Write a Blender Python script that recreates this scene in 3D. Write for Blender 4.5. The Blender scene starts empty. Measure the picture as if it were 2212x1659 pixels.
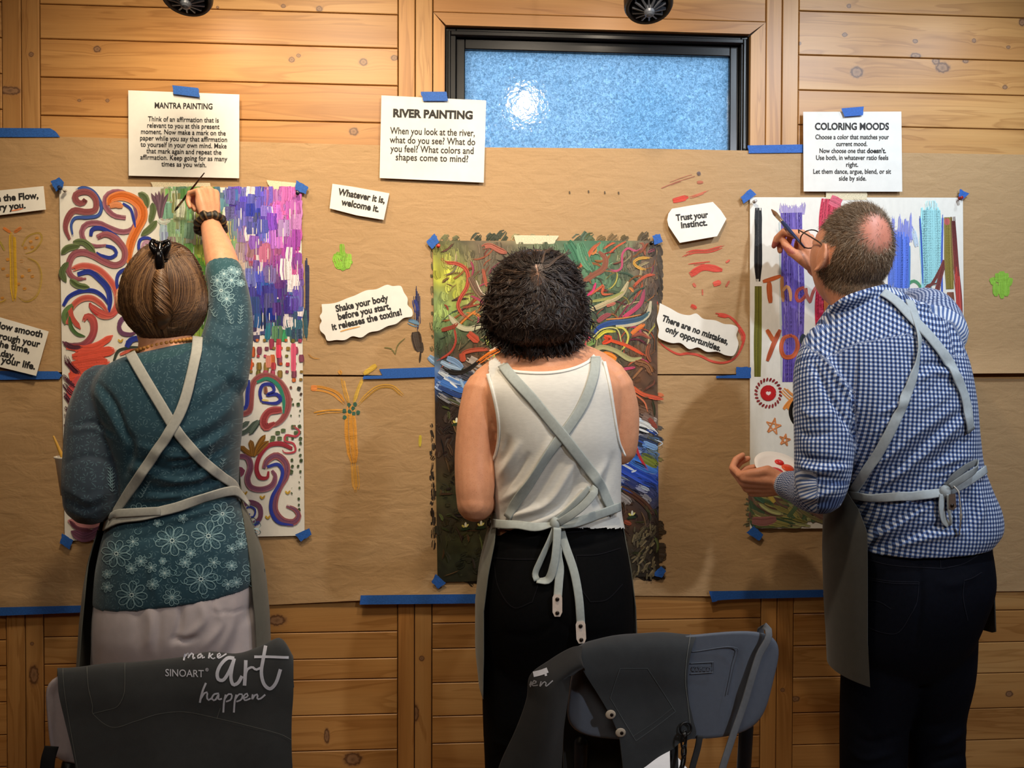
import bpy, math, random
import numpy as np
from mathutils import Vector, Matrix, Euler
from mathutils.bvhtree import BVHTree
rnd = random.Random(7)
RNG = np.random.default_rng(11)
sc = bpy.context.scene
COL = sc.collection

# ------------------------------------------------------------------ camera
W, H, F = 2212., 1659., 1850.
CAM = np.array([0.0, -2.255, 1.35])
YAW, PITCH, ROLL = math.radians(3.8406), math.radians(1.0112), math.radians(0.1767)
_f = np.array([math.sin(YAW) * math.cos(PITCH), math.cos(YAW) * math.cos(PITCH), -math.sin(PITCH)])
_r = np.cross(_f, [0, 0, 1.]); _r /= np.linalg.norm(_r); _u = np.cross(_r, _f)
_r, _u = math.cos(ROLL) * _r + math.sin(ROLL) * _u, -math.sin(ROLL) * _r + math.cos(ROLL) * _u
cd = bpy.data.cameras.new('camera'); cam = bpy.data.objects.new('camera', cd); COL.objects.link(cam)
cd.sensor_width = 36.0; cd.lens = 36.0 * F / W; cd.clip_start = 0.02
m = Matrix.Identity(4)
for i in range(3):
    m[i][0], m[i][1], m[i][2], m[i][3] = _r[i], _u[i], -_f[i], CAM[i]
cam.matrix_world = m
sc.camera = cam

# ------------------------------------------------------------------ light and exposure
sc.view_settings.view_transform = 'Standard'; sc.view_settings.look = 'None'
sc.view_settings.gamma = 1.0; sc.view_settings.use_curve_mapping = False
sc.view_settings.exposure = -0.15
wd = bpy.data.worlds.new('dusk'); sc.world = wd; wd.use_nodes = True
wd.node_tree.nodes['Background'].inputs[0].default_value = (0.15, 0.36, 0.60, 1)
wd.node_tree.nodes['Background'].inputs[1].default_value = 5.8

def lamp(name, kind, loc, target, power, color, size=0.05, angle=90, blend=0.8):
    l = bpy.data.lights.new(name, kind); l.energy = power; l.color = color
    o = bpy.data.objects.new(name, l); COL.objects.link(o); o.location = loc
    d = Vector(target) - Vector(loc)
    o.rotation_euler = d.to_track_quat('-Z', 'Y').to_euler()
    if kind == 'SPOT':
        l.spot_size = math.radians(angle); l.spot_blend = blend; l.shadow_soft_size = size
    if kind == 'AREA':
        l.shape = 'DISK'; l.size = size
    return o
WARM, MID, COOL = (1.0, 0.82, 0.58), (1.0, 0.85, 0.66), (0.76, 0.88, 1.0)
# track lights over the wall
lamp('track_light_left', 'SPOT', (-0.37, -0.95, 2.52), (-0.50, 0.0, 1.62), 70, WARM, 0.10, 105, 1.0)
lamp('track_light_mid', 'SPOT', (0.27, -1.00, 2.38), (0.24, 0.0, 1.50), 44, MID, 0.04, 115, 1.0)
lamp('track_light_right', 'SPOT', (1.30, -1.00, 2.55), (1.00, 0.0, 1.50), 56, COOL, 0.03, 110, 1.0)
lamp('track_wash_left', 'SPOT', (-0.62, -0.30, 2.34), (-0.58, -0.10, 1.45), 10, WARM, 0.03, 140, 1.0)
lamp('track_wash_mid', 'SPOT', (0.44, -0.30, 2.40), (0.38, -0.10, 1.45), 6, MID, 0.03, 140, 1.0)
lamp('track_wash_right', 'SPOT', (1.50, -0.40, 2.40), (1.25, -0.10, 1.45), 9, COOL, 0.03, 140, 1.0)
# ceiling downlights over the room
lamp('ceiling_lamp_mid', 'SPOT', (-0.25, -2.30, 2.62), (0.10, -0.3, 1.35), 50, (1.0, 0.88, 0.70), 0.40, 72, 1.0)
lamp('ceiling_lamp_left', 'SPOT', (-1.5, -2.3, 2.6), (-0.75, -0.3, 1.35), 32, (1.0, 0.85, 0.64), 0.35, 74, 1.0)
lamp('ceiling_lamp_right', 'SPOT', (1.75, -2.8, 2.5), (0.95, -0.2, 1.35), 118, (0.86, 0.92, 1.0), 0.06, 68, 1.0)

# ------------------------------------------------------------------ helpers
def lin(c):
    c = np.asarray(c, float) / 255.0
    return np.where(c <= 0.04045, c / 12.92, ((c + 0.055) / 1.055) ** 2.4)

def rays(p):
    p = np.atleast_2d(np.asarray(p, float))
    a = (p[:, 0] - W / 2) / F; b = -(p[:, 1] - H / 2) / F
    return _f[None] + a[:, None] * _r[None] + b[:, None] * _u[None]

def at(px, py, d):
    """world point at distance d in front of the back wall, seen at a photo pixel"""
    v = rays((px, py))[0]
    t = (-d - CAM[1]) / v[1]
    return CAM + t * v

def ats(p, d):
    p = np.asarray(p, float); v = rays(p)
    t = (-np.asarray(d) - CAM[1]) / v[:, 1]
    return CAM[None] + t[:, None] * v

def crom(P, n):
    """resample a polyline smoothly (Catmull-Rom, roughly by arc length)"""
    P = np.asarray(P, float)
    if len(P) == 1: return np.repeat(P, n, 0)
    s = np.r_[0, np.cumsum(np.linalg.norm(np.diff(P[:, :3], axis=0), axis=1) + 1e-9)]
    t = np.linspace(0, s[-1], n)
    k = np.clip(np.searchsorted(s, t, 'right') - 1, 0, len(P) - 2)
    h = s[k + 1] - s[k]; u = ((t - s[k]) / h)[:, None]
    def tang(i):
        a = np.clip(i - 1, 0, len(P) - 1); b = np.clip(i + 1, 0, len(P) - 1)
        return (P[b] - P[a]) / (s[b] - s[a])[:, None]
    m0 = tang(k) * h[:, None]; m1 = tang(k + 1) * h[:, None]
    return ((2*u**3 - 3*u**2 + 1) * P[k] + (u**3 - 2*u**2 + u) * m0 + (-2*u**3 + 3*u**2) * P[k+1] + (u**3 - u**2) * m1)

class MB:
    """collects pieces into one mesh, with a colour per vertex"""
    def __init__(s): s.v = []; s.f = []; s.c = []; s.g = []; s.n = 0
    def add(s, v, f, c=(1, 1, 1), g=None):
        v = np.asarray(v, float).reshape(-1, 3)
        c = np.asarray(c, float)
        if c.ndim == 1: c = np.repeat(c[None], len(v), 0)
        if c.shape[1] == 3: c = np.c_[c, np.ones(len(c))]
        s.v.append(v); s.c.append(c); s.f += [tuple(int(i) + s.n for i in q) for q in f]
        s.g.append(np.zeros((len(v), 3)) if g is None else np.asarray(g, float))
        s.n += len(v); return s
    def grid(s, P, cu=False, cv=False, c=(1, 1, 1), cap=False):
        P = np.asarray(P, float); n, m = P.shape[:2]
        I = np.arange(n * m).reshape(n, m)
        A = np.concatenate([I, I[:1]]) if cu else I
        A = np.concatenate([A, A[:, :1]], 1) if cv else A
        f = np.stack([A[:-1, :-1], A[:-1, 1:], A[1:, 1:], A[1:, :-1]], -1).reshape(-1, 4).tolist()
        if cap:
            f.append(I[0][::-1].tolist()); f.append(I[-1].tolist())
        c = np.asarray(c, float)
        return s.add(P.reshape(-1, 3), f, c if c.ndim == 1 else c.reshape(-1, c.shape[-1]))
    def tube(s, P, r, n=10, c=(1, 1, 1), flat=None):
        """tube along points P with radii r, rounded ends; flat=(a) squashes along Y"""
        P = np.asarray(P, float); r = np.broadcast_to(np.asarray(r, float), (len(P),)).copy()
        T = np.gradient(P, axis=0); T /= np.linalg.norm(T, axis=1)[:, None] + 1e-12
        a = np.array([0, 1., 0]) if abs(T[0, 1]) < 0.8 else np.array([1., 0, 0])
        R = []; N = a - T[0] * (a @ T[0]); N /= np.linalg.norm(N)
        for i in range(len(P)):
            N = N - T[i] * (N @ T[i]); N /= np.linalg.norm(N) + 1e-12
            B = np.cross(T[i], N); R.append((N, B))
        th = np.linspace(0, 2 * np.pi, n, endpoint=False)
        rows = []
        def ring(i, rr, off):
            N, B = R[i]
            q = P[i] + off * T[i] + rr * (np.cos(th)[:, None] * N + np.sin(th)[:, None] * B)
            return q
        for a_ in (80, 55, 28):
            rows.append(ring(0, r[0] * math.cos(math.radians(a_)), -r[0] * math.sin(math.radians(a_))))
        for i in range(len(P)): rows.append(ring(i, r[i], 0))
        for a_ in (28, 55, 80):
            rows.append(ring(-1, r[-1] * math.cos(math.radians(a_)), r[-1] * math.sin(math.radians(a_))))
        return s.grid(np.array(rows), cv=True, c=c, cap=True)
    def ell(s, c0, R, rot=None, n=24, m=16, c=(1, 1, 1)):
        th = np.linspace(0, 2*np.pi, n, endpoint=False); ph = np.linspace(0.04, np.pi - 0.04, m)
        Q = np.stack([np.sin(ph)[:, None]*np.cos(th), np.sin(ph)[:, None]*np.sin(th), np.repeat(np.cos(ph)[:, None], n, 1)], -1) * np.asarray(R)
        if rot is not None: Q = Q @ np.asarray(rot).T
        return s.grid(Q + np.asarray(c0), cv=True, c=c, cap=True)
    def box(s, lo, hi, c=(1, 1, 1), bev=0.0, g=None):
        x0, y0, z0 = lo; x1, y1, z1 = hi
        if bev <= 0:
            v = [(x, y, z) for x in (x0, x1) for y in (y0, y1) for z in (z0, z1)]
            f = [(0, 1, 3, 2), (4, 6, 7, 5), (0, 4, 5, 1), (2, 3, 7, 6), (0, 2, 6, 4), (1, 5, 7, 3)]
            return s.add(v, f, c, g)
        b = bev   # bevel on the side facing -Y only
        v = [(x0, y1, z0), (x1, y1, z0), (x1, y1, z1), (x0, y1, z1),
             (x0, y0 + b, z0), (x1, y0 + b, z0), (x1, y0 + b, z1), (x0, y0 + b, z1),
             (x0 + b, y0, z0 + b), (x1 - b, y0, z0 + b), (x1 - b, y0, z1 - b), (x0 + b, y0, z1 - b)]
        f = [(3, 2, 1, 0)]
        for i in range(4):
            j = (i + 1) % 4
            f += [(i, j, j + 4, i + 4), (i + 4, j + 4, j + 8, i + 8)]
        f.append((8, 9, 10, 11))
        return s.add(v, f, c, g)
    def prism(s, poly, d0, d1, c=(1, 1, 1)):
        """polygon in world (x,z), extruded from distance d0 to d1 off the wall"""
        P = np.asarray(poly, float); n = len(P)
        v = np.r_[np.c_[P[:, 0], np.full(n, -d1), P[:, 1]], np.c_[P[:, 0], np.full(n, -d0), P[:, 1]]]
        f = [tuple(range(n)), tuple(range(2*n - 1, n - 1, -1))] + [(i, i + n, (i + 1) % n + n, (i + 1) % n) for i in range(n)]
        return s.add(v, f, c)
    def arrays(s): return np.concatenate(s.v), s.f, np.concatenate(s.c)

BASE = {}
def obj(name, mb, mat, parent=None, smooth=True, origin=None, recalc=True):
    v = np.concatenate(mb.v); c = np.concatenate(mb.c); g = np.concatenate(mb.g)
    if parent is not None: o0 = BASE[parent.name]
    elif origin is not None: o0 = np.asarray(origin, float)
    else: o0 = (v.min(0) + v.max(0)) / 2
    me = bpy.data.meshes.new(name)
    me.from_pydata((v - o0).tolist(), [], mb.f)
    if recalc:
        import bmesh
        bm = bmesh.new(); bm.from_mesh(me); bmesh.ops.recalc_face_normals(bm, faces=bm.faces); bm.to_mesh(me); bm.free()
    a = me.attributes.new('Col', 'FLOAT_COLOR', 'POINT'); a.data.foreach_set('color', c.astype(np.float32).ravel())
    if np.any(g):
        a = me.attributes.new('gc', 'FLOAT_VECTOR', 'POINT'); a.data.foreach_set('vector', g.astype(np.float32).ravel())
    if smooth:
        me.polygons.foreach_set('use_smooth', [True] * len(me.polygons))
    me.materials.append(mat)
    o = bpy.data.objects.new(name, me); COL.objects.link(o)
    if parent is not None: o.parent = parent
    else: o.location = o0
    BASE[o.name] = o0
    return o

def tag(o, label, cat, group=None):
    o['label'] = label; o['category'] = cat
    if group: o['group'] = group
    return o
def struct(o): o['kind'] = 'structure'; return o
def thing(name, label, cat, loc, group=None):
    o = bpy.data.objects.new(name, None); COL.objects.link(o); o.location = loc
    o.empty_display_size = 0.05
    BASE[o.name] = np.asarray(loc, float)
    return tag(o, label, cat, group)
def lab(o, s): o['label'] = s; return o

# ------------------------------------------------------------------ materials
class NT:
    def __init__(s, name):
        s.m = bpy.data.materials.new(name); s.m.use_nodes = True; s.t = s.m.node_tree
        s.b = s.t.nodes['Principled BSDF']
    def n(s, kind, **k):
        nd = s.t.nodes.new('ShaderNode' + kind)
        for a, b in k.items():
            if a == 'i':
                for q, val in b.items():
                    if isinstance(val, bpy.types.NodeSocket): s.t.links.new(val, nd.inputs[q])
                    else: nd.inputs[q].default_value = val
            else: setattr(nd, a, b)
        return nd
    def link(s, a, b): s.t.links.new(a, b)
    def math(s, op, a, b=0.0, c=0.0):
        return s.n('Math', operation=op, i={0: a, 1: b, 2: c}).outputs[0]
    def mix(s, f, a, b, mode='MIX'):
        nd = s.n('Mix', data_type='RGBA', blend_type=mode, i={0: f, 6: a, 7: b}); return nd.outputs[2]
    def ramp(s, f, *st):
        nd = s.n('ValToRGB', i={0: f}); e = nd.color_ramp.elements
        e.remove(e[1]); e[0].position = st[0][0]
        for p, c in st[1:]: e.new(p)
        for q, (p, c) in zip(e, st): q.color = (*c, 1) if len(c) == 3 else c
        return nd.outputs[0]
    def attr(s, name='Col'): return s.n('Attribute', attribute_name=name)
    def noise(s, vec, scale, detail=3, rough=.5, dist=0.):
        nd = s.n('TexNoise', i={'Scale': scale, 'Detail': detail, 'Roughness': rough, 'Distortion': dist})
        if vec is not None: s.link(vec, nd.inputs['Vector'])
        return nd.outputs[0]
    def mapping(s, vec, scale=(1, 1, 1), rot=(0, 0, 0)):
        return s.n('Mapping', i={0: vec, 3: scale, 2: rot}).outputs[0]
    def bump(s, h, strength=.2, dist=.002):
        nd = s.n('Bump', i={'Strength': strength, 'Distance': dist, 'Height': h}); s.link(nd.outputs[0], s.b.inputs['Normal'])
        return nd
    def set(s, **k):
        for a, v in k.items():
            a = {'col': 'Base Color', 'rough': 'Roughness', 'metal': 'Metallic', 'spec': 'Specular IOR Level', 'sheen': 'Sheen Weight', 'coat': 'Coat Weight', 'trans': 'Transmission Weight', 'sss': 'Subsurface Weight'}.get(a, a)
            if isinstance(v, bpy.types.NodeSocket): s.link(v, s.b.inputs[a])
            else: s.b.inputs[a].default_value = (*v, 1) if (isinstance(v, (tuple, list, np.ndarray)) and len(v) == 3 and a == 'Base Color') else v
        return s

def simple(name, rgb, rough=.5, noise_amt=.12, scale=60, metal=0., bump=0.1, bscale=None, spec=.5, **k):
    t = NT(name); g = t.n('NewGeometry').outputs['Position']
    c = lin(rgb); f = t.noise(g, scale, 3)
    col = t.mix(f, (*(c * (1 - noise_amt)), 1), (*np.minimum(c * (1 + noise_amt), 1), 1))
    t.set(col=col, rough=rough, metal=metal, spec=spec, **k)
    if bump: t.bump(t.noise(g, bscale or scale * 6, 2), bump, .001)
    return t.m

def vcol(name, rough=.5, noise_amt=.1, scale=80, bump=.1, bscale=400, bdist=.001, spec=.4, stretch=(1, 1, 1), **k):
    """colour from the mesh, broken up a little by noise"""
    t = NT(name); g = t.mapping(t.n('NewGeometry').outputs['Position'], stretch)
    f = t.ramp(t.noise(g, scale, 4), (.3, (1 - noise_amt,) * 3), (.7, (1 + noise_amt,) * 3))
    t.set(col=t.mix(1.0, t.attr().outputs[0], f, 'MULTIPLY'), rough=rough, spec=spec, **k)
    if bump: t.bump(t.noise(g, bscale, 2), bump, bdist)
    return t.m

# ------------------------------------------------------------------ room shell
def wx(px, py): return at(px, py, 0)[0]
def wz(px, py): return at(px, py, 0)[2]

KNOTS = [(210,106,8,7),(68,118,5,5),(690,19,7,6),(612,13,5,4),(630,129,7,6),(645,120,5,4),(785,134,9,8),(852,125,8,6),(22,196,24,9),
 (764,284,10,9),(171,217,4,3),(232,217,4,4),(470,16,3,3),(1851,156,15,13),(2036,146,17,12),(2022,132,9,9),(1978,121,13,7),(2086,131,7,6),(2171,188,6,5),
 (1977,89,6,5),(2104,88,5,5),(1825,75,6,5),(1727,94,4,4),(2208,48,8,9),(1834,13,5,5),(2178,102,5,4),
 (598,1340,20,12),(706,1590,6,17),(762,1640,20,15),(911,1422,6,6),(898,1540,7,20),(1718,1510,10,7),(2180,1499,9,7),(74,1458,10,22),(70,1390,4,4),(1690,1490,5,5)]

def wood_material():
    t = NT('honey_pine'); a = t.n('Attribute', attribute_name='gc'); gc = a.outputs['Vector']
    pos = t.n('NewGeometry').outputs['Position']
    wob = t.n('TexNoise', i={'Vector': pos, 'Scale': 130., 'Detail': 3.}).outputs[0]
    kd = t.n('SeparateColor', i={0: t.attr().outputs[0]}).outputs[0]      # distance to the nearest knot, in knot radii / 10
    d = t.math('ADD', t.math('MULTIPLY', kd, 10.0), t.math('MULTIPLY', t.math('SUBTRACT', wob, .5), .7))
    d = t.math('MAXIMUM', d, 0.0)
    # grain: bands stretched along the board, pushed aside around the knots
    push = t.math('DIVIDE', 0.02, t.math('ADD', d, 0.5))
    sep = t.n('SeparateXYZ', i={0: gc})
    v = t.math('ADD', sep.outputs[1], push)
    seed = sep.outputs[2]
    c1 = t.n('CombineXYZ', i={0: t.math('MULTIPLY', sep.outputs[0], 1.1), 1: t.math('MULTIPLY', v, 15.0), 2: t.math('MULTIPLY', seed, 9.7)}).outputs[0]
    c2 = t.n('CombineXYZ', i={0: t.math('MULTIPLY', sep.outputs[0], 6.0), 1: t.math('MULTIPLY', v, 260.0), 2: seed}).outputs[0]
    n1 = t.noise(c1, 1.0, 3, .55, .8)
    rings = t.math('FRACT', t.math('MULTIPLY', n1, 5.0))
    fine = t.noise(c2, 1.0, 3, .6)
    blot = t.noise(c1, .55, 2, .5, .3)
    base = t.ramp(blot, (.22, lin((160, 109, 58))), (.5, lin((187, 138, 81))), (.8, lin((206, 161, 104))))
    tone = t.n('TexWhiteNoise', noise_dimensions='1D', i={'W': seed}).outputs[0]
    base = t.mix(1.0, base, t.ramp(tone, (0, (.84, .82, .79)), (1, (1.1, 1.09, 1.06))), 'MULTIPLY')
    g = t.ramp(rings, (0, (1., 1., 1.)), (.66, (.95, .92, .88)), (.93, (.70, .62, .52)), (1, (.97, .95, .93)))
    base = t.mix(.75, base, g, 'MULTIPLY')
    base = t.mix(.8, base, t.ramp(fine, (.3, (.90, .88, .85)), (.7, (1.05, 1.05, 1.04))), 'MULTIPLY')
    dn = t.math('MULTIPLY', d, 0.3)
    isk = t.ramp(dn, (.26, (1, 1, 1)), (.40, (0, 0, 0)))
    col = t.mix(isk, base, t.ramp(dn, (0, lin((118, 86, 60))), (.15, lin((150, 112, 80))), (.24, lin((92, 60, 38))), (.33, lin((158, 114, 72)))))
    t.set(col=col, rough=.42, spec=.4)
    t.bump(t.math('ADD', t.math('MULTIPLY', fine, .4), rings), .06, .001)
    return t.m
WOOD = wood_material()
DARKGAP = simple('gap_dark', (38, 25, 15), .9, bump=0)

SEED = [0.0]
KN = [(wx(a, b), wz(a, b), c / 819., d / 819.) for a, b, c, d in KNOTS]
def board(mb, x0, z0, x1, z1, d=0.0, th=.016, vert=False, gap=.0011):
    """one board, front face at distance d off the wall plane"""
    SEED[0] += 1.37; sd = SEED[0]
    x0 += gap; x1 -= gap; z0 += gap; z1 -= gap
    ks = [k for k in KN if x0 < k[0] < x1 and z0 < k[1] < z1] if not d > .01 else []
    b = .0016
    def cuts(a0, a1, q):
        c = {a0, a0 + b, a1 - b, a1}
        for p, r in q:
            c |= {u for u in np.linspace(p - 3 * r, p + 3 * r, 25) if a0 + 2*b < u < a1 - 2*b}
        return np.array(sorted(c))
    X = cuts(x0, x1, [(k[0], k[2]) for k in ks]); Zc = cuts(z0, z1, [(k[1], k[3]) for k in ks])
    gx, gz = np.meshgrid(X, Zc, indexing='ij')
    edge = (gx < x0 + b/2) | (gx > x1 - b/2) | (gz < z0 + b/2) | (gz > z1 - b/2)
    P = np.stack([gx, np.where(edge, b - d, -d), gz], -1)
    kd = np.full(gx.shape, 10.)
    for k in ks: kd = np.minimum(kd, np.hypot((gx - k[0]) / k[2], (gz - k[1]) / k[3]))
    n0, m0 = gx.shape; v = P.reshape(-1, 3)
    I = np.arange(n0 * m0).reshape(n0, m0)
    f = np.stack([I[:-1, :-1], I[1:, :-1], I[1:, 1:], I[:-1, 1:]], -1).reshape(-1, 4).tolist()
    loop = np.r_[I[:, 0], I[-1, 1:], I[-2::-1, -1], I[0, -2:0:-1]]
    bk = v[loop].copy(); bk[:, 1] = th - d; nb = len(v); L = len(loop)
    f += [(loop[i], nb + i, nb + (i + 1) % L, loop[(i + 1) % L]) for i in range(L)]
    v = np.r_[v, bk]; c = np.repeat(np.r_[kd.ravel() / 10, np.ones(L)][:, None], 3, 1)
    if vert: g = np.c_[v[:, 2] + sd * 3.1, v[:, 0] - x0 + sd, np.full(len(v), sd)]
    else: g = np.c_[v[:, 0] + sd * 3.1, v[:, 2] - z0 + sd, np.full(len(v), sd)]
    mb.add(v, f, c, g)

CEIL, ROOMX0, ROOMX1, ROOMY = 2.72, -2.9, 3.1, -4.4
# stiles
S = [wx(3, 0), wx(45, 0), wx(85, 0), wx(860, 0), wx(897, 0), wx(935, 0), wx(1655, 0), wx(1690, 0), wx(1726, 0)]
OX0, OX1 = wx(962, 60), wx(1620, 72)
OZ1 = wz(1290, 66); OZ0 = OZ1 - 0.66
def fill(zs, lo, hi, step):
    zs = sorted(zs, reverse=True); out = [hi]; 
    allz = [hi] + zs + [lo]
    for a, b in zip(allz[:-1], allz[1:]):
        n = max(1, round((a - b) / step)); out += [a + (b - a) * k / n for k in range(1, n + 1)]
    return out
zl = fill([wz(86, y) for y in (8, 83, 166, 249)] + [wz(130, 1376), wz(130, 1435), wz(632, 1470), wz(631, 1547), wz(631, 1624)], 0, CEIL, .095)
zc0 = fill([], wz(1290, 37), CEIL, .1)
zc1 = fill([wz(923, y) for y in (1347, 1402, 1476, 1548, 1607)], 0, OZ0 - .05, .09)
zr = fill([wz(1724, y) for y in (23, 118, 194, 269)] + [wz(1700, y) for y in (1396, 1464, 1541, 1610)], 0, CEIL, .09)
zo = fill([wz(2, y) for y in (1383, 1439, 1517, 1588)], 0, CEIL, .09)
wb = MB()
for zs, a, b in ((zl, S[2], S[3]), (zr, S[8], ROOMX1), (zo, ROOMX0, S[0])):
    for z1, z0 in zip(zs[:-1], zs[1:]): board(wb, a, z0, b, z1)
for z1, z0 in zip(zc0[:-1], zc0[1:]): board(wb, S[5], z0, S[6], z1)
for z1, z0 in zip(zc1[:-1], zc1[1:]): board(wb, S[5], z0, S[6], z1)
wall = struct(obj('wall_back', wb, WOOD, smooth=False))
gb = MB()
for a, b, c, d_ in ((ROOMX0, 0, OX0, CEIL), (OX1, 0, ROOMX1, CEIL), (OX0, OZ1, OX1, CEIL), (OX0, 0, OX1, OZ0)):
    gb.box((a, .010, b), (c, .06, d_), (1, 1, 1))
struct(obj('wall_backing', gb, DARKGAP, smooth=False))
for i, (a, b) in enumerate(((0, 1), (1, 2), (3, 4), (4, 5), (6, 7), (7, 8))):
    t_ = MB(); board(t_, S[a], 0, S[b], CEIL, .0015, vert=True)
    struct(obj('trim_%d' % (i + 1), t_, WOOD, smooth=False))
# window casing, mitred at the corners
def casing(nm, quad, vert):
    mb = MB(); SEED[0] += 1.7; sd = SEED[0]
    q = np.array(quad, float); c0 = q.mean(0); q = c0 + (q - c0) * (1 - .002 / np.abs(q - c0).max(0).clip(.02))
    tmp = MB().prism(q, -.03, .003); v = np.concatenate(tmp.v)
    u, w_ = (v[:, 2], v[:, 0]) if vert else (v[:, 0], v[:, 2])
    mb.add(v, tmp.f, (1, 1, 1), np.c_[u + sd, w_ + sd, np.full(len(v), sd)])
    struct(obj(nm, mb, WOOD, smooth=False))
zt = wz(1290, 37)
casing('trim_7', [(S[5], zt), (OX0, OZ1), (OX1, OZ1), (S[6], zt)], False)
casing('trim_8', [(S[5], zt), (S[5], OZ0 - .05), (OX0, OZ0), (OX0, OZ1)], True)
casing('trim_9', [(S[6], zt), (OX1, OZ1), (OX1, OZ0), (S[6], OZ0 - .05)], True)
casing('trim_10', [(OX0, OZ0), (S[5], OZ0 - .05), (S[6], OZ0 - .05), (OX1, OZ0)], False)

# window: black frame, inner sash, frosted pane
def ring(mb, x0, z0, x1, z1, wl, wr, wt, wb_, d0, d1):
    for lo, hi in (((x0, z0), (x0 + wl, z1)), ((x1 - wr, z0), (x1, z1)), ((x0 + wl, z1 - wt), (x1 - wr, z1)), ((x0 + wl, z0), (x1 - wr, z0 + wb_))):
        mb.box((lo[0], -d1, lo[1]), (hi[0], -d0, hi[1]), bev=.002)
BLACK = simple('black_window_metal', (13, 13, 14), .26, noise_amt=.2, scale=30, bump=.03, spec=.35)
w1 = bpy.data.objects.new('window_1', None); COL.objects.link(w1); w1.location = (OX0, 0, OZ0); struct(w1)
BASE['window_1'] = np.array([OX0, 0, OZ0])
gx0, gx1 = at(1004, 200, -.045)[0], at(1573, 200, -.045)[0]; gz1 = at(1290, 118, -.045)[2]
sx0, sx1 = at(985, 200, -.03)[0], at(1596, 200, -.03)[0]; sz1 = at(1290, 92, -.03)[2]
mb = MB(); ring(mb, OX0, OZ0, OX1, OZ1, sx0 - OX0, OX1 - sx1, OZ1 - sz1, .03, -.075, -.014)
ring(mb, OX0 + .006, OZ0, OX1 - .006, OZ1 - .007, .008, .008, .012, .03, -.05, -.009)
obj('frame', mb, BLACK, w1, smooth=False)
mb = MB(); ring(mb, sx0, OZ0 + .03, sx1, sz1, gx0 - sx0, sx1 - gx1, sz1 - gz1, .03, -.07, -.03)
obj('sash', mb, BLACK, w1, smooth=False)
def frosted():
    t = NT('frosted_glass'); pos = t.n('NewGeometry').outputs['Position']
    w_ = t.n('TexNoise', i={'Vector': pos, 'Scale': 160., 'Detail': 3., 'Roughness': .6, 'Distortion': 1.2}).outputs[0]
    sp = t.ramp(w_, (.34, (.34, .40, .45)), (.5, (.62, .68, .72)), (.64, (.95, .97, 1)))
    tr = t.n('BsdfTranslucent', i={'Color': sp})
    gl = t.n('BsdfGlossy', i={'Color': (1, 1, 1, 1), 'Roughness': .05})
    bp = t.n('Bump', i={'Strength': .16, 'Distance': .003, 'Height': t.noise(pos, 60, 2, .6)})
    t.link(bp.outputs[0], gl.inputs['Normal'])
    fr = t.n('Fresnel', i={'IOR': 1.5}); 
    mx = t.n('MixShader', i={0: fr.outputs[0], 1: tr.outputs[0], 2: gl.outputs[0]})
    t.link(mx.outputs[0], t.t.nodes['Material Output'].inputs[0])
    return t.m
obj('pane', MB().box((gx0 - .006, .045, OZ0 + .05), (gx1 + .006, .051, gz1 + .006)), frosted(), w1, smooth=False)

# the rest of the room
def plank_room(nm, lo, hi, ax):
    mb = MB(); lo = np.array(lo, float); hi = np.array(hi, float); k = 0
    a = lo[ax]
    while a < hi[ax] - 1e-6:
        b = min(a + .12, hi[ax]); l2 = lo.copy(); h2 = hi.copy(); l2[ax] = a; h2[ax] = b - .001
        SEED[0] += 1.37; tmp = MB().box(l2, h2); v = np.concatenate(tmp.v)
        lng = 1 if ax != 1 else 0
        mb.add(v, tmp.f, (1, 1, 1), np.c_[v[:, lng] + SEED[0] * 2, v[:, ax] + SEED[0], np.full(len(v), SEED[0])]); a = b
    return struct(obj(nm, mb, WOOD, smooth=False))
plank_room('floor', (ROOMX0, ROOMY, -.02), (ROOMX1, .06, 0), 0)
plank_room('wall_left', (ROOMX0 - .02, ROOMY, 0), (ROOMX0, .06, CEIL), 2)
plank_room('wall_right', (ROOMX1, ROOMY, 0), (ROOMX1 + .02, .06, CEIL), 2)
plank_room('wall_front', (ROOMX0, ROOMY - .02, 0), (ROOMX1, ROOMY, CEIL), 2)
struct(obj('ceiling', MB().box((ROOMX0, ROOMY, CEIL), (ROOMX1, .06, CEIL + .02)), simple('ceiling_paint', (205, 190, 165), .9), smooth=False))

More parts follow.
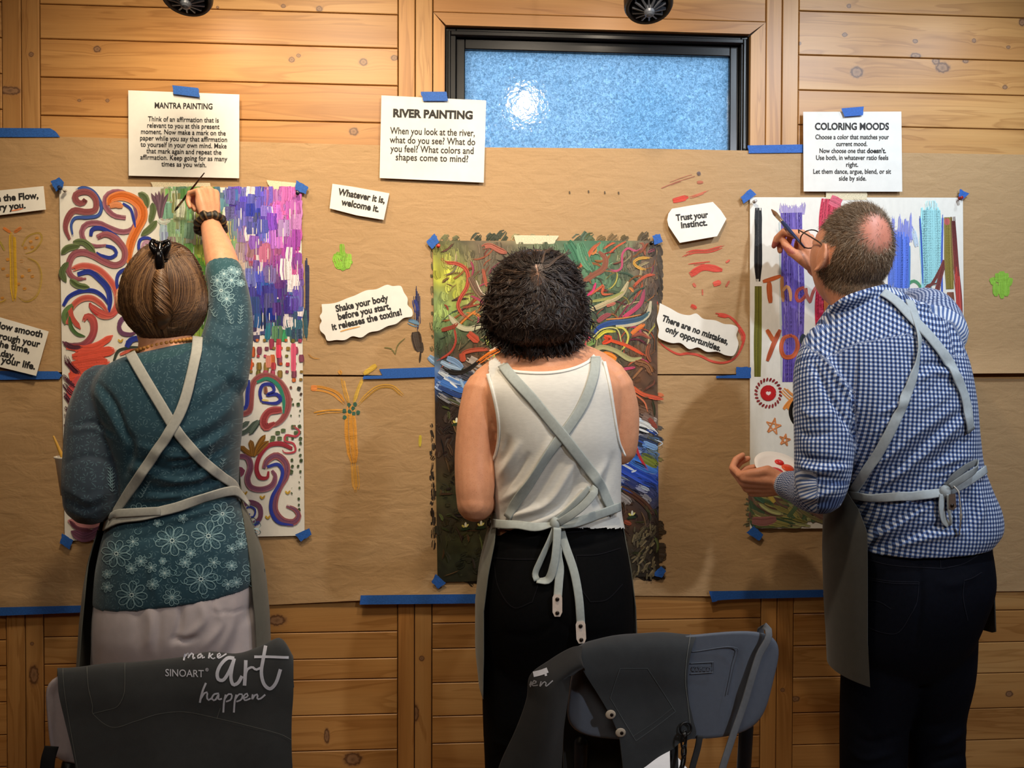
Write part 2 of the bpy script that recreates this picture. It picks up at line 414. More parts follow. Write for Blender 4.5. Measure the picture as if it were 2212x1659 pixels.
# track heads hanging from the ceiling track
BLK = simple('black_lamp_metal', (20, 20, 21), .38, bump=.05)
FIN = simple('grey_heat_sink', (92, 96, 104), .45, metal=.3, bump=.05)
def track_head(px, py, d, label):
    c = at(px, py, d)
    t = thing('track_spotlight', label, 'spotlight', c, 'track spotlights above the wall')
    ax = np.array([0, .34, .94]); up = np.array([0, -.94, .34]); rt = np.array([1., 0, 0])
    def ringp(o_, r, n=40):
        th = np.linspace(0, 2*np.pi, n, endpoint=False)
        return c + ax * o_ + r * (np.cos(th)[:, None] * rt + np.sin(th)[:, None] * up)
    prof = [(-.012, .038), (-.022, .041), (-.026, .049), (-.018, .053), (.0, .053), (.02, .05), (.05, .044), (.062, .040), (.064, .03), (.05, .026)]
    obj('lamp_body', MB().grid(np.array([ringp(a, b) for a, b in prof]), cv=True, cap=True), BLK, t)
    mb = MB()
    for k in range(14):
        th = 2 * np.pi * k / 14; e = math.cos(th) * rt + math.sin(th) * up; q = np.cross(ax, e) * .0016
        P = [c + e * .012 - ax * .014, c + e * .037 - ax * .016, c + e * .037 - ax * .028, c + e * .012 - ax * .036]
        v = [p + s_ * q for s_ in (-1, 1) for p in P]
        mb.add(v, [(0, 1, 2, 3), (7, 6, 5, 4), (0, 4, 5, 1), (1, 5, 6, 2), (2, 6, 7, 3), (3, 7, 4, 0)])
    mb.tube([c - ax * .012, c - ax * .036], [.013, .012], 16)
    obj('heat_sink', mb, FIN, t, smooth=False)
    obj('hanger', MB().tube([c + ax * .05, c + ax * .05 + np.array([0, .0, .14])], [.005, .005], 12)
        .tube([c + ax * .05 + np.array([0, 0, .14]), np.array([c[0], (c + ax * .05)[1], CEIL - .03])], [.004, .004], 10), BLK, t)
    return t
track_head(405, -22, .40, 'black track spotlight cut off by the top edge, above the mantra sheet')
track_head(1400, -3, .40, 'black track spotlight with radial fins hanging in front of the window casing')
tr_ = MB().box((-1.6, -.42, CEIL - .03), (2.2, -.385, CEIL))
tag(obj('lighting_track', tr_, BLK, smooth=False), 'black lighting track along the ceiling that carries the spotlights', 'lighting track')

# ------------------------------------------------------------------ brush strokes, lettering, paper goods
class Canvas:
    """paint laid on a sheet: every stroke is a bundle of bristle strips, later strokes lie over earlier ones"""
    def __init__(s): s.p = []; s.k = []; s.f = []; s.c = []; s.n = 0; s.q = 0
    def _add(s, p, f, c):
        s.p.append(p); s.k.append(np.full(len(p), s.q)); s.c.append(c); s.f += (np.asarray(f) + s.n).tolist(); s.n += len(p); s.q += 1
    def stroke(s, pts, w, col, n=7, jit=.07, rag=.05, taper=(.75, .45), col2=None, across=None, dry=0., S=None):
        pts = np.asarray(pts, float)
        if S: pts = pts / S[0] + np.array(S[1]); w = w / S[0]
        L = np.linalg.norm(np.diff(pts, axis=0), axis=1).sum()
        w = min(w, .8 * L + 2); m = int(max(5, min(40, L / 5)))
        c = crom(np.c_[pts, np.zeros(len(pts))], m)[:, :2]
        T = np.gradient(c, axis=0); T /= np.linalg.norm(T, axis=1)[:, None] + 1e-9
        N = np.c_[-T[:, 1], T[:, 0]]; t = np.linspace(0, 1, m)
        prof = w / 2 * np.minimum(1, np.minimum(taper[0] + (1 - taper[0]) * t / .15, taper[1] + (1 - taper[1]) * (1 - t) / .2))
        prof = prof * (1 + .05 * np.sin(t * 9 + RNG.uniform(0, 6)))
        e = np.linspace(-1, 1, n + 1); a = lin(col); b = lin(col2) if col2 is not None else a; ac = lin(across) if across is not None else None
        P, Fc, C = [], [], []
        k0 = 0
        for j in range(n):
            if dry and RNG.random() < dry: continue
            i0 = int(RNG.uniform(0, rag) * m); i1 = m - int(RNG.uniform(0, rag) * m)
            if i1 - i0 < 2: continue
            o = .04 * RNG.uniform(-1, 1, 2)
            l = c[i0:i1] + N[i0:i1] * (prof[i0:i1] * (e[j] + o[0] - .02))[:, None]
            r = c[i0:i1] + N[i0:i1] * (prof[i0:i1] * (e[j + 1] + o[1] + .02))[:, None]
            mm = i1 - i0; P.append(np.stack([l, r], 1).reshape(-1, 2))
            q = np.arange(mm - 1) * 2 + k0; Fc.append(np.c_[q, q + 1, q + 3, q + 2]); k0 += 2 * mm
            cc = a + (b - a) * t[i0:i1, None]
            if ac is not None:
                h = abs((e[j] + e[j + 1]) / 2); cc = cc + (ac - cc) * h ** 2 * .8
            cc = cc * (1 + RNG.normal(0, jit)) + RNG.normal(0, jit * .05)
            C.append(np.repeat(np.clip(cc, .003, .95), 2, 0))
        if P: s._add(np.concatenate(P), np.concatenate(Fc), np.concatenate(C))
    def many(s, S, *a):
        for q in a: s.stroke(q[0], q[1], q[2], S=S, **(q[3] if len(q) > 3 else {}))
    def blob(s, x, y, rx, ry, col, n=12, jit=.1):
        th = np.linspace(0, 2*np.pi, n, endpoint=False); r = 1 + RNG.normal(0, jit, n)
        p = np.c_[x + rx * r * np.cos(th), y + ry * r * np.sin(th)]
        p = np.r_[p, [[x, y]]]
        f = [(i, (i + 1) % n, n, n) for i in range(n)]
        s._add(p, f, np.repeat(np.clip(lin(col) * (1 + RNG.normal(0, .06)), 0, .95)[None], n + 1, 0))
    def into(s, mb, dfun, thick=.0025):
        p = np.concatenate(s.p); k = np.concatenate(s.k) / max(s.q, 1)
        d = dfun(p) + .0004 + thick * k
        f = [tuple(dict.fromkeys(q)) for q in s.f]
        mb.add(ats(p, d), f, np.concatenate(s.c))

def quadgrid(q, nu, nv):
    q = np.asarray(q, float); u = np.linspace(0, 1, nu)[None, :, None]; v = np.linspace(0, 1, nv)[:, None, None]
    return (q[0] * (1 - u) + q[1] * u) * (1 - v) + (q[3] * (1 - u) + q[2] * u) * v

def sheet(mb, q, dfun, col, nu=12, nv=10, th=.0007):
    """thin sheet with a front, a back and an edge"""
    P = quadgrid(q, nu, nv); p = P.reshape(-1, 2); d = dfun(p)
    fr = ats(p, d).reshape(nv, nu, 3); mb.grid(fr, c=lin(col))
    loop = np.concatenate([fr[0, :], fr[1:, -1], fr[-1, -2::-1], fr[-2:0:-1, 0]])
    bk = loop + np.array([0, th, 0]); mb.grid(np.stack([loop, bk]), cv=True, c=lin(col))

def poly_sheet(mb, poly, dfun, col, th=.0007):
    p = np.asarray(poly, float); v = ats(p, dfun(p)); n = len(p)
    mb.add(np.r_[v, v + np.array([0, th, 0])], [tuple(range(n)), tuple(range(2*n - 1, n - 1, -1))] + [(i, (i+1) % n, (i+1) % n + n, i + n) for i in range(n)], lin(col))

def text_mesh(s, bold=0.0, shear=0.0, spacing=1.0):
    cu = bpy.data.curves.new('txt', 'FONT'); cu.body = s; cu.size = 1.0; cu.offset = bold; cu.shear = shear; cu.space_character = spacing; cu.resolution_u = 3
    o = bpy.data.objects.new('txt', cu); COL.objects.link(o)
    dg = bpy.context.evaluated_depsgraph_get(); dg.update()
    me = bpy.data.meshes.new_from_object(o.evaluated_get(dg))
    n = len(me.vertices); v = np.zeros(n * 3); me.vertices.foreach_get('co', v); v = v.reshape(-1, 3)
    f = [tuple(p.vertices) for p in me.polygons]
    bpy.data.objects.remove(o); bpy.data.curves.remove(cu); bpy.data.meshes.remove(me)
    return v[:, :2], f

def text_px(mb, s, cx, base, width, em, dfun, ang=0., bold=.012, col=(38, 36, 35), serif=False):
    """one line of lettering: centre x, baseline y, width and em height in photo pixels"""
    v, f = text_mesh(s, bold)
    x0, x1 = v[:, 0].min(), v[:, 0].max(); k = width / (x1 - x0)
    X = (v[:, 0] - (x0 + x1) / 2) * k; Y = -v[:, 1] * em
    ca, sa = math.cos(math.radians(ang)), math.sin(math.radians(ang))
    p = np.c_[cx + X * ca - Y * sa, base + X * sa + Y * ca]
    mb.add(ats(p, dfun(p) + .0009), f, lin(col))
    
PAPER = vcol('white_paper', .85, .03, 40, .05, 900, spec=.2)
INK = vcol('black_print', .7, 0.02, 30, 0)
PAINT = vcol('acrylic_on_paper', .5, .035, 90, .12, 450, .0008, spec=.35, stretch=(1, 1, .5))
def tape_material(name, c, r=.6):
    t = NT(name); pos = t.n('NewGeometry').outputs['Position']
    w_ = t.noise(t.mapping(pos, (1, 1, 2.5)), 260, 3)
    a = lin(c); col = t.mix(t.ramp(w_, (.35, (0, 0, 0)), (.7, (1, 1, 1))), (*(a * .78), 1), (*np.minimum(a * 1.18, 1), 1))
    t.set(col=col, rough=r, spec=.3); t.bump(w_, .35, .0008); return t.m
BLUETAPE = tape_material('blue_painters_tape', (44, 96, 178))
CREAMTAPE = tape_material('cream_masking_tape', (226, 212, 178))

# brown kraft paper in two widths
def kraft_material():
    t = NT('kraft_paper'); pos = t.n('NewGeometry').outputs['Position']
    f1 = t.noise(t.mapping(pos, (1, 1, 60)), 6, 4, .6); f2 = t.noise(pos, 420, 2)
    m_ = t.mix(.5, t.ramp(f1, (.3, (.93, .92, .9)), (.7, (1.05, 1.05, 1.05))), t.ramp(f2, (.3, (.9, .9, .9)), (.7, (1.07, 1.07, 1.07))), 'MULTIPLY')
    col = t.mix(1.0, t.attr().outputs[0], m_, 'MULTIPLY'); t.set(col=col, rough=.62, spec=.25)
    t.bump(t.noise(t.mapping(pos, (1, 1, 2)), 16, 3, .55, .5), .45, .007); return t.m
KRAFT = kraft_material()
KR = (178, 144, 103)
def wav(p, s):
    x, y = p[:, 0] / 100., p[:, 1] / 100.
    return (np.sin(x * .9 + s) * np.cos(y * 1.3 + s * 2) + .6 * np.sin(x * 2.3 - y * 1.7 + s * 3) + .5 * np.sin(y * 3.1 + x * .4 + s) * np.sin(x * .6)) / 2.1
def lerp_edge(pts):
    P = np.array(pts, float); return lambda x: np.interp(x, P[:, 0], P[:, 1])
TOP1 = lerp_edge([(-260, 286), (200, 297), (600, 308), (1000, 318), (1400, 321), (1650, 326), (1950, 330), (2212, 334), (2500, 338)])
BOT1 = lerp_edge([(-260, 800), (660, 809), (900, 811), (1420, 808), (1620, 808), (2080, 807), (2212, 806), (2500, 806)])
TOP2 = lerp_edge([(-260, 812), (660, 813.5), (900, 814), (1420, 811), (1620, 811.5), (2080, 816), (2212, 819), (2500, 821)])
BOT2 = lerp_edge([(-260, 1326), (0, 1321), (180, 1313), (400, 1310), (580, 1307), (780, 1297), (1020, 1294), (1365, 1287), (1530, 1288), (1800, 1281), (2212, 1277), (2500, 1274)])
def dk1(p): return .0062 + .0012 * wav(p, 1.) + (.0012 + .017 * np.clip((p[:, 0] - 2088) / 14., 0, 1)) * np.clip((p[:, 1] - 740) / 65., 0, 1) ** 2
def dk2(p): return .0062 + .0012 * wav(p, 2.) + .010 * np.clip((p[:, 1] - 1235) / 60., 0, 1) ** 2 * (.55 + .45 * np.sin(p[:, 0] / 120.))
def kraft(T, B, dfun, cv, nm, label):
    mb = MB(); X = np.linspace(-260, 2500, 140); V = np.linspace(0, 1, 40)
    p = np.array([[(x, T(x) + (B(x) - T(x)) * v) for x in X] for v in V]).reshape(-1, 2)
    mb.grid(ats(p, dfun(p)).reshape(40, 140, 3), c=lin(KR))
    cv.into(mb, lambda q: dfun(q) + .0006, .0006)
    return tag(obj(nm, mb, KRAFT), label, 'paper')
A_ = (3.016, (0, 150)); C2_ = (3.687, (650, 550)); E_ = (2.659, (1380, 200)); G_ = (2.659, (1380, 600)); B_ = (3.017, (100, 650)); C_ = (3.814, (900, 480)); D_ = (3.19, (900, 800))
k1, k2 = Canvas(), Canvas()
ch = dict(n=9, jit=.1, rag=.12, dry=.25)
YEL, ORA = (196, 158, 62), (214, 146, 62)
k1.many(A_, ([(80, 1060), (86, 1280), (92, 1510)], 44, (206, 162, 48), ch), ([(22, 1030), (70, 1062)], 20, (218, 128, 62), ch), ([(138, 1030), (92, 1062)], 20, (218, 128, 62), ch),
    ([(130, 1180), (180, 1090), (258, 1066), (272, 1110), (220, 1180), (150, 1205)], 12, (186, 154, 70), ch), ([(150, 1218), (240, 1262), (268, 1350), (240, 1470), (170, 1512), (110, 1470)], 15, (186, 154, 70), ch),
    ([(30, 1180), (-10, 1110), (-60, 1080)], 12, (178, 156, 70), ch), ([(40, 1500), (0, 1520), (-60, 1480)], 16, (196, 156, 60), ch))
for x, y in ((240, 1100), (200, 1125), (165, 1165), (210, 1160), (140, 1250), (190, 1310), (145, 1350), (210, 1350), (160, 1430), (50, 1240), (20, 1300), (50, 1345), (15, 1490), (120, 1400)):
    k1.stroke([(x - 10, y), (x + 12, y - 4)], 18, (204, 142, 64), S=A_, **ch)
for i in range(16): k1.stroke([(740 + rnd.uniform(-22, 22), 545 + i * 2.2), (742 + rnd.uniform(-22, 22), 549 + i * 2.2)], 9, (128, 178, 62), **ch)
k1.many((1, (0, 0)), ([(738, 527), (739, 552)], 12, (132, 182, 62), ch), ([(726, 552), (736, 580)], 20, (134, 186, 60), ch), ([(752, 548), (748, 580)], 18, (140, 186, 70), ch))
for q in ([(2150, 612), (2152, 640)], [(2163, 605), (2165, 645)], [(2175, 608), (2174, 640)], [(2142, 600), (2148, 615)], [(2155, 590), (2158, 610)], [(2164, 586), (2165, 608)], [(2173, 590), (2172, 610)], [(2183, 600), (2178, 618)]):
    k1.stroke(q, 13, (140, 188, 66), n=5, jit=.06)
RED = (206, 74, 58)
rd = dict(n=7, jit=.1, rag=.2, dry=.2)
k1.many(E_, ([(115, 552), (230, 505), (350, 468)], 22, (176, 112, 88), dict(n=8, jit=.1, rag=.5, dry=.5)), ([(196, 622), (285, 600)], 32, RED, rd), ([(290, 600), (350, 580), (402, 560)], 22, (196, 110, 84), dict(n=8, rag=.4, dry=.45)),
    ([(335, 468), (355, 462)], 22, (108, 92, 92), rd), ([(335, 515), (370, 515)], 18, (176, 104, 80), rd), ([(250, 942), (310, 915), (400, 910), (492, 882)], 22, RED, rd), ([(285, 992), (350, 985), (425, 975)], 20, RED, dict(n=8, rag=.4, dry=.4)),
    ([(295, 1048), (370, 1005), (480, 1020)], 36, RED, dict(n=9, rag=.1)), ([(500, 975), (522, 960)], 22, (206, 96, 76), rd), ([(428, 1102), (472, 1088)], 30, (206, 84, 66), rd), ([(312, 1095), (326, 1118)], 16, (196, 100, 78), rd), ([(500, 1115), (520, 1080)], 12, (196, 100, 78), rd), ([(365, 1130), (367, 1165)], 8, (196, 100, 78)),
    ([(300, 1222), (332, 1240)], 24, RED, rd), ([(455, 1275), (515, 1285)], 24, RED, rd))
k1.many(G_, ([(440, 205), (520, 222), (580, 285), (604, 335), (590, 400), (550, 462), (490, 488), (420, 480), (350, 447), (280, 434), (230, 440), (160, 405), (112, 365)], 13, (206, 80, 64), dict(n=4, rag=.05)), ([(575, 290), (600, 330), (596, 380)], 24, (214, 70, 58), rd), ([(105, 150), (130, 122)], 16, RED, rd))
k1.many(C2_, ([(918, 250), (922, 400), (928, 610)], 56, (58, 62, 98), dict(n=12, rag=.4, dry=.35, jit=.3)), ([(900, 360), (930, 470)], 40, (52, 60, 130), dict(n=7, rag=.3, dry=.3)), ([(855, 530), (940, 560)], 50, (106, 140, 168), rd), ([(912, 615), (925, 700), (945, 770)], 78, (78, 66, 58), dict(n=10, jit=.25, rag=.1)), ([(955, 700), (960, 780)], 40, (64, 54, 46), rd), ([(955, 770), (945, 860)], 14, (60, 50, 42)),
    ([(665, 740), (720, 750), (750, 795)], 9, (120, 116, 72)), ([(750, 795), (772, 720), (830, 665)], 8, (120, 116, 72)), ([(60, 790), (90, 820), (150, 830)], 14, (198, 146, 80), ch))
k1.many((1, (0, 0)), ([(660, 552), (661, 640), (659, 728)], 14, (62, 66, 104), dict(n=5, rag=.15, dry=.2, jit=.3)), ([(656, 660), (660, 735)], 12, (60, 92, 104), rd))
for i in range(26):   # paint run over the edges of the river painting
    y = rnd.uniform(525, 640); k1.stroke([(1422, y), (1428 + rnd.uniform(-2, 3), y + 22)], rnd.uniform(6, 12), (74, 64, 54), n=4, jit=.2, rag=.2)
for x, h, c in ((962, 508, (108, 108, 74)), (985, 515, (96, 96, 66)), (1030, 506, (66, 70, 58)), (1062, 505, (70, 74, 60)), (1085, 500, (72, 76, 60)), (1115, 508, (150, 140, 100)), (1150, 510, (140, 128, 96)), (1185, 512, (120, 110, 84)), (1245, 508, (78, 88, 70)), (1268, 500, (84, 104, 84)), (1275, 506, (90, 100, 70)), (1300, 512, (120, 100, 66)), (1325, 507, (128, 104, 72)), (1350, 512, (100, 86, 60)), (1390, 500, (92, 78, 56)), (1395, 512, (84, 70, 50))):
    k1.stroke([(x - 8, 522), (x, (h + 520) / 2), (x + 8, h)], 26, c, n=8, jit=.2, rag=.35, dry=.15)
for y in range(540, 800, 26): k1.stroke([(934 + rnd.uniform(-4, 0), y), (934, y + rnd.uniform(8, 22))], 7, (92, 88, 60), n=4, jit=.2, rag=.3, dry=.3)
k1.stroke([(926, 770), (950, 790)], 14, (120, 150, 186), n=6, jit=.3)
for x, y in ((1230, 416), (1271, 414), (1306, 416), (1336, 417)): k1.stroke([(x, y - 3), (x + 1, y + 3)], 3, (90, 76, 60), n=2)
k2.many(C2_, ([(392, 1262), (398, 1450), (420, 1659)], 92, (220, 152, 62), dict(n=16, jit=.1, rag=.04, dry=.2)), ([(420, 1640), (432, 1800), (440, 1895)], 66, (206, 152, 72), dict(n=12, rag=.25, dry=.25)),
    ([(80, 1062), (180, 1072), (280, 1112), (350, 1190)], 46, (218, 150, 66), ch), ([(80, 1062), (130, 1064)], 44, (226, 138, 74), ch), ([(104, 1262), (200, 1245), (345, 1240)], 52, (216, 152, 58), ch), ([(330, 985), (350, 1080), (380, 1180)], 38, (212, 158, 72), ch),
    ([(490, 985), (450, 1080), (420, 1180)], 36, (206, 166, 72), ch), ([(812, 1122), (730, 1050), (620, 1050), (520, 1120), (450, 1200)], 40, (212, 160, 66), ch), ([(400, 1200), (400, 1280)], 90, (214, 146, 66), ch))
k1.many(C2_, ([(300, 925), (320, 955)], 36, (212, 152, 72), ch), ([(600, 880), (545, 920), (500, 952)], 40, (206, 168, 66), ch))
for x, y in ((383, 1197), (432, 1193), (347, 1245), (388, 1252), (415, 1225), (420, 1265), (455, 1258), (348, 1296)): k2.blob(650 + x / 3.687, 550 + y / 3.687, 4.4, 4.8, (62, 98, 80))
k2.stroke([(908, 940), (907, 965)], 6, (196, 176, 60), n=3)
for y in range(915, 1180, 14): k2.stroke([(936 + rnd.uniform(-5, 2), y), (935 + rnd.uniform(-4, 2), y + rnd.uniform(8, 24))], rnd.uniform(5, 12), (52, 42, 32), n=5, jit=.25, rag=.35, dry=.25)
for i in range(22):
    x = rnd.uniform(950, 1420); k2.stroke([(x, 1254 - (x - 945) * .025), (x + rnd.uniform(10, 34), 1258 - (x - 945) * .025 + rnd.uniform(0, 10))], rnd.uniform(6, 12), (56, 48, 34), n=6, jit=.25, rag=.3, dry=.2)
for i in range(26):
    y = 1125 + rnd.uniform(0, 105); k2.stroke([(1420, y), (1430 + rnd.uniform(0, 10) * (1 if y > 1140 else .5), y + rnd.uniform(-6, 14))], rnd.uniform(7, 14), (70, 56, 42), n=6, jit=.2, rag=.3)
for y, c in ((850, (206, 116, 76)), (922, (90, 84, 80)), (945, (86, 84, 84)), (990, (130, 120, 70))): k2.stroke([(1418, y), (1434, y + 5)], 8, c, n=5, rag=.4)
for i in range(8): k2.stroke([(1625, 1060 + i * 10), (1612 - rnd.uniform(0, 8), 1052 + i * 12)], 7, (104, 108, 84), n=4, rag=.4, dry=.3)
kraft(TOP1, BOT1, dk1, k1, 'kraft_paper_sheet', 'upper brown kraft paper strip with chalk butterfly and red dabs, above the seam')
kraft(TOP2, BOT2, dk2, k2, 'kraft_paper_sheet', 'lower brown kraft paper strip with a chalk palm tree trunk, below the seam')

# ---- tape
def tape(poly, label, d=.0092, mat=None, grp='blue painter tape pieces'):
    p = np.array(poly, float); q = []
    for i in range(len(p)):
        a, b = p[i], p[(i + 1) % len(p)]; L = np.linalg.norm(b - a); k = max(1, int(L / 4)) if L < 34 else 1
        for j in range(k): q.append(a + (b - a) * j / k + (RNG.normal(0, .5, 2) if j and k > 1 else 0))
    mb = MB(); poly_sheet(mb, q, lambda z: np.full(len(z), d), (255, 255, 255), .0005)
    return tag(obj('tape_piece', mb, mat or BLUETAPE, smooth=False), label, 'tape', grp)
BT = 'blue painter tape '
tape([(-40, 276), (108, 277), (119, 283), (130, 296), (-40, 296)], BT + 'strip on the top paper edge at far left')
tape([(1615, 314), (1790, 311), (1790, 329), (1617, 331)], BT + 'strip on the top paper edge, running under the coloring moods sheet')
tape([(-40, 801), (124, 802), (134, 811), (128, 819), (-40, 821)], BT + 'strip over the paper seam at far left, behind a tilted note', .0115)
tape([(819, 797), (942, 793), (942, 814), (860, 817), (783, 819), (786, 812), (826, 811)], BT + 'strip over the paper seam beside the river painting', .0115)
tape([(1590, 793), (1622, 793), (1622, 817), (1547, 817), (1547, 812), (1590, 810)], BT + 'stepped strip over the seam beside the striped painting', .0115)
tape([(-40, 1313), (176, 1308), (178, 1323), (-40, 1332)], BT + 'strip holding the bottom paper edge at far left', .02)
tape([(779, 1286), (1060, 1283), (1060, 1303), (777, 1306)], BT + 'strip on the bottom paper edge left of the person in white', .02)
tape([(1532, 1277), (1778, 1274), (1779, 1290), (1600, 1294), (1560, 1296), (1538, 1301)], BT + 'strip on the bottom paper edge between the white tank and gingham', .02)
SP, RP, MP = 'the swirl painting', 'the dark river painting', 'the striped painting'
for poly, w_, p_ in (([(109, 392), (128, 383), (138, 394), (136, 405), (121, 414)], 'top left', SP), ([(640, 389), (666, 404), (660, 420), (638, 410)], 'top right', SP), ([(134, 1152), (158, 1167), (150, 1187), (129, 1174)], 'bottom left', SP), ([(637, 1155), (668, 1141), (673, 1155), (650, 1170)], 'bottom right', SP),
    ([(939, 504), (949, 522), (933, 538), (921, 523)], 'top left', RP), ([(1409, 509), (1426, 505), (1432, 522), (1414, 529)], 'top right', RP), ([(932, 1256), (942, 1240), (963, 1259), (947, 1272)], 'bottom left', RP), ([(1414, 1237), (1428, 1223), (1439, 1234), (1430, 1248), (1414, 1244)], 'bottom right', RP),
    ([(1600, 426), (1621, 408), (1634, 420), (1606, 440)], 'top left', MP), ([(2071, 425), (2074, 408), (2094, 418), (2080, 431)], 'top right', MP), ([(1628, 1136), (1649, 1155), (1640, 1168), (1612, 1151)], 'bottom left', MP)):
    tape(poly, 'small blue tape piece on the %s corner of %s' % (w_, p_), .0172)
tape([(372, 184), (428, 190), (432, 210), (375, 203)], BT + 'piece holding the mantra painting sheet', .0185)
tape([(909, 198), (964, 198), (968, 218), (914, 218)], BT + 'piece holding the river painting sheet', .0185)
tape([(1818, 234), (1866, 230), (1864, 249), (1824, 252)], BT + 'piece holding the coloring moods sheet', .0185)
CG = 'cream masking tape pieces'
tape([(325, 393), (453, 395), (459, 412), (334, 410)], 'cream masking tape above the painting hand of the person in teal', .0115, CREAMTAPE, CG)
tape([(576, 389), (640, 395), (640, 412), (584, 410)], 'cream masking tape on the top edge of the swirl painting, at its right end', .0115, CREAMTAPE, CG)
tape([(1110, 508), (1207, 509), (1196, 527), (1115, 527)], 'cream masking tape on the top edge of the river painting', .0115, CREAMTAPE, CG)
tape([(1783, 408), (1873, 408), (1873, 432), (1786, 432)], 'pale tape joining the striped painting below the coloring moods sheet', .0115, CREAMTAPE, CG)

# ---- instruction sheets and notes
def instruction(nm, q, lines, label, d0, d1, font='sans'):
    q = np.array(q, float); y0, y1 = q[:, 1].min(), q[:, 1].max()
    df = lambda p: d0 + (d1 - d0) * np.clip((p[:, 1] - y0) / (y1 - y0), 0, 1.2) ** 1.5
    c = ats(q, np.full(4, d0)).mean(0)
    t = thing(nm, label, 'sheet', c, 'printed instruction sheets')
    mb = MB(); sheet(mb, q, df, (228, 225, 218)); obj('paper', mb, PAPER, t)
    for nm_, ls in (('heading', lines[:1]), ('lettering', lines[1:])):
        mb = MB()
        for s, cx, by, w_, em, an, bo in ls: text_px(mb, s, cx, by, w_, em, df, an, bo)
        obj(nm_, mb, INK, t, smooth=False)
    return t
ml = [('MANTRA PAINTING', 396.5, 234.5, 125, 17.5, 1.2, .022)]
for i, (s, cx, w_) in enumerate((('Think of an affirmation that is', 396, 153), ('relevant to you at this present', 396, 156), ('moment. Now make a mark on the', 396, 183), ('paper while you say that affirmation', 396.5, 188), ('to yourself in your own mind. Make', 396.5, 186), ('that mark again and repeat the', 397, 162), ('affirmation. Keep going for as many', 397, 188), ('times as you wish.', 397, 97))):
    ml.append((s, cx, 263 + i * 13.85, w_, 15, 1.2, .014))
instruction('instruction_sheet', [(277, 195), (517, 204), (516.5, 385), (278, 379.5)], ml, 'white printed sheet headed MANTRA PAINTING taped to the boards at left', .0125, .0165)
rl = [('RIVER PAINTING', 935, 254.5, 172, 24, 1.6, .044), ('When you look at the river,', 934, 291.5, 183, 21, 1.6, .012), ('what do you see? What do', 934, 311, 185, 21, 1.6, .012), ('you feel? What colors and', 933, 330, 180, 21, 1.6, .012), ('shapes come to mind?', 933, 348, 157, 21, 1.6, .012)]
instruction('instruction_sheet', [(824, 206), (1050, 217), (1045, 394.5), (820, 384.5)], rl, 'white printed sheet headed RIVER PAINTING overlapping the window corner', .0125, .0165)
cl = [('COLORING MOODS', 1840.5, 280, 160, 21, 0, .03)]
for i, (s, cx, w_) in enumerate((('Choose a color that matches your', 1841, 159), ('current mood.', 1840, 67), ('Now choose one that ', 1820, 99), ('Use both, in whatever ratio feels', 1841, 156), ('right.', 1841, 26), ('Let them dance, argue, blend, or sit', 1841, 168), ('side by side.', 1842, 59))):
    cl.append((s, cx, 300.5 + i * 14.9, w_, 14.5, 0, .014))
cl.append(("doesn't.", 1893.5, 300.5 + 2 * 14.9, 41, 14.5, 0, .03))
instruction('instruction_sheet', [(1735, 241.5), (1947, 241), (1949, 414), (1736, 413.5)], cl, 'white printed sheet headed COLORING MOODS above the person in gingham', .0125, .0175)

def zz(S, P): return [(x / S[0] + S[1][0], y / S[0] + S[1][1]) for x, y in P]
def note(poly, lines, label, d0=.0125, d1=.017, marks=()):
    p = np.array(poly, float); y0, y1 = p[:, 1].min(), p[:, 1].max()
    df = lambda z: d0 + (d1 - d0) * np.clip((z[:, 1] - y0) / (y1 - y0), 0, 1.2)
    t = thing('paper_note', label, 'note', ats(p, np.full(len(p), d0)).mean(0), 'cut-out paper notes')
    mb = MB(); poly_sheet(mb, p, df, (230, 226, 217)); obj('paper', mb, PAPER, t, smooth=False)
    mb = MB()
    for s, cx, by, w_, em, an in lines: text_px(mb, s, cx, by, w_, em, df, an, .036)
    if marks:
        cv = Canvas()
        for m_ in marks: cv.stroke(m_[0], m_[1], m_[2], n=3)
        cv.into(mb, lambda z: df(z) + .0006, .0002)
    obj('lettering', mb, INK, t, smooth=False)
note([(-60, 417), (94, 402), (99, 452.5), (-60, 472)], [('in the Flow,', 36, 432, 95, 20, -4.5), ('carry you.', 14, 453, 84, 20, -5)], 'cut note reading the Flow, partly out of frame at far left', marks=[([(25, 455), (38, 453), (50, 450)], 3, (235, 150, 110))])
note([(-60, 668), (105, 716), (78, 812), (-60, 778)], [('slow smooth', 40, 718, 104, 20, 12), ('through your', 33, 739, 108, 20, 12), ('the time,', 27, 755, 74, 20, 12), ('day,', 16, 772, 31, 20, 12), ('of your life.', 28, 788, 97, 20, 12)], 'tilted cut note ending in your life, at the far left edge', .022, .026)
note([(718, 397), (760, 403), (841, 417.5), (829, 475), (770, 465), (712, 450)], [('Whatever it is,', 780, 429.5, 103, 20, 10.5), ('welcome it.', 777, 450, 83, 20, 11)], 'small slanted note reading Whatever it is, welcome it')
def wavy(P, n=5):
    P = np.array(P + P[:1], float); return crom(np.c_[P, np.zeros(len(P))], len(P) * n)[:-1, :2].tolist()
note(zz(C2_, wavy([(165, 395), (270, 385), (375, 345), (430, 325), (520, 285), (600, 275), (685, 240), (730, 250), (795, 250), (820, 300), (850, 350), (850, 400), (885, 440), (885, 490), (820, 505), (760, 550), (690, 570), (620, 605), (545, 620), (480, 660), (410, 650), (350, 680), (280, 680), (210, 685), (190, 640), (155, 605), (150, 560), (165, 530), (150, 490), (168, 460)])),
     [('Shake your body', 783, 661.5, 116, 20, -12), ('before you start,', 788, 679, 116, 20, -12), ('it releases the toxins!', 793.5, 696.5, 154, 20, -12.5)], 'wavy-edged note reading Shake your body between the left and middle painting', marks=[([(735, 716), (752, 711), (778, 705)], 2.5, (226, 170, 100))])
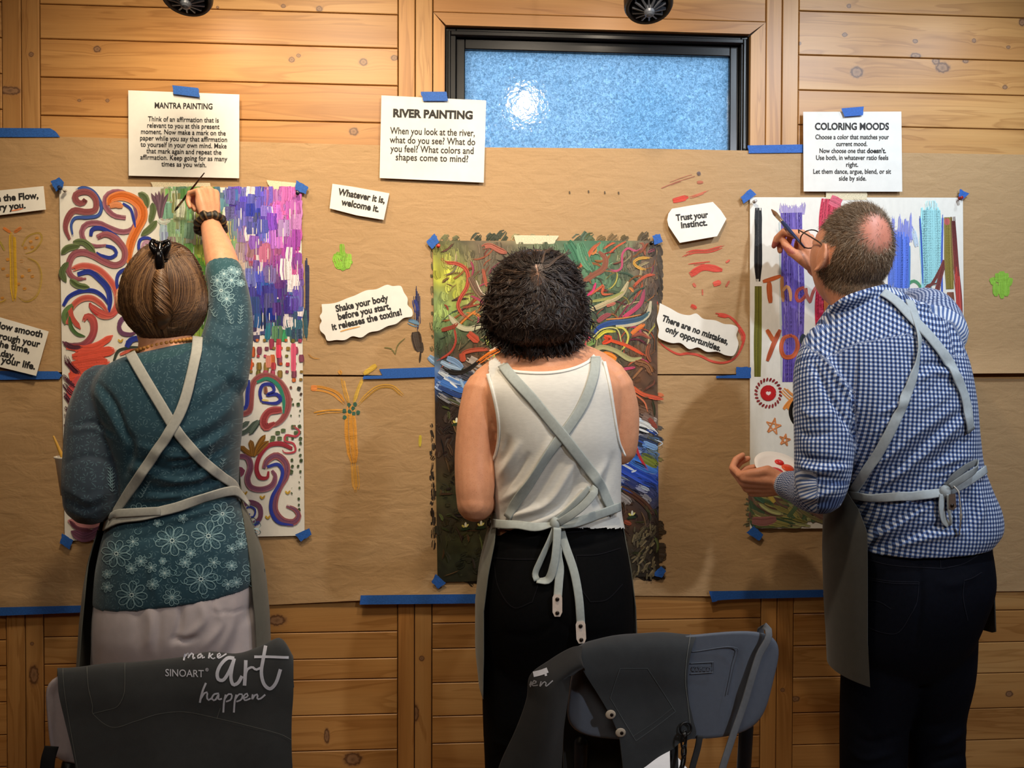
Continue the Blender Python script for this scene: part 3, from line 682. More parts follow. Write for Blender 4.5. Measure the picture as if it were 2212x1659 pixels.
note(zz(E_, [(190, 667), (300, 648), (425, 628), (470, 675), (503, 725), (450, 825), (235, 863), (196, 805), (170, 765), (163, 730), (170, 695)]), [('Trust your', 1495.5, 473, 70, 19, -6), ('instinct.', 1500, 489.5, 57, 19, -6)], 'hexagonal note reading Trust your instinct', .0125, .026)
note(zz(G_, wavy([(120, 145), (180, 175), (235, 205), (290, 215), (330, 205), (370, 235), (440, 245), (490, 265), (540, 270), (570, 290), (560, 330), (572, 380), (545, 445), (500, 445), (450, 425), (390, 425), (340, 400), (290, 410), (240, 375), (190, 375), (130, 355), (110, 340), (115, 300), (103, 240), (115, 190)])),
     [('There are no mistakes,', 1500, 718, 152, 18.5, 20), ('only opportunities.', 1496, 737, 127, 18.5, 20)], 'wavy-edged note reading There are no mistakes, right of the river painting', .015, .02)

# ---- push pins
def pin(px, py, col, label, d=.0165):
    c = at(px, py, d); mb = MB(); k = lin(col)
    n = np.array([.15, -1., .12]); n /= np.linalg.norm(n)
    prof = [(0, .0012), (.004, .0012), (.0042, .0048), (.0055, .0052), (.0065, .003), (.011, .0026), (.0125, .0042), (.0145, .0044), (.0152, .003)]
    a = np.cross(n, [0, 0, 1.]); a /= np.linalg.norm(a); b = np.cross(n, a); th = np.linspace(0, 2*np.pi, 14, endpoint=False)
    mb.grid(np.array([c + n * o + r * (np.cos(th)[:, None] * a + np.sin(th)[:, None] * b) for o, r in prof]), cv=True, cap=True, c=k)
    tag(obj('push_pin', mb, PINM), label, 'push pin', 'push pins in the painting corners')
PINM = vcol('pin_plastic', .25, .02, 10, 0)
pin(131, 408, (28, 40, 70), 'dark blue push pin at the top left of the swirl painting')
pin(142, 413, (196, 190, 176), 'clear push pin beside the dark blue one on the swirl painting')
pin(643, 419, (30, 30, 44), 'dark push pin at the top right of the swirl painting')
pin(946, 533, (196, 62, 44), 'red push pin at the top left of the river painting')
pin(1405, 527, (18, 18, 20), 'black push pin at the top right of the river painting')
pin(1627, 437, (178, 174, 170), 'clear push pin at the top left of the striped painting')
pin(2070, 430, (150, 40, 36), 'red push pin at the top right of the striped painting')

# ------------------------------------------------------------------ the three paintings
def field(xs, ys, rows):
    G = np.array(rows, float); xs = np.array(xs, float); ys = np.array(ys, float)
    def f(x, y):
        i = int(np.clip(np.searchsorted(xs, x) - 1, 0, len(xs) - 2)); j = int(np.clip(np.searchsorted(ys, y) - 1, 0, len(ys) - 2))
        u = np.clip((x - xs[i]) / (xs[i+1] - xs[i]), 0, 1); v = np.clip((y - ys[j]) / (ys[j+1] - ys[j]), 0, 1)
        return (G[j, i]*(1-u) + G[j, i+1]*u)*(1-v) + (G[j+1, i]*(1-u) + G[j+1, i+1]*u)*v
    return f
def painting(q, cv, label, d0=.0115, d1=.0125, base=None):
    q = np.array(q, float); y0, y1 = q[:, 1].min(), q[:, 1].max()
    df = lambda p: d0 + (d1 - d0) * np.clip((p[:, 1] - y0) / (y1 - y0), 0, 1) + .0006 * np.sin(p[:, 0] / 90. + p[:, 1] / 140.)
    mb = MB(); sheet(mb, q, df, (230, 226, 216), 40, 60)
    if base is not None:
        mb.c[0][:, :3] = lin(np.array([np.clip(base(*p) * rnd.uniform(.8, 1.15), 5, 245) for p in quadgrid(q, 40, 60).reshape(-1, 2)]))
    cv.into(mb, df)
    return tag(obj('painting', mb, PAINT), label, 'painting', 'paintings pinned on the brown paper')

# --- swirls and mosaic
p1 = Canvas()
fx = (355, 400, 450, 490, 520, 560, 600, 640); fy = (420, 460, 500, 540, 580, 620, 660, 700, 728)
f1 = field(fx, fy, [
 [(152,178,140),(124,162,100),(112,172,84),(75,88,170),(80,80,184),(86,78,186),(194,112,192),(186,96,184)],
 [(160,186,170),(140,170,126),(124,168,104),(92,122,150),(70,74,192),(74,68,190),(190,118,200),(180,88,174)],
 [(164,188,180),(136,166,150),(216,206,90),(200,176,92),(112,120,162),(68,68,190),(162,110,190),(190,102,188)],
 [(172,192,172),(120,162,112),(226,218,80),(152,162,92),(152,142,142),(192,88,160),(192,98,180),(152,68,140)],
 [(152,182,140),(112,168,80),(122,172,86),(192,192,112),(214,180,140),(120,98,170),(150,88,170),(170,88,170)],
 [(140,172,122),(100,162,70),(112,166,82),(200,192,112),(78,98,162),(58,58,164),(74,68,160),(110,88,170)],
 [(140,172,112),(110,162,80),(100,162,92),(150,176,102),(58,74,160),(66,66,150),(48,48,130),(80,88,160)],
 [(120,160,90),(110,160,80),(130,172,92),(182,192,62),(68,108,122),(54,78,140),(70,122,102),(58,90,120)],
 [(190,150,90),(200,122,62),(150,152,72),(212,152,62),(190,122,62),(58,68,120),(80,142,92),(58,100,110)]])
for i in range(260):
    x = rnd.uniform(360, 640); y = rnd.uniform(424, 705); c = f1(x, y) * .75 + np.array((226, 222, 216)) * .25
    p1.stroke([(x, y - 20), (x, y + 20)], 30, np.clip(c, 20, 250), n=9, jit=.12, rag=.2, taper=(.95, .95))
dabs = [(rnd.uniform(352, 652), rnd.uniform(408, 726)) for _ in range(760)]
dabs.sort(key=lambda t: rnd.random())
for x, y in dabs:
    if x < 345 + max(0, (y - 470)) * .0: continue
    w = rnd.uniform(14, 25); h = rnd.uniform(22, 46)
    y0 = max(403, y - h / 2); y1 = min(738 if x > 480 else 728, y + h / 2); xx = min(max(x, 346 + w / 2), 651 - w / 2 + 4 * (y > 540))
    c = f1(xx, y) * rnd.uniform(.82, 1.12) + np.array([rnd.gauss(0, 14) for _ in range(3)])
    if rnd.random() < .07: c = np.array((226, 216, 220)) if xx > 500 else np.array((206, 214, 190))
    p1.stroke([(xx, y0), (xx + rnd.uniform(-1.5, 1.5), (y0 + y1) / 2), (xx + rnd.uniform(-2, 2), y1)], w, np.clip(c, 20, 250), n=9, jit=.15, rag=.16, taper=(.9, .9), dry=.12)
for i in range(70):
    x = rnd.uniform(352, 650); y = rnd.uniform(410, 700); p1.stroke([(x, y), (x, y + rnd.uniform(10, 40))], rnd.uniform(1, 2.4), (226, 222, 214), n=2, rag=.2)
# white corner between the swirls and the mosaic
MAR, PUR, BLU, COR, OLI = (142, 74, 78), (134, 82, 112), (46, 62, 156), (200, 88, 76), (86, 102, 62)
sw = dict(n=11, jit=.12, rag=.03)
def dn(c): return dict(n=11, jit=.12, rag=.03, across=c)
p1.many(A_,
 ([(495, 785), (540, 768), (600, 788), (640, 835), (662, 900), (640, 950), (570, 965), (490, 968), (465, 1010), (476, 1088)], 22, (62, 92, 170), dict(n=6, jit=.2, dry=.1)),
 ([(545, 865), (560, 845), (535, 872), (500, 860), (490, 820), (530, 798), (585, 803), (625, 850), (618, 915), (560, 928), (480, 920), (436, 980), (428, 1040), (455, 1108)], 40, MAR, dn((176, 108, 110))),
 ([(820, 965), (745, 952), (692, 898), (690, 830), (740, 798), (812, 808), (872, 862), (892, 950), (866, 1035), (800, 1058), (710, 1030), (640, 1000), (560, 1010), (532, 1060), (560, 1128), (625, 1150), (692, 1145)], 34, (150, 86, 102), dn((186, 134, 150))),
 ([(715, 885), (722, 842), (790, 822), (862, 842), (918, 892), (930, 960), (892, 1040), (856, 1120), (842, 1200), (842, 1262)], 62, (224, 112, 40), dn((226, 150, 96))),
 ([(715, 890), (760, 880), (800, 895)], 40, (222, 140, 92), dict(n=8, jit=.15)), ([(800, 872), (850, 908), (870, 970), (882, 1030)], 17, BLU, sw),
 ([(592, 1085), (602, 1042), (660, 1035), (740, 1078), (806, 1135)], 27, BLU, sw),
 ([(632, 1095), (690, 1073), (760, 1108), (812, 1180), (802, 1250), (750, 1275), (680, 1252), (610, 1212), (540, 1190), (480, 1205), (450, 1260), (450, 1322), (492, 1362), (562, 1362)], 42, (146, 78, 92), dn((184, 122, 120))),
 ([(690, 1148), (740, 1163), (758, 1200), (720, 1226), (660, 1212), (628, 1190)], 22, BLU, sw),
 ([(470, 1300), (540, 1278), (640, 1302), (722, 1380), (762, 1460), (762, 1540), (720, 1600), (650, 1602), (588, 1535)], 44, COR, dn((214, 140, 128))),
 ([(505, 1335), (580, 1318), (642, 1360), (702, 1430), (716, 1510), (708, 1585)], 36, BLU, sw), ([(412, 1540), (450, 1480), (530, 1443), (612, 1443), (672, 1480), (706, 1530)], 26, BLU, sw),
 ([(440, 1660), (462, 1560), (520, 1500), (592, 1488), (662, 1530), (702, 1582)], 38, COR, dn((216, 140, 120))), ([(640, 1600), (600, 1560), (585, 1520)], 26, (196, 66, 66), sw))
for a in ([(900, 805), (945, 830), (962, 900)], [(992, 868), (998, 920), (976, 1000)], [(1022, 985), (980, 1035), (918, 1082)], [(475, 1122), (550, 1128), (622, 1195)], [(400, 1205), (440, 1165), (522, 1150)], [(445, 1255), (405, 1320), (432, 1388)], [(455, 1368), (510, 1408), (585, 1420)], [(478, 1540), (432, 1590), (412, 1650)]):
    p1.stroke(a, 42, OLI, S=A_, n=9, jit=.2, taper=(.15, .1), across=(126, 138, 96))
p1.many(A_, ([(935, 1200), (905, 1170), (915, 1108), (970, 1098), (1002, 1130)], 20, BLU, sw), ([(925, 1175), (940, 1125), (985, 1128)], 22, (196, 152, 178), sw), ([(952, 1180), (955, 1150)], 12, BLU),
 ([(800, 1480), (762, 1405), (772, 1332), (832, 1288)], 22, BLU, sw), ([(808, 1440), (806, 1360), (840, 1318)], 26, (140, 84, 120), sw), ([(770, 1660), (790, 1625), (830, 1605)], 20, (110, 70, 110), sw))
for x, y in ((985, 805), (1012, 800), (1035, 792), (1062, 798), (1096, 806)):
    p1.stroke([(1048, 965), (1044 + (x - 1040) * .3, 890), (x, y)], 24, (112, 84, 98), S=A_, n=6, jit=.25, taper=(.8, .1))
p1.many(A_, ([(1030, 980), (1060, 1000), (1110, 985)], 24, (206, 214, 204), dict(n=6, jit=.1, dry=.2)))
p1.many(B_, ([(242, 132), (262, 100), (300, 118), (312, 180), (292, 240), (240, 288), (170, 296), (105, 262)], 48, (198, 88, 78), dict(n=11, jit=.14, col2=(104, 56, 84), taper=(.4, .1))),
 ([(285, 28), (350, 72), (420, 92), (475, 55)], 36, (204, 92, 84), sw), ([(150, 30), (170, 110), (225, 185)], 30, COR, dict(n=8, taper=(.8, .1))), ([(150, 100), (162, 170), (200, 215), (255, 232)], 24, (74, 106, 62), dict(n=8, jit=.2, taper=(.3, .2))), ([(170, 20), (115, 80), (122, 155)], 26, (96, 126, 72), dict(n=8, jit=.2, taper=(.3, .2))),
 ([(585, 108), (512, 108), (475, 160), (490, 206), (545, 218), (590, 200)], 27, (112, 70, 104), sw), ([(520, 270), (590, 250)], 26, (104, 140, 196), sw))
for a, w in (([(435, 225), (330, 290), (190, 330)], 46), ([(460, 318), (330, 340), (170, 370)], 60), ([(415, 395), (280, 410), (150, 430)], 70), ([(330, 460), (240, 480), (150, 500)], 80), ([(390, 270), (300, 310), (130, 300)], 40)):
    p1.stroke(a, w, (232, 92, 72), S=B_, n=14, jit=.09, rag=.12, taper=(.15, .8))
for a, w in (([(250, 500), (190, 560), (160, 640)], 80), ([(200, 560), (180, 660), (190, 740)], 70), ([(160, 620), (190, 720), (200, 800)], 60), ([(120, 950), (140, 1020), (150, 1100)], 24)):
    p1.stroke(a, w, (214, 90, 92), S=B_, n=12, jit=.1, rag=.15, taper=(.5, .3))
for a in ([(105, 262), (160, 300), (240, 300)], [(122, 350), (160, 420), (230, 480)], [(118, 380), (180, 450), (215, 480)], [(108, 480), (160, 540), (210, 570)], [(112, 540), (160, 600), (210, 620)], [(110, 600), (170, 680), (200, 700)], [(118, 690), (160, 740), (190, 770)], [(120, 735), (160, 790), (190, 810)], [(120, 800), (150, 850), (165, 900)]):
    p1.stroke(a, 30, (84, 40, 56), S=B_, n=9, jit=.3, rag=.3, taper=(.5, .1), dry=.25)
p1.many(B_, ([(440, 390), (470, 325), (540, 305), (600, 300)], 17, (62, 74, 66), sw), ([(480, 350), (540, 325), (590, 320)], 18, (226, 110, 90), sw), ([(130, 1010), (135, 1080), (128, 1160)], 26, (206, 90, 84), dict(n=7, taper=(.2, .2))), ([(115, 880), (140, 930), (135, 980)], 26, (206, 84, 74), dict(n=7, taper=(.2, .2))),
 ([(140, 1432), (250, 1455), (370, 1445)], 56, (206, 142, 144), dict(n=10, jit=.12, taper=(.2, .6))), ([(160, 1500), (250, 1540), (370, 1480)], 62, (118, 72, 98), dict(n=11, jit=.2, taper=(.1, .7))), ([(150, 1430), (200, 1480), (300, 1500)], 26, (96, 50, 66), dict(n=7, jit=.2, taper=(.1, .5))))
# right-hand mosaic tiles
tc = [(190, 90, 50), (150, 120, 60), (176, 74, 100), (140, 74, 96), (206, 110, 60), (120, 110, 56), (196, 70, 80)]
y = 732.
while y < 832:
    x = 522. + rnd.uniform(0, 8)
    while x < 652:
        h = rnd.choice((6, 8, 16, 22)); c = rnd.choice(tc)
        if not (x < 622 and y > 800 + abs(x - 575) * -.0): p1.stroke([(x, y), (x + rnd.uniform(-1, 1), y + h)], 11, c, n=6, jit=.2, rag=.05, taper=(.75, .75), across=tuple(np.array(c) * .7))
        x += 15.5
    y += 17
for (x, y, c, h) in ((602, 745, (226, 66, 96), 28), (634, 742, (214, 90, 120), 60), (540, 775, (222, 90, 50), 24), (580, 768, (220, 140, 120), 26)): p1.stroke([(x, y), (x, y + h)], 11, c, n=6, jit=.1, taper=(.8, .8))
for y in range(838, 1105, 12):
    for x in (628, 645):
        if rnd.random() < .62 or x > 640: p1.stroke([(x + rnd.uniform(-6, 4), y), (x + 5 + rnd.uniform(-4, 4), y + rnd.uniform(-2, 3))], 10, (76 + rnd.uniform(-8, 40) * (y < 870), 92 - 20 * (y < 860), 64), n=5, jit=.2, taper=(.7, .7))
for x, y in ((600, 935), (612, 930), (590, 945), (604, 947), (588, 952), (618, 948), (610, 958), (640, 935), (634, 922)): p1.stroke([(x - 5, y), (x + 5, y)], 8, (92, 110, 76), n=5, jit=.2, taper=(.8, .8))
p1.many(B_, ([(1262, 742), (1322, 720), (1332, 640), (1346, 540), (1402, 488), (1482, 498), (1552, 568), (1578, 660), (1552, 750), (1500, 802), (1425, 812)], 42, (150, 76, 78), dn((184, 120, 116))), ([(1372, 530), (1440, 506), (1510, 548), (1546, 640), (1546, 735)], 22, (58, 142, 118), sw), ([(1250, 712), (1302, 690), (1312, 600), (1322, 515)], 26, (52, 66, 164), sw),
 ([(1405, 655), (1392, 600), (1412, 548), (1470, 545), (1484, 588), (1438, 612), (1502, 608), (1528, 640), (1500, 666), (1405, 660)], 21, (54, 62, 160), sw), ([(1535, 708), (1452, 722), (1416, 780), (1432, 822), (1490, 795)], 50, (156, 62, 66), dn((190, 110, 110))), ([(1428, 560), (1432, 605)], 26, (150, 100, 84), dict(n=5, jit=.4)), ([(1405, 645), (1450, 650)], 12, (220, 200, 120)),
 ([(1602, 962), (1530, 930), (1450, 942), (1392, 1010), (1370, 1090), (1392, 1150), (1440, 1152), (1448, 1110)], 28, (166, 56, 70), sw), ([(1610, 815), (1650, 850), (1630, 882), (1562, 875), (1556, 912), (1612, 930), (1622, 980), (1555, 990), (1540, 970)], 13, (186, 70, 84), dict(n=4)),
 ([(1245, 1010), (1310, 1020), (1332, 1080), (1312, 1160), (1332, 1212), (1402, 1228), (1472, 1202), (1492, 1140), (1470, 1105)], 38, (130, 80, 108), dn((180, 120, 130))), ([(1245, 1150), (1280, 1110), (1250, 1085)], 30, (150, 76, 100), sw),
 ([(1422, 1092), (1440, 1040), (1502, 1008), (1562, 1060), (1562, 1140), (1522, 1210), (1492, 1290), (1492, 1370), (1542, 1432), (1612, 1442), (1645, 1400), (1622, 1360), (1565, 1335)], 44, (122, 78, 106), dn((176, 96, 80))), ([(1440, 1082), (1510, 1065), (1540, 1110), (1520, 1190), (1472, 1280), (1466, 1370), (1512, 1442), (1610, 1462)], 22, (48, 66, 166), sw),
 ([(1270, 1345), (1320, 1312), (1388, 1338), (1394, 1412), (1340, 1455), (1290, 1440)], 32, (126, 80, 108), sw), ([(1325, 1385), (1322, 1408), (1352, 1405), (1362, 1362), (1325, 1340), (1290, 1365)], 12, (54, 70, 160), dict(n=4)), ([(1350, 1460), (1390, 1440)], 22, (54, 70, 160), sw))
for a in ([(1250, 832), (1325, 785)], [(1250, 872), (1310, 845), (1378, 775)], [(1325, 872), (1392, 775)]): p1.stroke(a, 30, (86, 100, 90), S=B_, n=7, jit=.2, taper=(.15, .1))
for a in ([(1265, 945), (1310, 985), (1350, 1010)], [(1330, 905), (1340, 950), (1345, 1010)], [(1428, 872), (1380, 945), (1356, 1015)], [(1450, 912), (1400, 960), (1370, 1000)]): p1.stroke(a, 32, (142, 98, 46), S=B_, n=7, jit=.25, taper=(.1, .3))
for x, y in ((1290, 1255), (1405, 1282), (1570, 1250), (1440, 1412), (480, 262)):
    p1.stroke([(x - 12, y - 12), (x + 4, y + 8)], 12, (206, 170, 62), S=B_, n=3, taper=(.3, .5)); p1.stroke([(x + 20, y - 14), (x + 4, y + 8)], 12, (190, 150, 60), S=B_, n=3, taper=(.3, .5))
for i in range(34):   # the swirls go on behind the painter
    x, y = 300 + (i % 5) * 42 + rnd.uniform(-12, 12), 760 + (i // 6) * 66 + rnd.uniform(-12, 12); r = rnd.uniform(16, 26); a = rnd.uniform(0, 6); s_ = rnd.choice((-1, 1)); th = np.linspace(0, 4.2, 7)
    p1.stroke(np.c_[x + r * (1.1 - th * .16) * np.cos(a + s_ * th), y + r * (1.1 - th * .16) * np.sin(a + s_ * th)], rnd.uniform(7, 13), rnd.choice((MAR, PUR, BLU, COR)), n=9, jit=.15, rag=.04)
painting([(128, 402), (650, 406), (658, 1157), (140, 1168)], p1, 'painting of maroon and blue swirls with a mosaic of dabs, behind the person in teal')

# --- the river
p2 = Canvas()
f2 = field((945, 990, 1040, 1090, 1290, 1340, 1380, 1415), (520, 560, 600, 640, 680, 720, 760, 800, 830, 870, 920, 970, 1020, 1070, 1120, 1170, 1220, 1255), [
 [(96,96,58),(92,88,62),(112,96,76),(126,110,82),(66,112,84),(98,112,80),(110,100,75),(80,66,52)],
 [(152,152,62),(112,112,66),(106,92,72),(102,92,72),(82,134,98),(106,106,76),(116,96,76),(86,66,52)],
 [(192,192,64),(176,176,70),(112,98,78),(96,90,70),(82,122,92),(92,112,86),(112,96,76),(92,72,56)],
 [(112,128,82),(172,176,72),(132,132,82),(100,100,70),(82,102,76),(96,112,76),(112,96,76),(78,62,52)],
 [(132,152,82),(122,142,82),(102,102,72),(90,90,66),(76,92,72),(86,96,72),(92,82,72),(82,72,62)],
 [(78,102,72),(92,112,76),(76,78,58),(70,76,56),(82,92,66),(92,96,72),(82,86,72),(82,66,52)],
 [(62,72,52),(82,62,46),(92,66,46),(80,70,50),(92,92,62),(92,82,62),(112,76,52),(86,62,46)],
 [(92,122,172),(92,88,90),(102,76,52),(90,76,50),(112,82,56),(86,76,56),(112,76,52),(96,66,46)],
 [(60,102,180),(84,114,164),(52,80,140),(50,60,90),(72,52,42),(82,56,42),(92,62,42),(82,62,46)],
 [(42,32,26),(44,34,29),(42,42,60),(44,36,40),(62,46,36),(78,52,36),(102,66,42),(92,66,46)],
 [(46,33,26),(51,37,29),(46,36,29),(44,34,28),(62,46,41),(160,168,180),(92,82,82),(112,92,82)],
 [(61,43,33),(56,41,31),(46,36,29),(44,34,28),(62,112,190),(52,92,184),(72,102,172),(92,102,82)],
 [(61,51,33),(62,51,33),(51,41,31),(50,40,30),(62,82,150),(56,86,190),(46,76,192),(62,92,190)],
 [(66,66,39),(61,61,37),(60,56,36),(56,46,34),(72,52,36),(76,56,41),(72,62,61),(62,72,122)],
 [(56,46,31),(59,51,33),(56,50,34),(56,44,32),(82,56,39),(96,61,41),(76,53,39),(61,46,36)],
 [(51,49,33),(61,63,37),(56,54,34),(50,44,30),(61,51,33),(71,56,39),(61,49,35),(51,41,31)],
 [(46,46,31),(46,49,31),(46,44,30),(44,40,28),(49,43,31),(56,49,33),(56,46,33),(46,37,29)],
 [(41,39,27),(44,44,29),(44,40,28),(42,38,27),(46,40,29),(50,44,30),(48,40,29),(42,34,27)]])
L_ = lambda y: 935 + (y - 520) * .0137 + 3
R_ = lambda y: 1418 + (y - 520) * .0083 - 3
for k in range(1100):
    y = rnd.uniform(524, 1250); x = rnd.uniform(L_(y), R_(y))
    if 1100 < x < 1270 and rnd.random() < .45: continue
    river = (870 < y < 1080 and x > 1290) or (770 < y < 880 and x < 1060)
    if river: dx, dy = rnd.uniform(14, 34), rnd.uniform(6, 22)
    elif y < 760: dx, dy = rnd.uniform(-6, 6), rnd.uniform(14, 40)
    else: dx, dy = rnd.uniform(-16, 16), rnd.uniform(-14, 22)
    c = f2(x, y) * rnd.uniform(.78, 1.2) + rnd.gauss(0, 5)
    if river and rnd.random() < .3: c = c * .55 + 110
    x0, x1 = np.clip((x - dx / 2, x + dx / 2), L_(y), R_(y)); y0, y1 = np.clip((y - dy / 2, y + dy / 2), 523, 1250)
    p2.stroke([(x0, y0), ((x0 + x1) / 2 + rnd.uniform(-3, 3), (y0 + y1) / 2), (x1, y1)], rnd.uniform(9, 22), np.clip(c, 12, 240), n=8, jit=.16, rag=.3, dry=.2, taper=(.8, .6))
q6 = dict(n=9, jit=.2, rag=.16, dry=.06)
def qq(c): return dict(n=8, jit=.14, rag=.08, col2=c)
pal_ = ((176, 74, 50), (206, 96, 52), (150, 84, 58), (196, 176, 130), (120, 84, 56), (190, 70, 100), (204, 190, 90), (96, 120, 84), (214, 130, 60), (74, 100, 76))
for i in range(170):
    if rnd.random() < .66: x, y = rnd.uniform(1235, 1400), rnd.uniform(535, 850)
    else: x, y = rnd.uniform(948, 1060), rnd.uniform(540, 800)
    a = rnd.gauss(.5, .5) * -1; ln = rnd.uniform(14, 60); b = rnd.uniform(-.5, .5); q = [(x, y)]
    for k in range(4): q.append((np.clip(q[-1][0] + ln / 4 * math.cos(a + b * k), 940, 1414), np.clip(q[-1][1] + ln / 4 * math.sin(a + b * k), 525, 1240)))
    p2.stroke(q, rnd.uniform(1.5, 6), np.clip(np.array(rnd.choice(pal_)) * rnd.uniform(.5, .95), 10, 240), n=4, jit=.25, rag=.2, taper=(.3, .15), dry=.1)
p2.many(C_, ([(205, 295), (240, 330), (330, 342), (400, 382), (425, 450), (410, 540), (362, 620), (340, 690), (380, 760), (470, 812)], 30, (176, 74, 54), q6), ([(380, 702), (450, 690), (535, 668)], 15, (150, 66, 44), q6), ([(540, 208), (600, 192), (680, 230), (745, 255)], 44, (168, 92, 72), q6), ([(545, 385), (560, 450), (575, 530)], 26, (160, 78, 54), q6),
 ([(440, 450), (500, 560), (560, 640)], 60, (120, 92, 72), dict(n=10, jit=.25, dry=.15)), ([(490, 480), (530, 570), (570, 600)], 8, (206, 190, 166)),
 ([(1330, 382), (1390, 310), (1450, 220), (1515, 165)], 30, (186, 92, 54), q6), ([(1590, 252), (1650, 200), (1725, 158)], 15, (204, 92, 54), q6), ([(1785, 532), (1850, 470), (1910, 436), (1965, 436)], 23, (202, 92, 60), q6),
 ([(1240, 160), (1290, 250), (1330, 340)], 90, (64, 116, 86), dict(n=14, jit=.2, rag=.2)), ([(1340, 170), (1390, 320), (1450, 400)], 80, (88, 140, 106), dict(n=14, jit=.22, rag=.2, dry=.15)),
 ([(1360, 502), (1450, 440), (1540, 380), (1556, 300), (1500, 240)], 46, (150, 90, 66), dict(n=12, jit=.22)), ([(1580, 390), (1650, 402), (1690, 370), (1696, 262), (1740, 215), (1800, 236), (1865, 208)], 17, (186, 76, 108), q6), ([(1700, 785), (1780, 730), (1850, 660), (1875, 555)], 36, (204, 64, 102), qq((150, 70, 90))), ([(1405, 602), (1450, 570), (1475, 500)], 21, (206, 60, 110), q6),
 ([(1890, 392), (1820, 370), (1790, 330), (1840, 297), (1942, 297)], 21, (214, 160, 66), q6), ([(1430, 600), (1510, 540), (1540, 520), (1530, 590), (1620, 590)], 20, (190, 90, 56), q6),
 ([(1430, 725), (1550, 672), (1680, 600), (1745, 490)], 40, (188, 172, 132), dict(n=11, jit=.25)), ([(1430, 655), (1600, 622), (1705, 572)], 22, (150, 150, 84), dict(n=7, jit=.25)), ([(1565, 690), (1640, 665)], 26, (190, 110, 90), q6), ([(1490, 820), (1560, 770), (1600, 760)], 40, (150, 76, 80), q6),
 ([(1640, 850), (1800, 832), (1900, 770), (1930, 650)], 36, (190, 180, 152), dict(n=10, jit=.25)), ([(1465, 925), (1500, 872), (1590, 832), (1720, 820), (1850, 792), (1920, 740)], 42, (38, 72, 158), dict(n=11, jit=.15, col2=(74, 104, 104))), ([(1560, 800), (1700, 790), (1850, 760)], 10, (206, 130, 70)),
 ([(1475, 965), (1550, 902), (1640, 900)], 26, (214, 206, 74), q6), ([(1640, 868), (1700, 872), (1742, 930), (1730, 1000), (1680, 1062)], 18, (198, 190, 84), q6), ([(1420, 770), (1455, 820), (1440, 880)], 14, (190, 186, 80), q6), ([(1450, 950), (1530, 880), (1650, 880), (1690, 1000)], 10, (206, 200, 120)), ([(1540, 950), (1620, 980), (1720, 1012), (1800, 1052), (1885, 1102)], 26, (216, 84, 44), q6), ([(1545, 940), (1600, 960), (1530, 1000)], 40, (222, 74, 40), q6),
 ([(1770, 940), (1850, 920), (1930, 960)], 30, (160, 84, 64), q6), ([(1770, 920), (1830, 870), (1880, 840)], 36, (222, 120, 50), q6), ([(1495, 1125), (1560, 1098), (1645, 1130)], 64, (232, 132, 44), q6), ([(1490, 1140), (1540, 1120)], 40, (226, 84, 40), q6), ([(1430, 1085), (1520, 1030), (1640, 1060), (1760, 1130), (1855, 1118)], 40, (168, 162, 112), dict(n=11, jit=.25)),
 ([(1250, 985), (1320, 1005)], 80, (204, 66, 96), q6), ([(1370, 885), (1412, 960), (1400, 1090)], 46, (196, 66, 84), q6), ([(1350, 930), (1370, 1080)], 26, (60, 92, 66), q6), ([(1400, 1010), (1470, 970)], 50, (120, 150, 80), q6), ([(1660, 1215), (1740, 1205), (1800, 1195)], 22, (206, 72, 108), q6), ([(1800, 1150), (1900, 1180), (1940, 1260)], 50, (140, 92, 56), q6), ([(1860, 1200), (1780, 1290)], 16, (160, 110, 70), q6),
 ([(1920, 1000), (1900, 1080), (1930, 1150)], 30, (150, 80, 50), q6),
 ([(262, 762), (340, 850), (420, 880), (540, 850)], 44, (186, 182, 152), dict(n=11, jit=.25, taper=(.1, .7))), ([(205, 890), (300, 862), (340, 830)], 32, (146, 66, 50), q6), ([(310, 870), (322, 980), (280, 1070), (165, 1145)], 18, (170, 64, 50), q6), ([(425, 915), (510, 985)], 62, (172, 70, 46), q6), ([(380, 1140), (382, 1082), (480, 1052), (605, 1048)], 32, (190, 82, 56), q6), ([(370, 1080), (385, 1150)], 50, (180, 76, 50), q6),
 ([(200, 1190), (290, 1235), (380, 1232), (480, 1172), (580, 1090), (705, 1022)], 32, (36, 30, 24), q6), ([(500, 1160), (600, 1090), (725, 1025)], 44, (216, 116, 44), q6), ([(600, 1060), (700, 1010)], 14, (226, 196, 170)),
 ([(590, 1015), (575, 940)], 22, (186, 192, 96), q6), ([(640, 1090), (640, 1150), (660, 1210)], 20, (176, 180, 84), q6), ([(730, 1060), (790, 1115)], 50, (216, 212, 70), q6), ([(690, 1160), (770, 1120), (800, 1160)], 22, (196, 196, 90), q6),
 ([(200, 1150), (260, 1180), (370, 1210)], 40, (150, 176, 204), dict(n=9, jit=.25)), ([(250, 1120), (320, 1150), (380, 1200)], 50, (122, 152, 190), dict(n=10, jit=.25)))
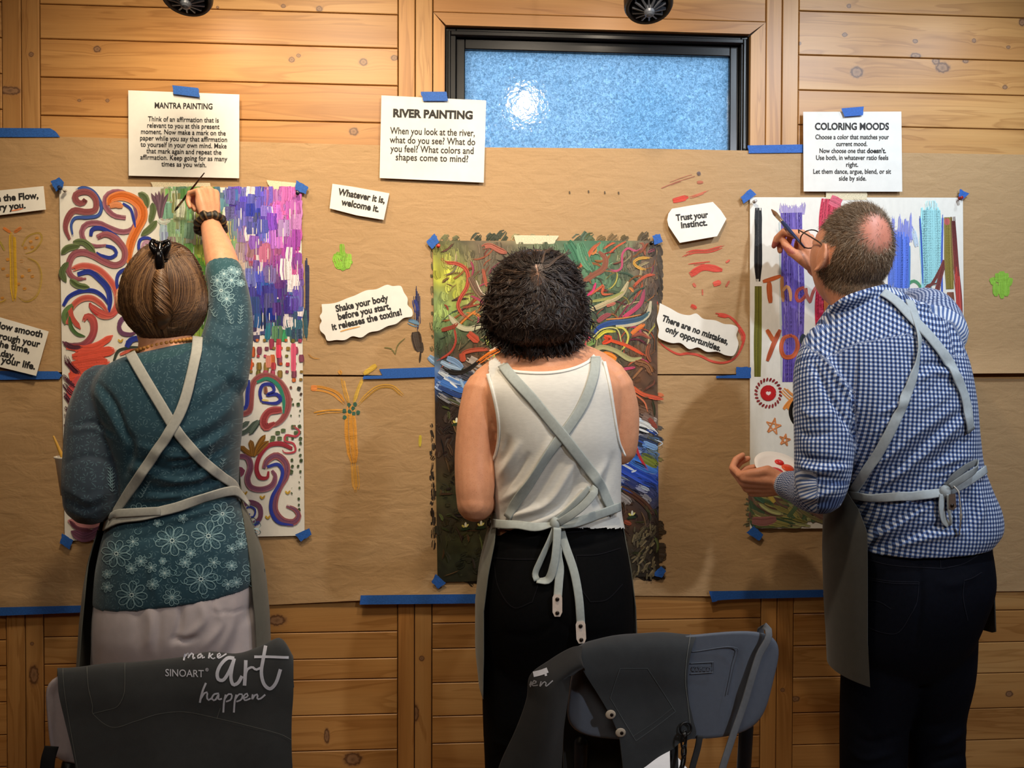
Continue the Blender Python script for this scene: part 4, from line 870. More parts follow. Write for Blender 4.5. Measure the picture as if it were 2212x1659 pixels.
p2.many(D_, ([(150, 10), (250, 70), (330, 90)], 40, (206, 216, 226), dict(n=9, jit=.2, rag=.3)), ([(150, 70), (240, 110), (340, 150)], 44, (66, 116, 196), q6), ([(200, 40), (300, 90), (400, 70)], 26, (96, 140, 206), q6), ([(150, 110), (250, 160), (340, 190)], 30, (44, 74, 140), q6), ([(300, 60), (330, 130)], 20, (150, 186, 226), q6), ([(230, 80), (280, 120)], 12, (226, 232, 236)),
 ([(1440, 420), (1520, 480), (1660, 520)], 60, (40, 50, 76), dict(n=10, jit=.25)), ([(1450, 345), (1560, 370), (1660, 440)], 50, (206, 208, 206), dict(n=12, jit=.2, rag=.3)), ([(1500, 400), (1600, 420)], 40, (30, 34, 40), q6), ([(1480, 385), (1600, 430)], 14, (230, 232, 230)),
 ([(1390, 560), (1500, 620), (1660, 700)], 70, (66, 120, 206), dict(n=12, jit=.2)), ([(1390, 640), (1520, 720), (1660, 790)], 80, (48, 82, 190), dict(n=12, jit=.18)), ([(1420, 620), (1460, 640)], 20, (226, 232, 236), q6), ([(1400, 635), (1500, 690)], 16, (224, 230, 236), q6), ([(1480, 700), (1515, 688)], 14, (222, 228, 232), q6), ([(1560, 500), (1660, 540)], 40, (120, 160, 210), q6),
 ([(1545, 590), (1600, 620), (1660, 660)], 66, (126, 138, 52), q6), ([(1475, 370), (1502, 480), (1530, 580), (1602, 705)], 17, (190, 52, 62), q6), ([(1480, 110), (1560, 165), (1700, 200)], 28, (216, 100, 58), qq((206, 84, 60))), ([(1495, 150), (1482, 212)], 14, (214, 110, 66), q6), ([(1500, 160), (1570, 220), (1592, 285)], 10, (214, 120, 84), q6), ([(1450, 240), (1520, 250)], 26, (140, 150, 140), q6), ([(1600, 330), (1655, 400)], 30, (150, 74, 60), q6),
 ([(1400, 800), (1550, 900), (1640, 1000)], 40, (92, 58, 40), q6), ([(1430, 1040), (1480, 1060)], 30, (150, 70, 44), q6))
for i in range(260):
    y = rnd.uniform(850, 1245); x = rnd.uniform(948, 1414); a = rnd.uniform(-.5, 2.0); ln = rnd.uniform(10, 40)
    riv = 880 < y < 1060 and x > 1320
    c = rnd.choice(((104, 150, 214), (196, 208, 220), (48, 84, 180), (30, 40, 70))) if riv else rnd.choice(((92, 66, 44), (70, 70, 40), (40, 30, 24), (110, 84, 56), (60, 46, 34), (84, 90, 52)))
    if riv: a = .45
    p2.stroke([(x, y), (x + ln * .5 * math.cos(a) + 2, y + ln * .5 * math.sin(a)), (np.clip(x + ln * math.cos(a), 940, 1418), min(y + ln * math.sin(a), 1250))], rnd.uniform(2, 7), np.array(c) * rnd.uniform(.7, 1.05), n=4, jit=.25, rag=.25, taper=(.3, .2), dry=.15)
for x, y in ((270, 350), (332, 1070), (440, 1060), (1388, 810), (1480, 990)):
    p2.stroke([(x - 20, y - 4), (x, y + 14)], 14, (206, 192, 96), S=D_, n=4, taper=(.3, .6)); p2.stroke([(x + 26, y - 10), (x, y + 14)], 13, (216, 206, 120), S=D_, n=4, taper=(.3, .6)); p2.stroke([(x + 6, y - 24), (x + 4, y + 8)], 14, (226, 222, 200), S=D_, n=4, taper=(.3, .6))
    p2.stroke([(x - 30, y + 30), (x, y + 22), (x + 36, y + 20)], 20, (36, 52, 32), S=D_, n=4, taper=(.2, .2))
for i in range(70):
    x = rnd.uniform(1370, 1420); y = rnd.uniform(1130, 1240); p2.stroke([(x, y), (x + rnd.uniform(-14, 2), y + rnd.uniform(4, 18))], 4, np.array((112, 98, 70)) * rnd.uniform(.7, 1.15), n=3, jit=.2)
painting([(935, 520), (1418, 520), (1424, 1245), (945, 1258)], p2, 'dark painting of a blue river under a thicket of red, green and yellow squiggles', base=f2)

# --- stripes and Thank you
p3 = Canvas()
st = dict(n=16, jit=.06, rag=.03, taper=(.95, .95))
p3.many(E_, ([(686, 662), (686, 860), (685, 1085)], 44, (26, 24, 24), dict(n=12, jit=.3, rag=.06, taper=(.8, .6))), ([(686, 1112), (686, 1250), (684, 1400), (682, 1632)], 42, (112, 110, 42), dict(n=9, jit=.22, rag=.02, taper=(.9, .9))))
for i in range(26):
    x = rnd.uniform(806, 955); p3.stroke([(x, 700), (x + (x - 880) * .15, rnd.uniform(625, 665))], rnd.uniform(8, 20), (164, 150, 196), S=E_, n=4, jit=.1, rag=.3, taper=(.8, .05), dry=.3)
p3.many(E_, ([(806, 720), (812, 1100), (818, 1660)], 14, (170, 190, 196), dict(n=4, dry=.3)), ([(948, 700), (950, 1100), (950, 1660)], 16, (176, 194, 196), dict(n=4, dry=.3)), ([(876, 690), (884, 1100), (888, 1662)], 126, (98, 78, 168), dict(n=26, jit=.1, rag=.008, taper=(1, 1))))
for i in range(60):
    x = rnd.uniform(820, 945); y = rnd.uniform(700, 1600); p3.stroke([(x, y), (x + 2, y + rnd.uniform(40, 140))], rnd.uniform(3, 9), rnd.choice(((84, 62, 150), (112, 92, 182), (124, 104, 186))), S=E_, n=2, rag=.3)
p3.many(E_, ([(1105, 612), (1098, 700), (1092, 900), (1075, 1200), (1070, 1380)], 118, (206, 54, 82), dict(n=18, jit=.14, rag=.03, taper=(.9, .9), col2=(206, 40, 66))), ([(1100, 612), (1160, 640)], 60, (214, 96, 116), st))
for i in range(16):
    y = rnd.uniform(1160, 1330); p3.stroke([(1035, y), (1090, y - 6)], 12, rnd.choice(((226, 74, 100), (190, 36, 66))), S=E_, n=4, rag=.3)
OB = (196, 98, 50)
lt = dict(n=6, jit=.12, rag=.04, taper=(.7, .6))
p3.many(E_, ([(712, 1086), (760, 1072), (818, 1052)], 22, OB, lt), ([(748, 1088), (750, 1150), (756, 1208)], 30, OB, lt), ([(822, 1055), (824, 1130), (830, 1202)], 20, (172, 118, 76), lt), ([(828, 1140), (850, 1112), (868, 1140), (872, 1198)], 19, (182, 134, 92), lt), ([(950, 1118), (915, 1135), (904, 1175), (920, 1198), (958, 1165), (962, 1122)], 20, (176, 76, 66), lt), ([(952, 1125), (968, 1170), (986, 1208)], 18, (196, 110, 96), lt), ([(984, 1206), (1000, 1150), (1020, 1110)], 17, (186, 90, 80), lt), ([(1055, 1195), (1058, 1140)], 12, (120, 40, 60), lt), ([(1090, 1195), (1092, 1130)], 10, (130, 40, 60), lt),
 ([(1470, 1080), (1440, 1100), (1445, 1150), (1480, 1160), (1506, 1130), (1495, 1090), (1465, 1080)], 15, (104, 116, 170), lt), ([(1540, 1150), (1545, 1105), (1580, 1082), (1612, 1105), (1618, 1140)], 17, (84, 150, 108), lt), ([(1450, 1025), (1470, 1010)], 18, (80, 90, 70), lt))
bl = dict(n=14, jit=.12, rag=.12, taper=(.9, .95), dry=.05)
for i in range(30):
    x = rnd.uniform(1440, 1570); p3.stroke([(x, 860), (x + 3, rnd.uniform(680, 800))], rnd.uniform(8, 18), (136, 142, 214), S=E_, n=4, rag=.3, taper=(.8, .1), dry=.3)
p3.many(E_, ([(1508, 800), (1508, 1000), (1504, 1160)], 92, (86, 118, 222), bl), ([(1452, 830), (1452, 1120)], 40, (96, 126, 220), bl), ([(1575, 780), (1600, 900)], 36, (196, 214, 232), dict(n=8, dry=.3, rag=.3)), ([(1556, 880), (1554, 1120)], 9, (72, 124, 190), dict(n=3)), ([(1680, 620), (1682, 700)], 130, (196, 232, 232), dict(n=18, dry=.25, rag=.4)), ([(1678, 660), (1680, 850), (1684, 1120)], 122, (160, 220, 226), dict(n=20, jit=.05, rag=.06, taper=(.9, .95))),
 ([(1614, 708), (1622, 850), (1632, 1110)], 10, (62, 96, 184), dict(n=3)), ([(1746, 700), (1740, 1000), (1748, 1330), (1756, 1420)], 11, (74, 100, 190), dict(n=3)), ([(1640, 1140), (1690, 1090), (1755, 965)], 17, (120, 60, 54), lt), ([(1755, 962), (1730, 1060), (1705, 1180)], 27, (122, 62, 58), lt), ([(1640, 1150), (1655, 1110), (1720, 1095)], 12, (120, 66, 60), lt),
 ([(1778, 716), (1780, 900), (1788, 1128)], 48, (138, 122, 54), dict(n=12, jit=.16, rag=.02, taper=(.9, .95))), ([(1768, 722), (1772, 760)], 30, (180, 90, 84), lt), ([(1790, 1146), (1792, 1240), (1796, 1420)], 40, (134, 84, 62), dict(n=12, jit=.2, rag=.02, taper=(.9, .95))), ([(1804, 712), (1822, 1000), (1842, 1200), (1846, 1440), (1848, 1660)], 36, (84, 34, 34), dict(n=12, jit=.25, rag=.05, col2=(192, 92, 84), dry=.1, taper=(.8, .8))), ([(1826, 1000), (1834, 1180), (1840, 1400)], 24, (200, 70, 62), dict(n=8, jit=.2, rag=.2, dry=.25)))
p3.many(G_, ([(735, 298), (758, 335), (778, 368)], 24, OB, lt), ([(812, 298), (775, 380), (738, 478)], 26, (178, 84, 50), lt), ([(880, 330), (835, 345), (818, 400), (835, 452), (885, 450), (912, 400), (900, 345), (865, 328)], 24, (190, 88, 48), lt), ([(950, 325), (936, 350), (942, 385)], 26, (34, 44, 52), lt), ([(1000, 300), (1015, 330)], 20, (40, 44, 50), lt))
def ringb(x, y, r, w, c, S, **k):
    th = np.linspace(0, 2*np.pi, 14); p3.stroke(np.c_[x + r * np.cos(th), y + r * np.sin(th)], w, c, S=S, taper=(1, 1), rag=0, **k)
for r, w in ((34, 24), (18, 18)): ringb(744, 662, r, w, (206, 40, 42), G_, n=8, jit=.1)
p3.stroke([(734, 655), (744, 668), (756, 655)], 16, (246, 226, 220), S=G_, n=3)
for i in range(24):
    a = 2 * math.pi * i / 24 + .1; p3.stroke([(744 + 62 * math.cos(a), 662 + 68 * math.sin(a)), (744 + 80 * math.cos(a + .12), 662 + 88 * math.sin(a + .12))], 11, (142, 46, 48), S=G_, n=3, taper=(.4, .6), jit=.2)
p3.many(G_, ([(828, 640), (870, 680), (905, 700)], 40, (240, 156, 84), dict(n=9, dry=.1, rag=.25)), ([(838, 760), (880, 715), (905, 690)], 44, (240, 150, 70), dict(n=9, dry=.1, rag=.25)))
for cx, cy, r in ((773, 852, 44), (838, 930, 32)):
    a = [(cx + r * math.sin(2*math.pi * i * 2 / 5 + .2) , cy - r * 1.1 * math.cos(2*math.pi * i * 2 / 5 + .2)) for i in range(6)]
    for i in range(5):
        for o in (0, 3): p3.stroke([np.array(a[i]) + rnd.uniform(-3, 3), np.array(a[i+1]) + o], 5, (222, 140, 84), S=G_, n=2, rag=.05, taper=(1, 1), jit=.2)
gc_ = ((98, 108, 72), (72, 92, 70), (150, 142, 84), (112, 84, 76), (84, 104, 74), (126, 118, 80), (160, 162, 110))
for i in range(190):
    y = rnd.uniform(1240, 1425); x1 = rnd.uniform(640, 1000); ln = rnd.uniform(90, 240)
    t_ = np.clip((1425 - y) / 190, 0, 1); x0 = max(640, x1 - ln); up = (70 * t_ + 16) * rnd.uniform(.4, 1.2)
    y0 = max(1165 + (x0 - 640) * .28, y - up)
    p3.stroke([(x1, min(y + 18, 1426)), ((x0 + x1) / 2, y), (x0, y0)], rnd.uniform(12, 30), rnd.choice(gc_), S=G_, n=6, jit=.2, rag=.15, taper=(.6, .1), dry=.1)
p3.many(G_, ([(650, 1395), (720, 1400), (790, 1385)], 50, (146, 96, 92), dict(n=9, jit=.2)), ([(640, 1200), (660, 1240), (720, 1290)], 24, (70, 104, 84), dict(n=6, jit=.2, taper=(.1, .7))), ([(705, 1205), (740, 1240), (780, 1290)], 26, (206, 180, 90), dict(n=6, taper=(.1, .7))))
for i in range(20):
    x = rnd.uniform(850, 1090); p3.stroke([(x, 1300 + rnd.uniform(0, 110)), (x + 60, 1300 + rnd.uniform(-10, 110))], 24, rnd.choice(gc_), S=G_, n=7, jit=.2, rag=.2)
p3.many((1, (0, 0)), ([(1800, 640), (1802, 760), (1800, 900)], 40, (216, 120, 60), st), ([(1870, 600), (1872, 760), (1870, 900)], 44, (110, 160, 90), st), ([(1960, 640), (1962, 780), (1960, 900)], 40, (86, 118, 222), st))
for i in range(60):
    x = rnd.uniform(1790, 2080); y = rnd.uniform(1085, 1135); p3.stroke([(x, y), (x - 40, y - 14), (x - 70, y - 34)], rnd.uniform(6, 11), rnd.choice(gc_), n=6, jit=.2, rag=.15, taper=(.6, .1))
painting([(1620, 426), (2080, 427), (2085, 1140), (1620, 1142)], p3, 'painting of vertical stripes with Thank you and a red sun, behind the person in gingham')

# ------------------------------------------------------------------ people: tools
def proj(v):
    q = np.asarray(v, float) - CAM; z = q @ _f
    return np.c_[W / 2 + F * (q @ _r) / z, H / 2 - F * (q @ _u) / z]

def remesh(mb, vox, smooth=4, fac=.5):
    v, f, c = mb.arrays()
    me = bpy.data.meshes.new('tmp'); me.from_pydata(v.tolist(), [], mb.f)
    import bmesh
    bm = bmesh.new(); bm.from_mesh(me); bmesh.ops.recalc_face_normals(bm, faces=bm.faces); bm.to_mesh(me); bm.free()
    o = bpy.data.objects.new('tmp', me); COL.objects.link(o)
    r = o.modifiers.new('r', 'REMESH'); r.mode = 'VOXEL'; r.voxel_size = vox
    if smooth:
        k = o.modifiers.new('s', 'SMOOTH'); k.factor = fac; k.iterations = smooth
    dg = bpy.context.evaluated_depsgraph_get(); dg.update()
    m2 = bpy.data.meshes.new_from_object(o.evaluated_get(dg))
    n = len(m2.vertices); a = np.zeros(n * 3); m2.vertices.foreach_get('co', a)
    L = len(m2.loops); li = np.zeros(L, int); m2.loops.foreach_get('vertex_index', li)
    st = np.zeros(len(m2.polygons), int); m2.polygons.foreach_get('loop_start', st); tt = np.zeros(len(m2.polygons), int); m2.polygons.foreach_get('loop_total', tt)
    F_ = [tuple(li[s_:s_ + t_]) for s_, t_ in zip(st, tt)]
    bpy.data.objects.remove(o); bpy.data.meshes.remove(me); bpy.data.meshes.remove(m2)
    return a.reshape(-1, 3), F_

def vnormals(v, f):
    q = np.array([(*p, p[0]) if len(p) == 3 else p[:4] for p in f])
    n = np.cross(v[q[:, 2]] - v[q[:, 0]], v[q[:, 3]] - v[q[:, 1]]) if True else 0
    N = np.zeros_like(v)
    for k in range(4): np.add.at(N, q[:, k], n)
    return N / (np.linalg.norm(N, axis=1)[:, None] + 1e-12)

def segdist(p, poly):
    """distance from 2D/3D points to a polyline, and the parameter 0..1 along it"""
    poly = np.asarray(poly, float); best = np.full(len(p), 1e9); tb = np.zeros(len(p)); n = len(poly) - 1
    for i in range(n):
        a, b = poly[i], poly[i + 1]; ab = b - a
        t = np.clip(((p - a) @ ab) / (ab @ ab + 1e-12), 0, 1); d = np.linalg.norm(p - (a + t[:, None] * ab), axis=1)
        k = d < best; best[k] = d[k]; tb[k] = (i + t[k]) / n
    return best, tb

def folds(v, f, lst, px=None):
    """cloth folds: ridges and valleys along photo-traced lines, pushed along the surface normal"""
    N = vnormals(v, f); p = proj(v); D = np.zeros(len(v))
    face = np.clip(-N[:, 1] * 2, 0, 1)
    for poly, amp, w in lst:
        P = crom(np.c_[np.array(poly, float), np.zeros(len(poly))], 9)[:, :2]
        lo = P.min(0) - 3 * w; hi = P.max(0) + 3 * w
        k = np.where(np.all((p > lo) & (p < hi), 1))[0]
        if len(k) == 0: continue
        d, t = segdist(p[k], P)
        D[k] += amp * np.exp(-(d / w) ** 2) * np.sin(np.pi * np.clip(t * .9 + .05, 0, 1)) ** .6
    return v + N * (D * face)[:, None], D

def ringsrows(rows, n=44, m=50, ex=2.3):
    """rows of (yl, xl, yr, xr, half depth, distance off wall) -> stacked closed rings"""
    R = crom(np.array(rows, float), m) if False else None
    a = np.array(rows, float)
    t = np.linspace(0, len(a) - 1, m); i = np.clip(t.astype(int), 0, len(a) - 2); u = (t - i)[:, None]
    g = np.gradient(a, axis=0)
    A = (2*u**3 - 3*u**2 + 1) * a[i] + (u**3 - 2*u**2 + u) * g[i] + (-2*u**3 + 3*u**2) * a[i+1] + (u**3 - u**2) * g[i+1]
    th = np.linspace(0, 2*np.pi, n, endpoint=False); c, s = np.cos(th), np.sin(th)
    cs = np.sign(c) * np.abs(c) ** (2 / ex); ss = np.sign(s) * np.abs(s) ** (2 / ex)
    out = []
    for yl, xl, yr, xr, hd, d in A:
        L = at(xl, yl, d); Rr = at(xr, yr, d); cc = (L + Rr) / 2; h = (Rr - L) / 2
        out.append(cc + cs[:, None] * h + ss[:, None] * np.array([0, hd, 0]))
    return np.array(out)
def loft(mb, rows, **k): mb.grid(ringsrows(rows, **k), cv=True, cap=True); return mb

def limb(mb, pts, m=26, n=18):
    """pts: (px, py, d, radius)"""
    a = np.array(pts, float); P = ats(a[:, :2], a[:, 2]); q = crom(np.c_[P, a[:, 3]], m)
    mb.tube(q[:, :3], q[:, 3], n); return q

def rotm(yaw=0, pitch=0, roll=0):
    return np.array(Euler((math.radians(pitch), math.radians(roll), math.radians(yaw)), 'XYZ').to_matrix())

def head(mb, c, R, s=1.0):
    n, m = 56, 44
    th = np.linspace(0, 2*np.pi, n, endpoint=False)[None]; ph = np.linspace(.03, np.pi - .03, m)[:, None]
    x = np.sin(ph) * np.sin(th); y = np.sin(ph) * np.cos(th); z = np.cos(ph) + 0 * th
    X, Y, Z = x * .077, y * .097, z * .118
    lo = np.clip(-z, 0, 1)
    X *= 1 - .30 * lo ** 1.3; Y = np.where(y < 0, Y * (1 - .45 * lo ** 1.5), Y * (1 - .05 * lo))
    fr = np.clip(y * 2, 0, 1)
    g = lambda x0, z0, sx, sz: np.exp(-((np.abs(X) - x0) / sx) ** 2 - ((Z - z0) / sz) ** 2)
    Y = Y + fr * (.024 * g(0, -.022, .010, .013) + .014 * g(0, -.004, .008, .02) + .006 * g(0, -.056, .022, .008) + .010 * g(0, -.094, .02, .016) + .005 * g(.028, .022, .022, .008) - .009 * g(.032, .004, .016, .011) + .004 * g(.042, -.03, .018, .02) - .003 * g(0, -.046, .02, .004))
    mb.grid((np.stack([X, Y, Z], -1) * s) @ R.T + c, cv=True, cap=True)
    for sx in (-1, 1):
        mb.ell(c + R @ (np.array([sx * .032, .083, .004]) * s), np.array([.0125, .011, .0115]) * s, R)
        e = np.array([sx * .0815, -.010, -.010])
        mb.ell(c + R @ (e * s), np.array([.0062, .0165, .029]) * s, R @ rotm(0, 0, sx * 6))
        a = np.linspace(-2.2, 2.4, 16)
        P = np.c_[sx * (.083 + .005 * np.cos(a * .6)), -.010 - .017 * np.cos(a * .8 + .1) , -.010 + .030 * np.sin(a * .72)]
        mb.tube((P * s) @ R.T + c, .0045 * s, 8)
    return mb
def headlocal(v, c, R, s=1.0): return ((v - c) @ R) / s

def hand(mb, w, y, z, side, curl, thumb, s=1.0, spread=.0):
    """w wrist, y along the palm, z out of the back of the hand, side=+1 when the thumb lies along +x"""
    y = np.array(y, float); y /= np.linalg.norm(y); z = np.array(z, float); z -= y * (z @ y); z /= np.linalg.norm(z)
    x = np.cross(y, z) * side
    B = np.stack([x, y, z], 1); T = lambda p: w + B @ (np.array(p, float) * s)
    kx = (.029, .010, -.010, -.028); ky = (.088, .091, .086, .077); ln = ((.043, .026, .021), (.047, .030, .022), (.043, .028, .022), (.034, .021, .019)); rr = (.0098, .0100, .0094, .0084)
    tips = []
    mb.ell(T((0, .046, -.004)), np.array([.036, .050, .0135]) * s, B, 20, 14)
    for i in range(4):
        mb.tube([T((kx[i] * .55, .0, 0)), T((kx[i] * .8, .045, .003)), T((kx[i], ky[i], .002))], np.array([.013, .0125, rr[i] * 1.12]) * s, 12)
        p = np.array([kx[i], ky[i], .002]); a = 0; P = [p.copy()]; rad = [rr[i] * 1.1]
        for j in range(3):
            a += math.radians(curl[i][j]); dv = np.array([kx[i] * spread * 8, math.cos(a), -math.sin(a)]); dv /= np.linalg.norm(dv)
            P += [p + dv * ln[i][j] * .5, p + dv * ln[i][j]]; p = p + dv * ln[i][j]; rad += [rr[i] * (.96 - .07 * j), rr[i] * (1.0 - .1 * j)]
        rad[-1] = rr[i] * .72
        mb.tube([T(q) for q in P], np.array(rad) * s, 12); tips.append(T(p))
    tp = [np.array([.018, .008, -.006]), np.array([.036, .036, -.014])] + [np.array(q) for q in thumb]
    mb.tube([T(q) for q in tp], np.array([.015, .0145, .0115, .0105, .0078][:len(tp)]) * s, 12)
    return B, T, tips

def skin_colors(v, base, hc, HR, hs=1.0):
    c = np.repeat(lin(base)[None], len(v), 0)
    L = headlocal(v, hc, HR, hs); fr = L[:, 1] > .05
    lips = fr & (np.abs(L[:, 0]) < .024) & (np.abs(L[:, 2] + .057) < .008 * (1 - (np.abs(L[:, 0]) / .03) ** 2)); c[lips] = lin((176, 98, 88))
    for sx in (-1, 1):
        r = np.hypot((L[:, 0] - sx * .032) / 1.5, L[:, 2] - .004)
        c[fr & (r < .0075)] = lin((232, 226, 220)); c[fr & (np.hypot(L[:, 0] - sx * .032, L[:, 2] - .004) < .0052)] = lin((60, 48, 40))
        br = fr & (np.abs(L[:, 2] - .024 + 2 * (np.abs(L[:, 0]) - .032) ** 2 * 8) < .003) & (np.abs(np.abs(L[:, 0]) - .033) < .02); c[br] = lin((92, 70, 56))
    return c, L

def skin_material(name):
    t = NT(name); pos = t.n('NewGeometry').outputs['Position']
    f = t.ramp(t.noise(pos, 55, 4), (.3, (.93, .90, .88)), (.7, (1.05, 1.05, 1.05))); fr = t.ramp(t.noise(pos, 420, 2), (.28, (.86, .78, .72)), (.42, (1, 1, 1)))
    t.set(col=t.mix(1.0, t.mix(1.0, t.attr().outputs[0], f, 'MULTIPLY'), fr, 'MULTIPLY'), rough=.48, spec=.4)
    t.b.inputs['Subsurface Weight'].default_value = .12; t.b.inputs['Subsurface Radius'].default_value = (.012, .005, .003)
    t.bump(t.noise(pos, 500, 3), .12, .0008); return t.m
SKIN = skin_material('skin')
def hair_material(name, r=.42):
    t = NT(name); t.set(col=t.attr().outputs[0], rough=r, spec=.5); t.b.inputs['Anisotropic'].default_value = .5; return t.m
HAIR = hair_material('hair')

def bvh(v, f): return BVHTree.FromPolygons([Vector(q) for q in v], [tuple(int(i) for i in q) for q in f])
def cast(tree, pts, dflt=.4):
    """points and normals where photo pixels meet a surface"""
    d = rays(pts); d /= np.linalg.norm(d, axis=1)[:, None]; o = Vector(CAM); P = []; N = []; hit = []
    for k, q in enumerate(d):
        h = tree.ray_cast(o, Vector(q))
        if h[0] is None: P.append(at(pts[k][0], pts[k][1], dflt)); N.append((0, -1, 0)); hit.append(False)
        else:
            n = h[1]; n = -n if n.dot(Vector(q)) > 0 else n
            P.append(np.array(h[0])); N.append(np.array(n)); hit.append(True)
    P = np.array(P); N = np.array(N, float); hit = np.array(hit)
    if hit.any() and not hit.all():      # carry the depth of the nearest hit
        idx = np.where(hit)[0]
        for k in np.where(~hit)[0]:
            j = idx[np.argmin(np.abs(idx - k))]; P[k] = at(pts[k][0], pts[k][1], -P[j][1]); N[k] = N[j]
    return P, N, hit
def decal(mb, tree, pts, w, col, off=.0006, m=None):
    pts = np.array(pts, float); L = np.linalg.norm(np.diff(pts, axis=0), axis=1).sum(); m = m or int(max(4, L / 4))
    c = crom(np.c_[pts, np.zeros(len(pts))], m)[:, :2]; T = np.gradient(c, axis=0); T /= np.linalg.norm(T, axis=1)[:, None] + 1e-9; N2 = np.c_[-T[:, 1], T[:, 0]]
    w = np.broadcast_to(np.asarray(w, float), (m,))[:, None] if np.ndim(w) == 0 else np.interp(np.linspace(0, 1, m), np.linspace(0, 1, len(w)), w)[:, None]
    A, NA, h = cast(tree, c); 
    if not h.all():
        k = h; 
        if k.sum() < 2: return
    a, na, _ = cast(tree, c + N2 * w / 2); b, nb, _ = cast(tree, c - N2 * w / 2)
    g = np.stack([a + na * off, b + nb * off], 1)
    ok = (np.linalg.norm(np.diff(g[:, 0], axis=0), axis=1) < .03)
    n0 = 0
    mb.grid(g, c=lin(col))
def strap(mb, tree, pts, wpx, col, off=.004, th=.0018, smooth=3, m=None, twist=None, dflt=.5):
    """webbing lying on a surface along a photo-traced line"""
    pts = np.array(pts, float); m = m or int(max(8, np.linalg.norm(np.diff(pts, axis=0), axis=1).sum() / 7))
    c = crom(np.c_[pts, np.zeros(len(pts))], m)[:, :2]
    if tree is not None: P, N, h = cast(tree, c, dflt)
    else: P = ats(c, np.interp(np.linspace(0, 1, m), np.linspace(0, 1, len(dflt)), dflt)) if np.ndim(dflt) else ats(c, np.full(m, dflt)); N = np.repeat([[0, -1., 0]], m, 0)
    for _ in range(smooth):
        d = np.linalg.norm(P - CAM, axis=1); e = d.copy(); e[1:-1] = np.minimum(d[1:-1], (d[:-2] + d[2:]) / 2); P = CAM + (P - CAM) * (e / d)[:, None]
        n2 = N.copy(); n2[1:-1] = (N[:-2] + N[1:-1] + N[2:]) / 3; N = n2 / np.linalg.norm(n2, axis=1)[:, None]
    ribbon(mb, P + N * off, N, wpx / 1000., th, col, twist)
    return P + N * off, N
def ribbon(mb, P, N, w, th, col, twist=None):
    P = np.asarray(P, float); N = np.asarray(N, float); T = np.gradient(P, axis=0); T /= np.linalg.norm(T, axis=1)[:, None] + 1e-12
    S = np.cross(T, N); S /= np.linalg.norm(S, axis=1)[:, None] + 1e-12; Nn = np.cross(S, T)
    if twist is not None:
        a = np.interp(np.linspace(0, 1, len(P)), np.linspace(0, 1, len(twist)), np.radians(twist))[:, None]
        S, Nn = S * np.cos(a) + Nn * np.sin(a), Nn * np.cos(a) - S * np.sin(a)
    w = np.broadcast_to(np.asarray(w, float), (len(P),))[:, None]; e = .12
    prof = [(-.5, -.5), (-.5 + e, -.5 - .3), (0, -.8), (.5 - e, -.8), (.5, -.5), (.5, .5), (.5 - e, .5), (0, .5), (-.5 + e, .5), (-.5, .5)]
    G = np.stack([P + S * w * a - Nn * th * b for a, b in prof], 1)
    mb.grid(G, cv=True, cap=True, c=lin(col))
def cloth_obj(name, v, f, cols, mat, parent, gc=None, extra=None):
    mb = MB(); mb.add(v, f, cols, gc)
    if extra is not None and extra.n:
        ev, ef, ec = extra.arrays(); mb.add(ev, ef, ec)
    return obj(name, mb, mat, parent, recalc=False)
def inpoly(p, poly):
    poly = np.asarray(poly, float); x, y = p[:, 0], p[:, 1]; r = np.zeros(len(p), bool); j = len(poly) - 1
    for i in range(len(poly)):
        xi, yi = poly[i]; xj, yj = poly[j]
        k = ((yi > y) != (yj > y)) & (x < (xj - xi) * (y - yi) / (yj - yi + 1e-12) + xi); r ^= k; j = i
    return r
def strand(mb, P, r, col, n=3, tip=.25):
    P = np.asarray(P, float); k = len(P); T = np.gradient(P, axis=0); T /= np.linalg.norm(T, axis=1)[:, None] + 1e-12
    a = np.cross(T, [.3, -.9, .2]); a /= np.linalg.norm(a, axis=1)[:, None] + 1e-12; b = np.cross(T, a)
    th = np.arange(n) * 2 * np.pi / n; rr = (r * np.linspace(1, tip, k))[:, None, None]
    mb.grid(P[:, None] + rr * (np.cos(th)[None, :, None] * a[:, None] + np.sin(th)[None, :, None] * b[:, None]), cv=True, c=col)
def shoe(name, x, y, yaw, mat, parent, col):
    """a plain low shoe standing on the floor, toe along +Y turned by yaw"""
    R = rotm(yaw)
    t = np.linspace(0, 1, 16); out = []
    for u in t:
        yy = -.09 + .26 * u; w = .030 + .018 * np.sin(np.pi * min(1, u * 1.05)) * (1 if u > .3 else .8); w *= math.sqrt(max(0.05, 1 - ((u - .5) / .52) ** 8)); h = .085 - .05 * np.clip((u - .25) / .45, 0, 1) ** .8
        th = np.linspace(0, 2*np.pi, 20, endpoint=False); zz = np.where(np.sin(th) > 0, h * np.abs(np.sin(th)) ** .8, 0)
        out.append(np.c_[np.cos(th) * w * np.where(np.sin(th) > 0, .9, 1), np.full(20, yy), zz + .001])
    P = np.array(out) @ R.T + np.array([x, y, 0])
    return obj(name, MB().grid(P, cv=True, cap=True, c=lin(col)), mat, parent)
FABRIC = vcol('plain_fabric', .85, .06, 60, .25, 900, .0006, spec=.2, sheen=.15)
STRAPM = vcol('webbing', .8, .07, 140, .35, 1400, .0006, spec=.2)
LEATHER = vcol('pale_leather_tab', .6, .08, 90, .2, 500, spec=.3)
METAL = simple('dark_bronze_rivet', (58, 50, 44), .35, metal=.8, bump=0)
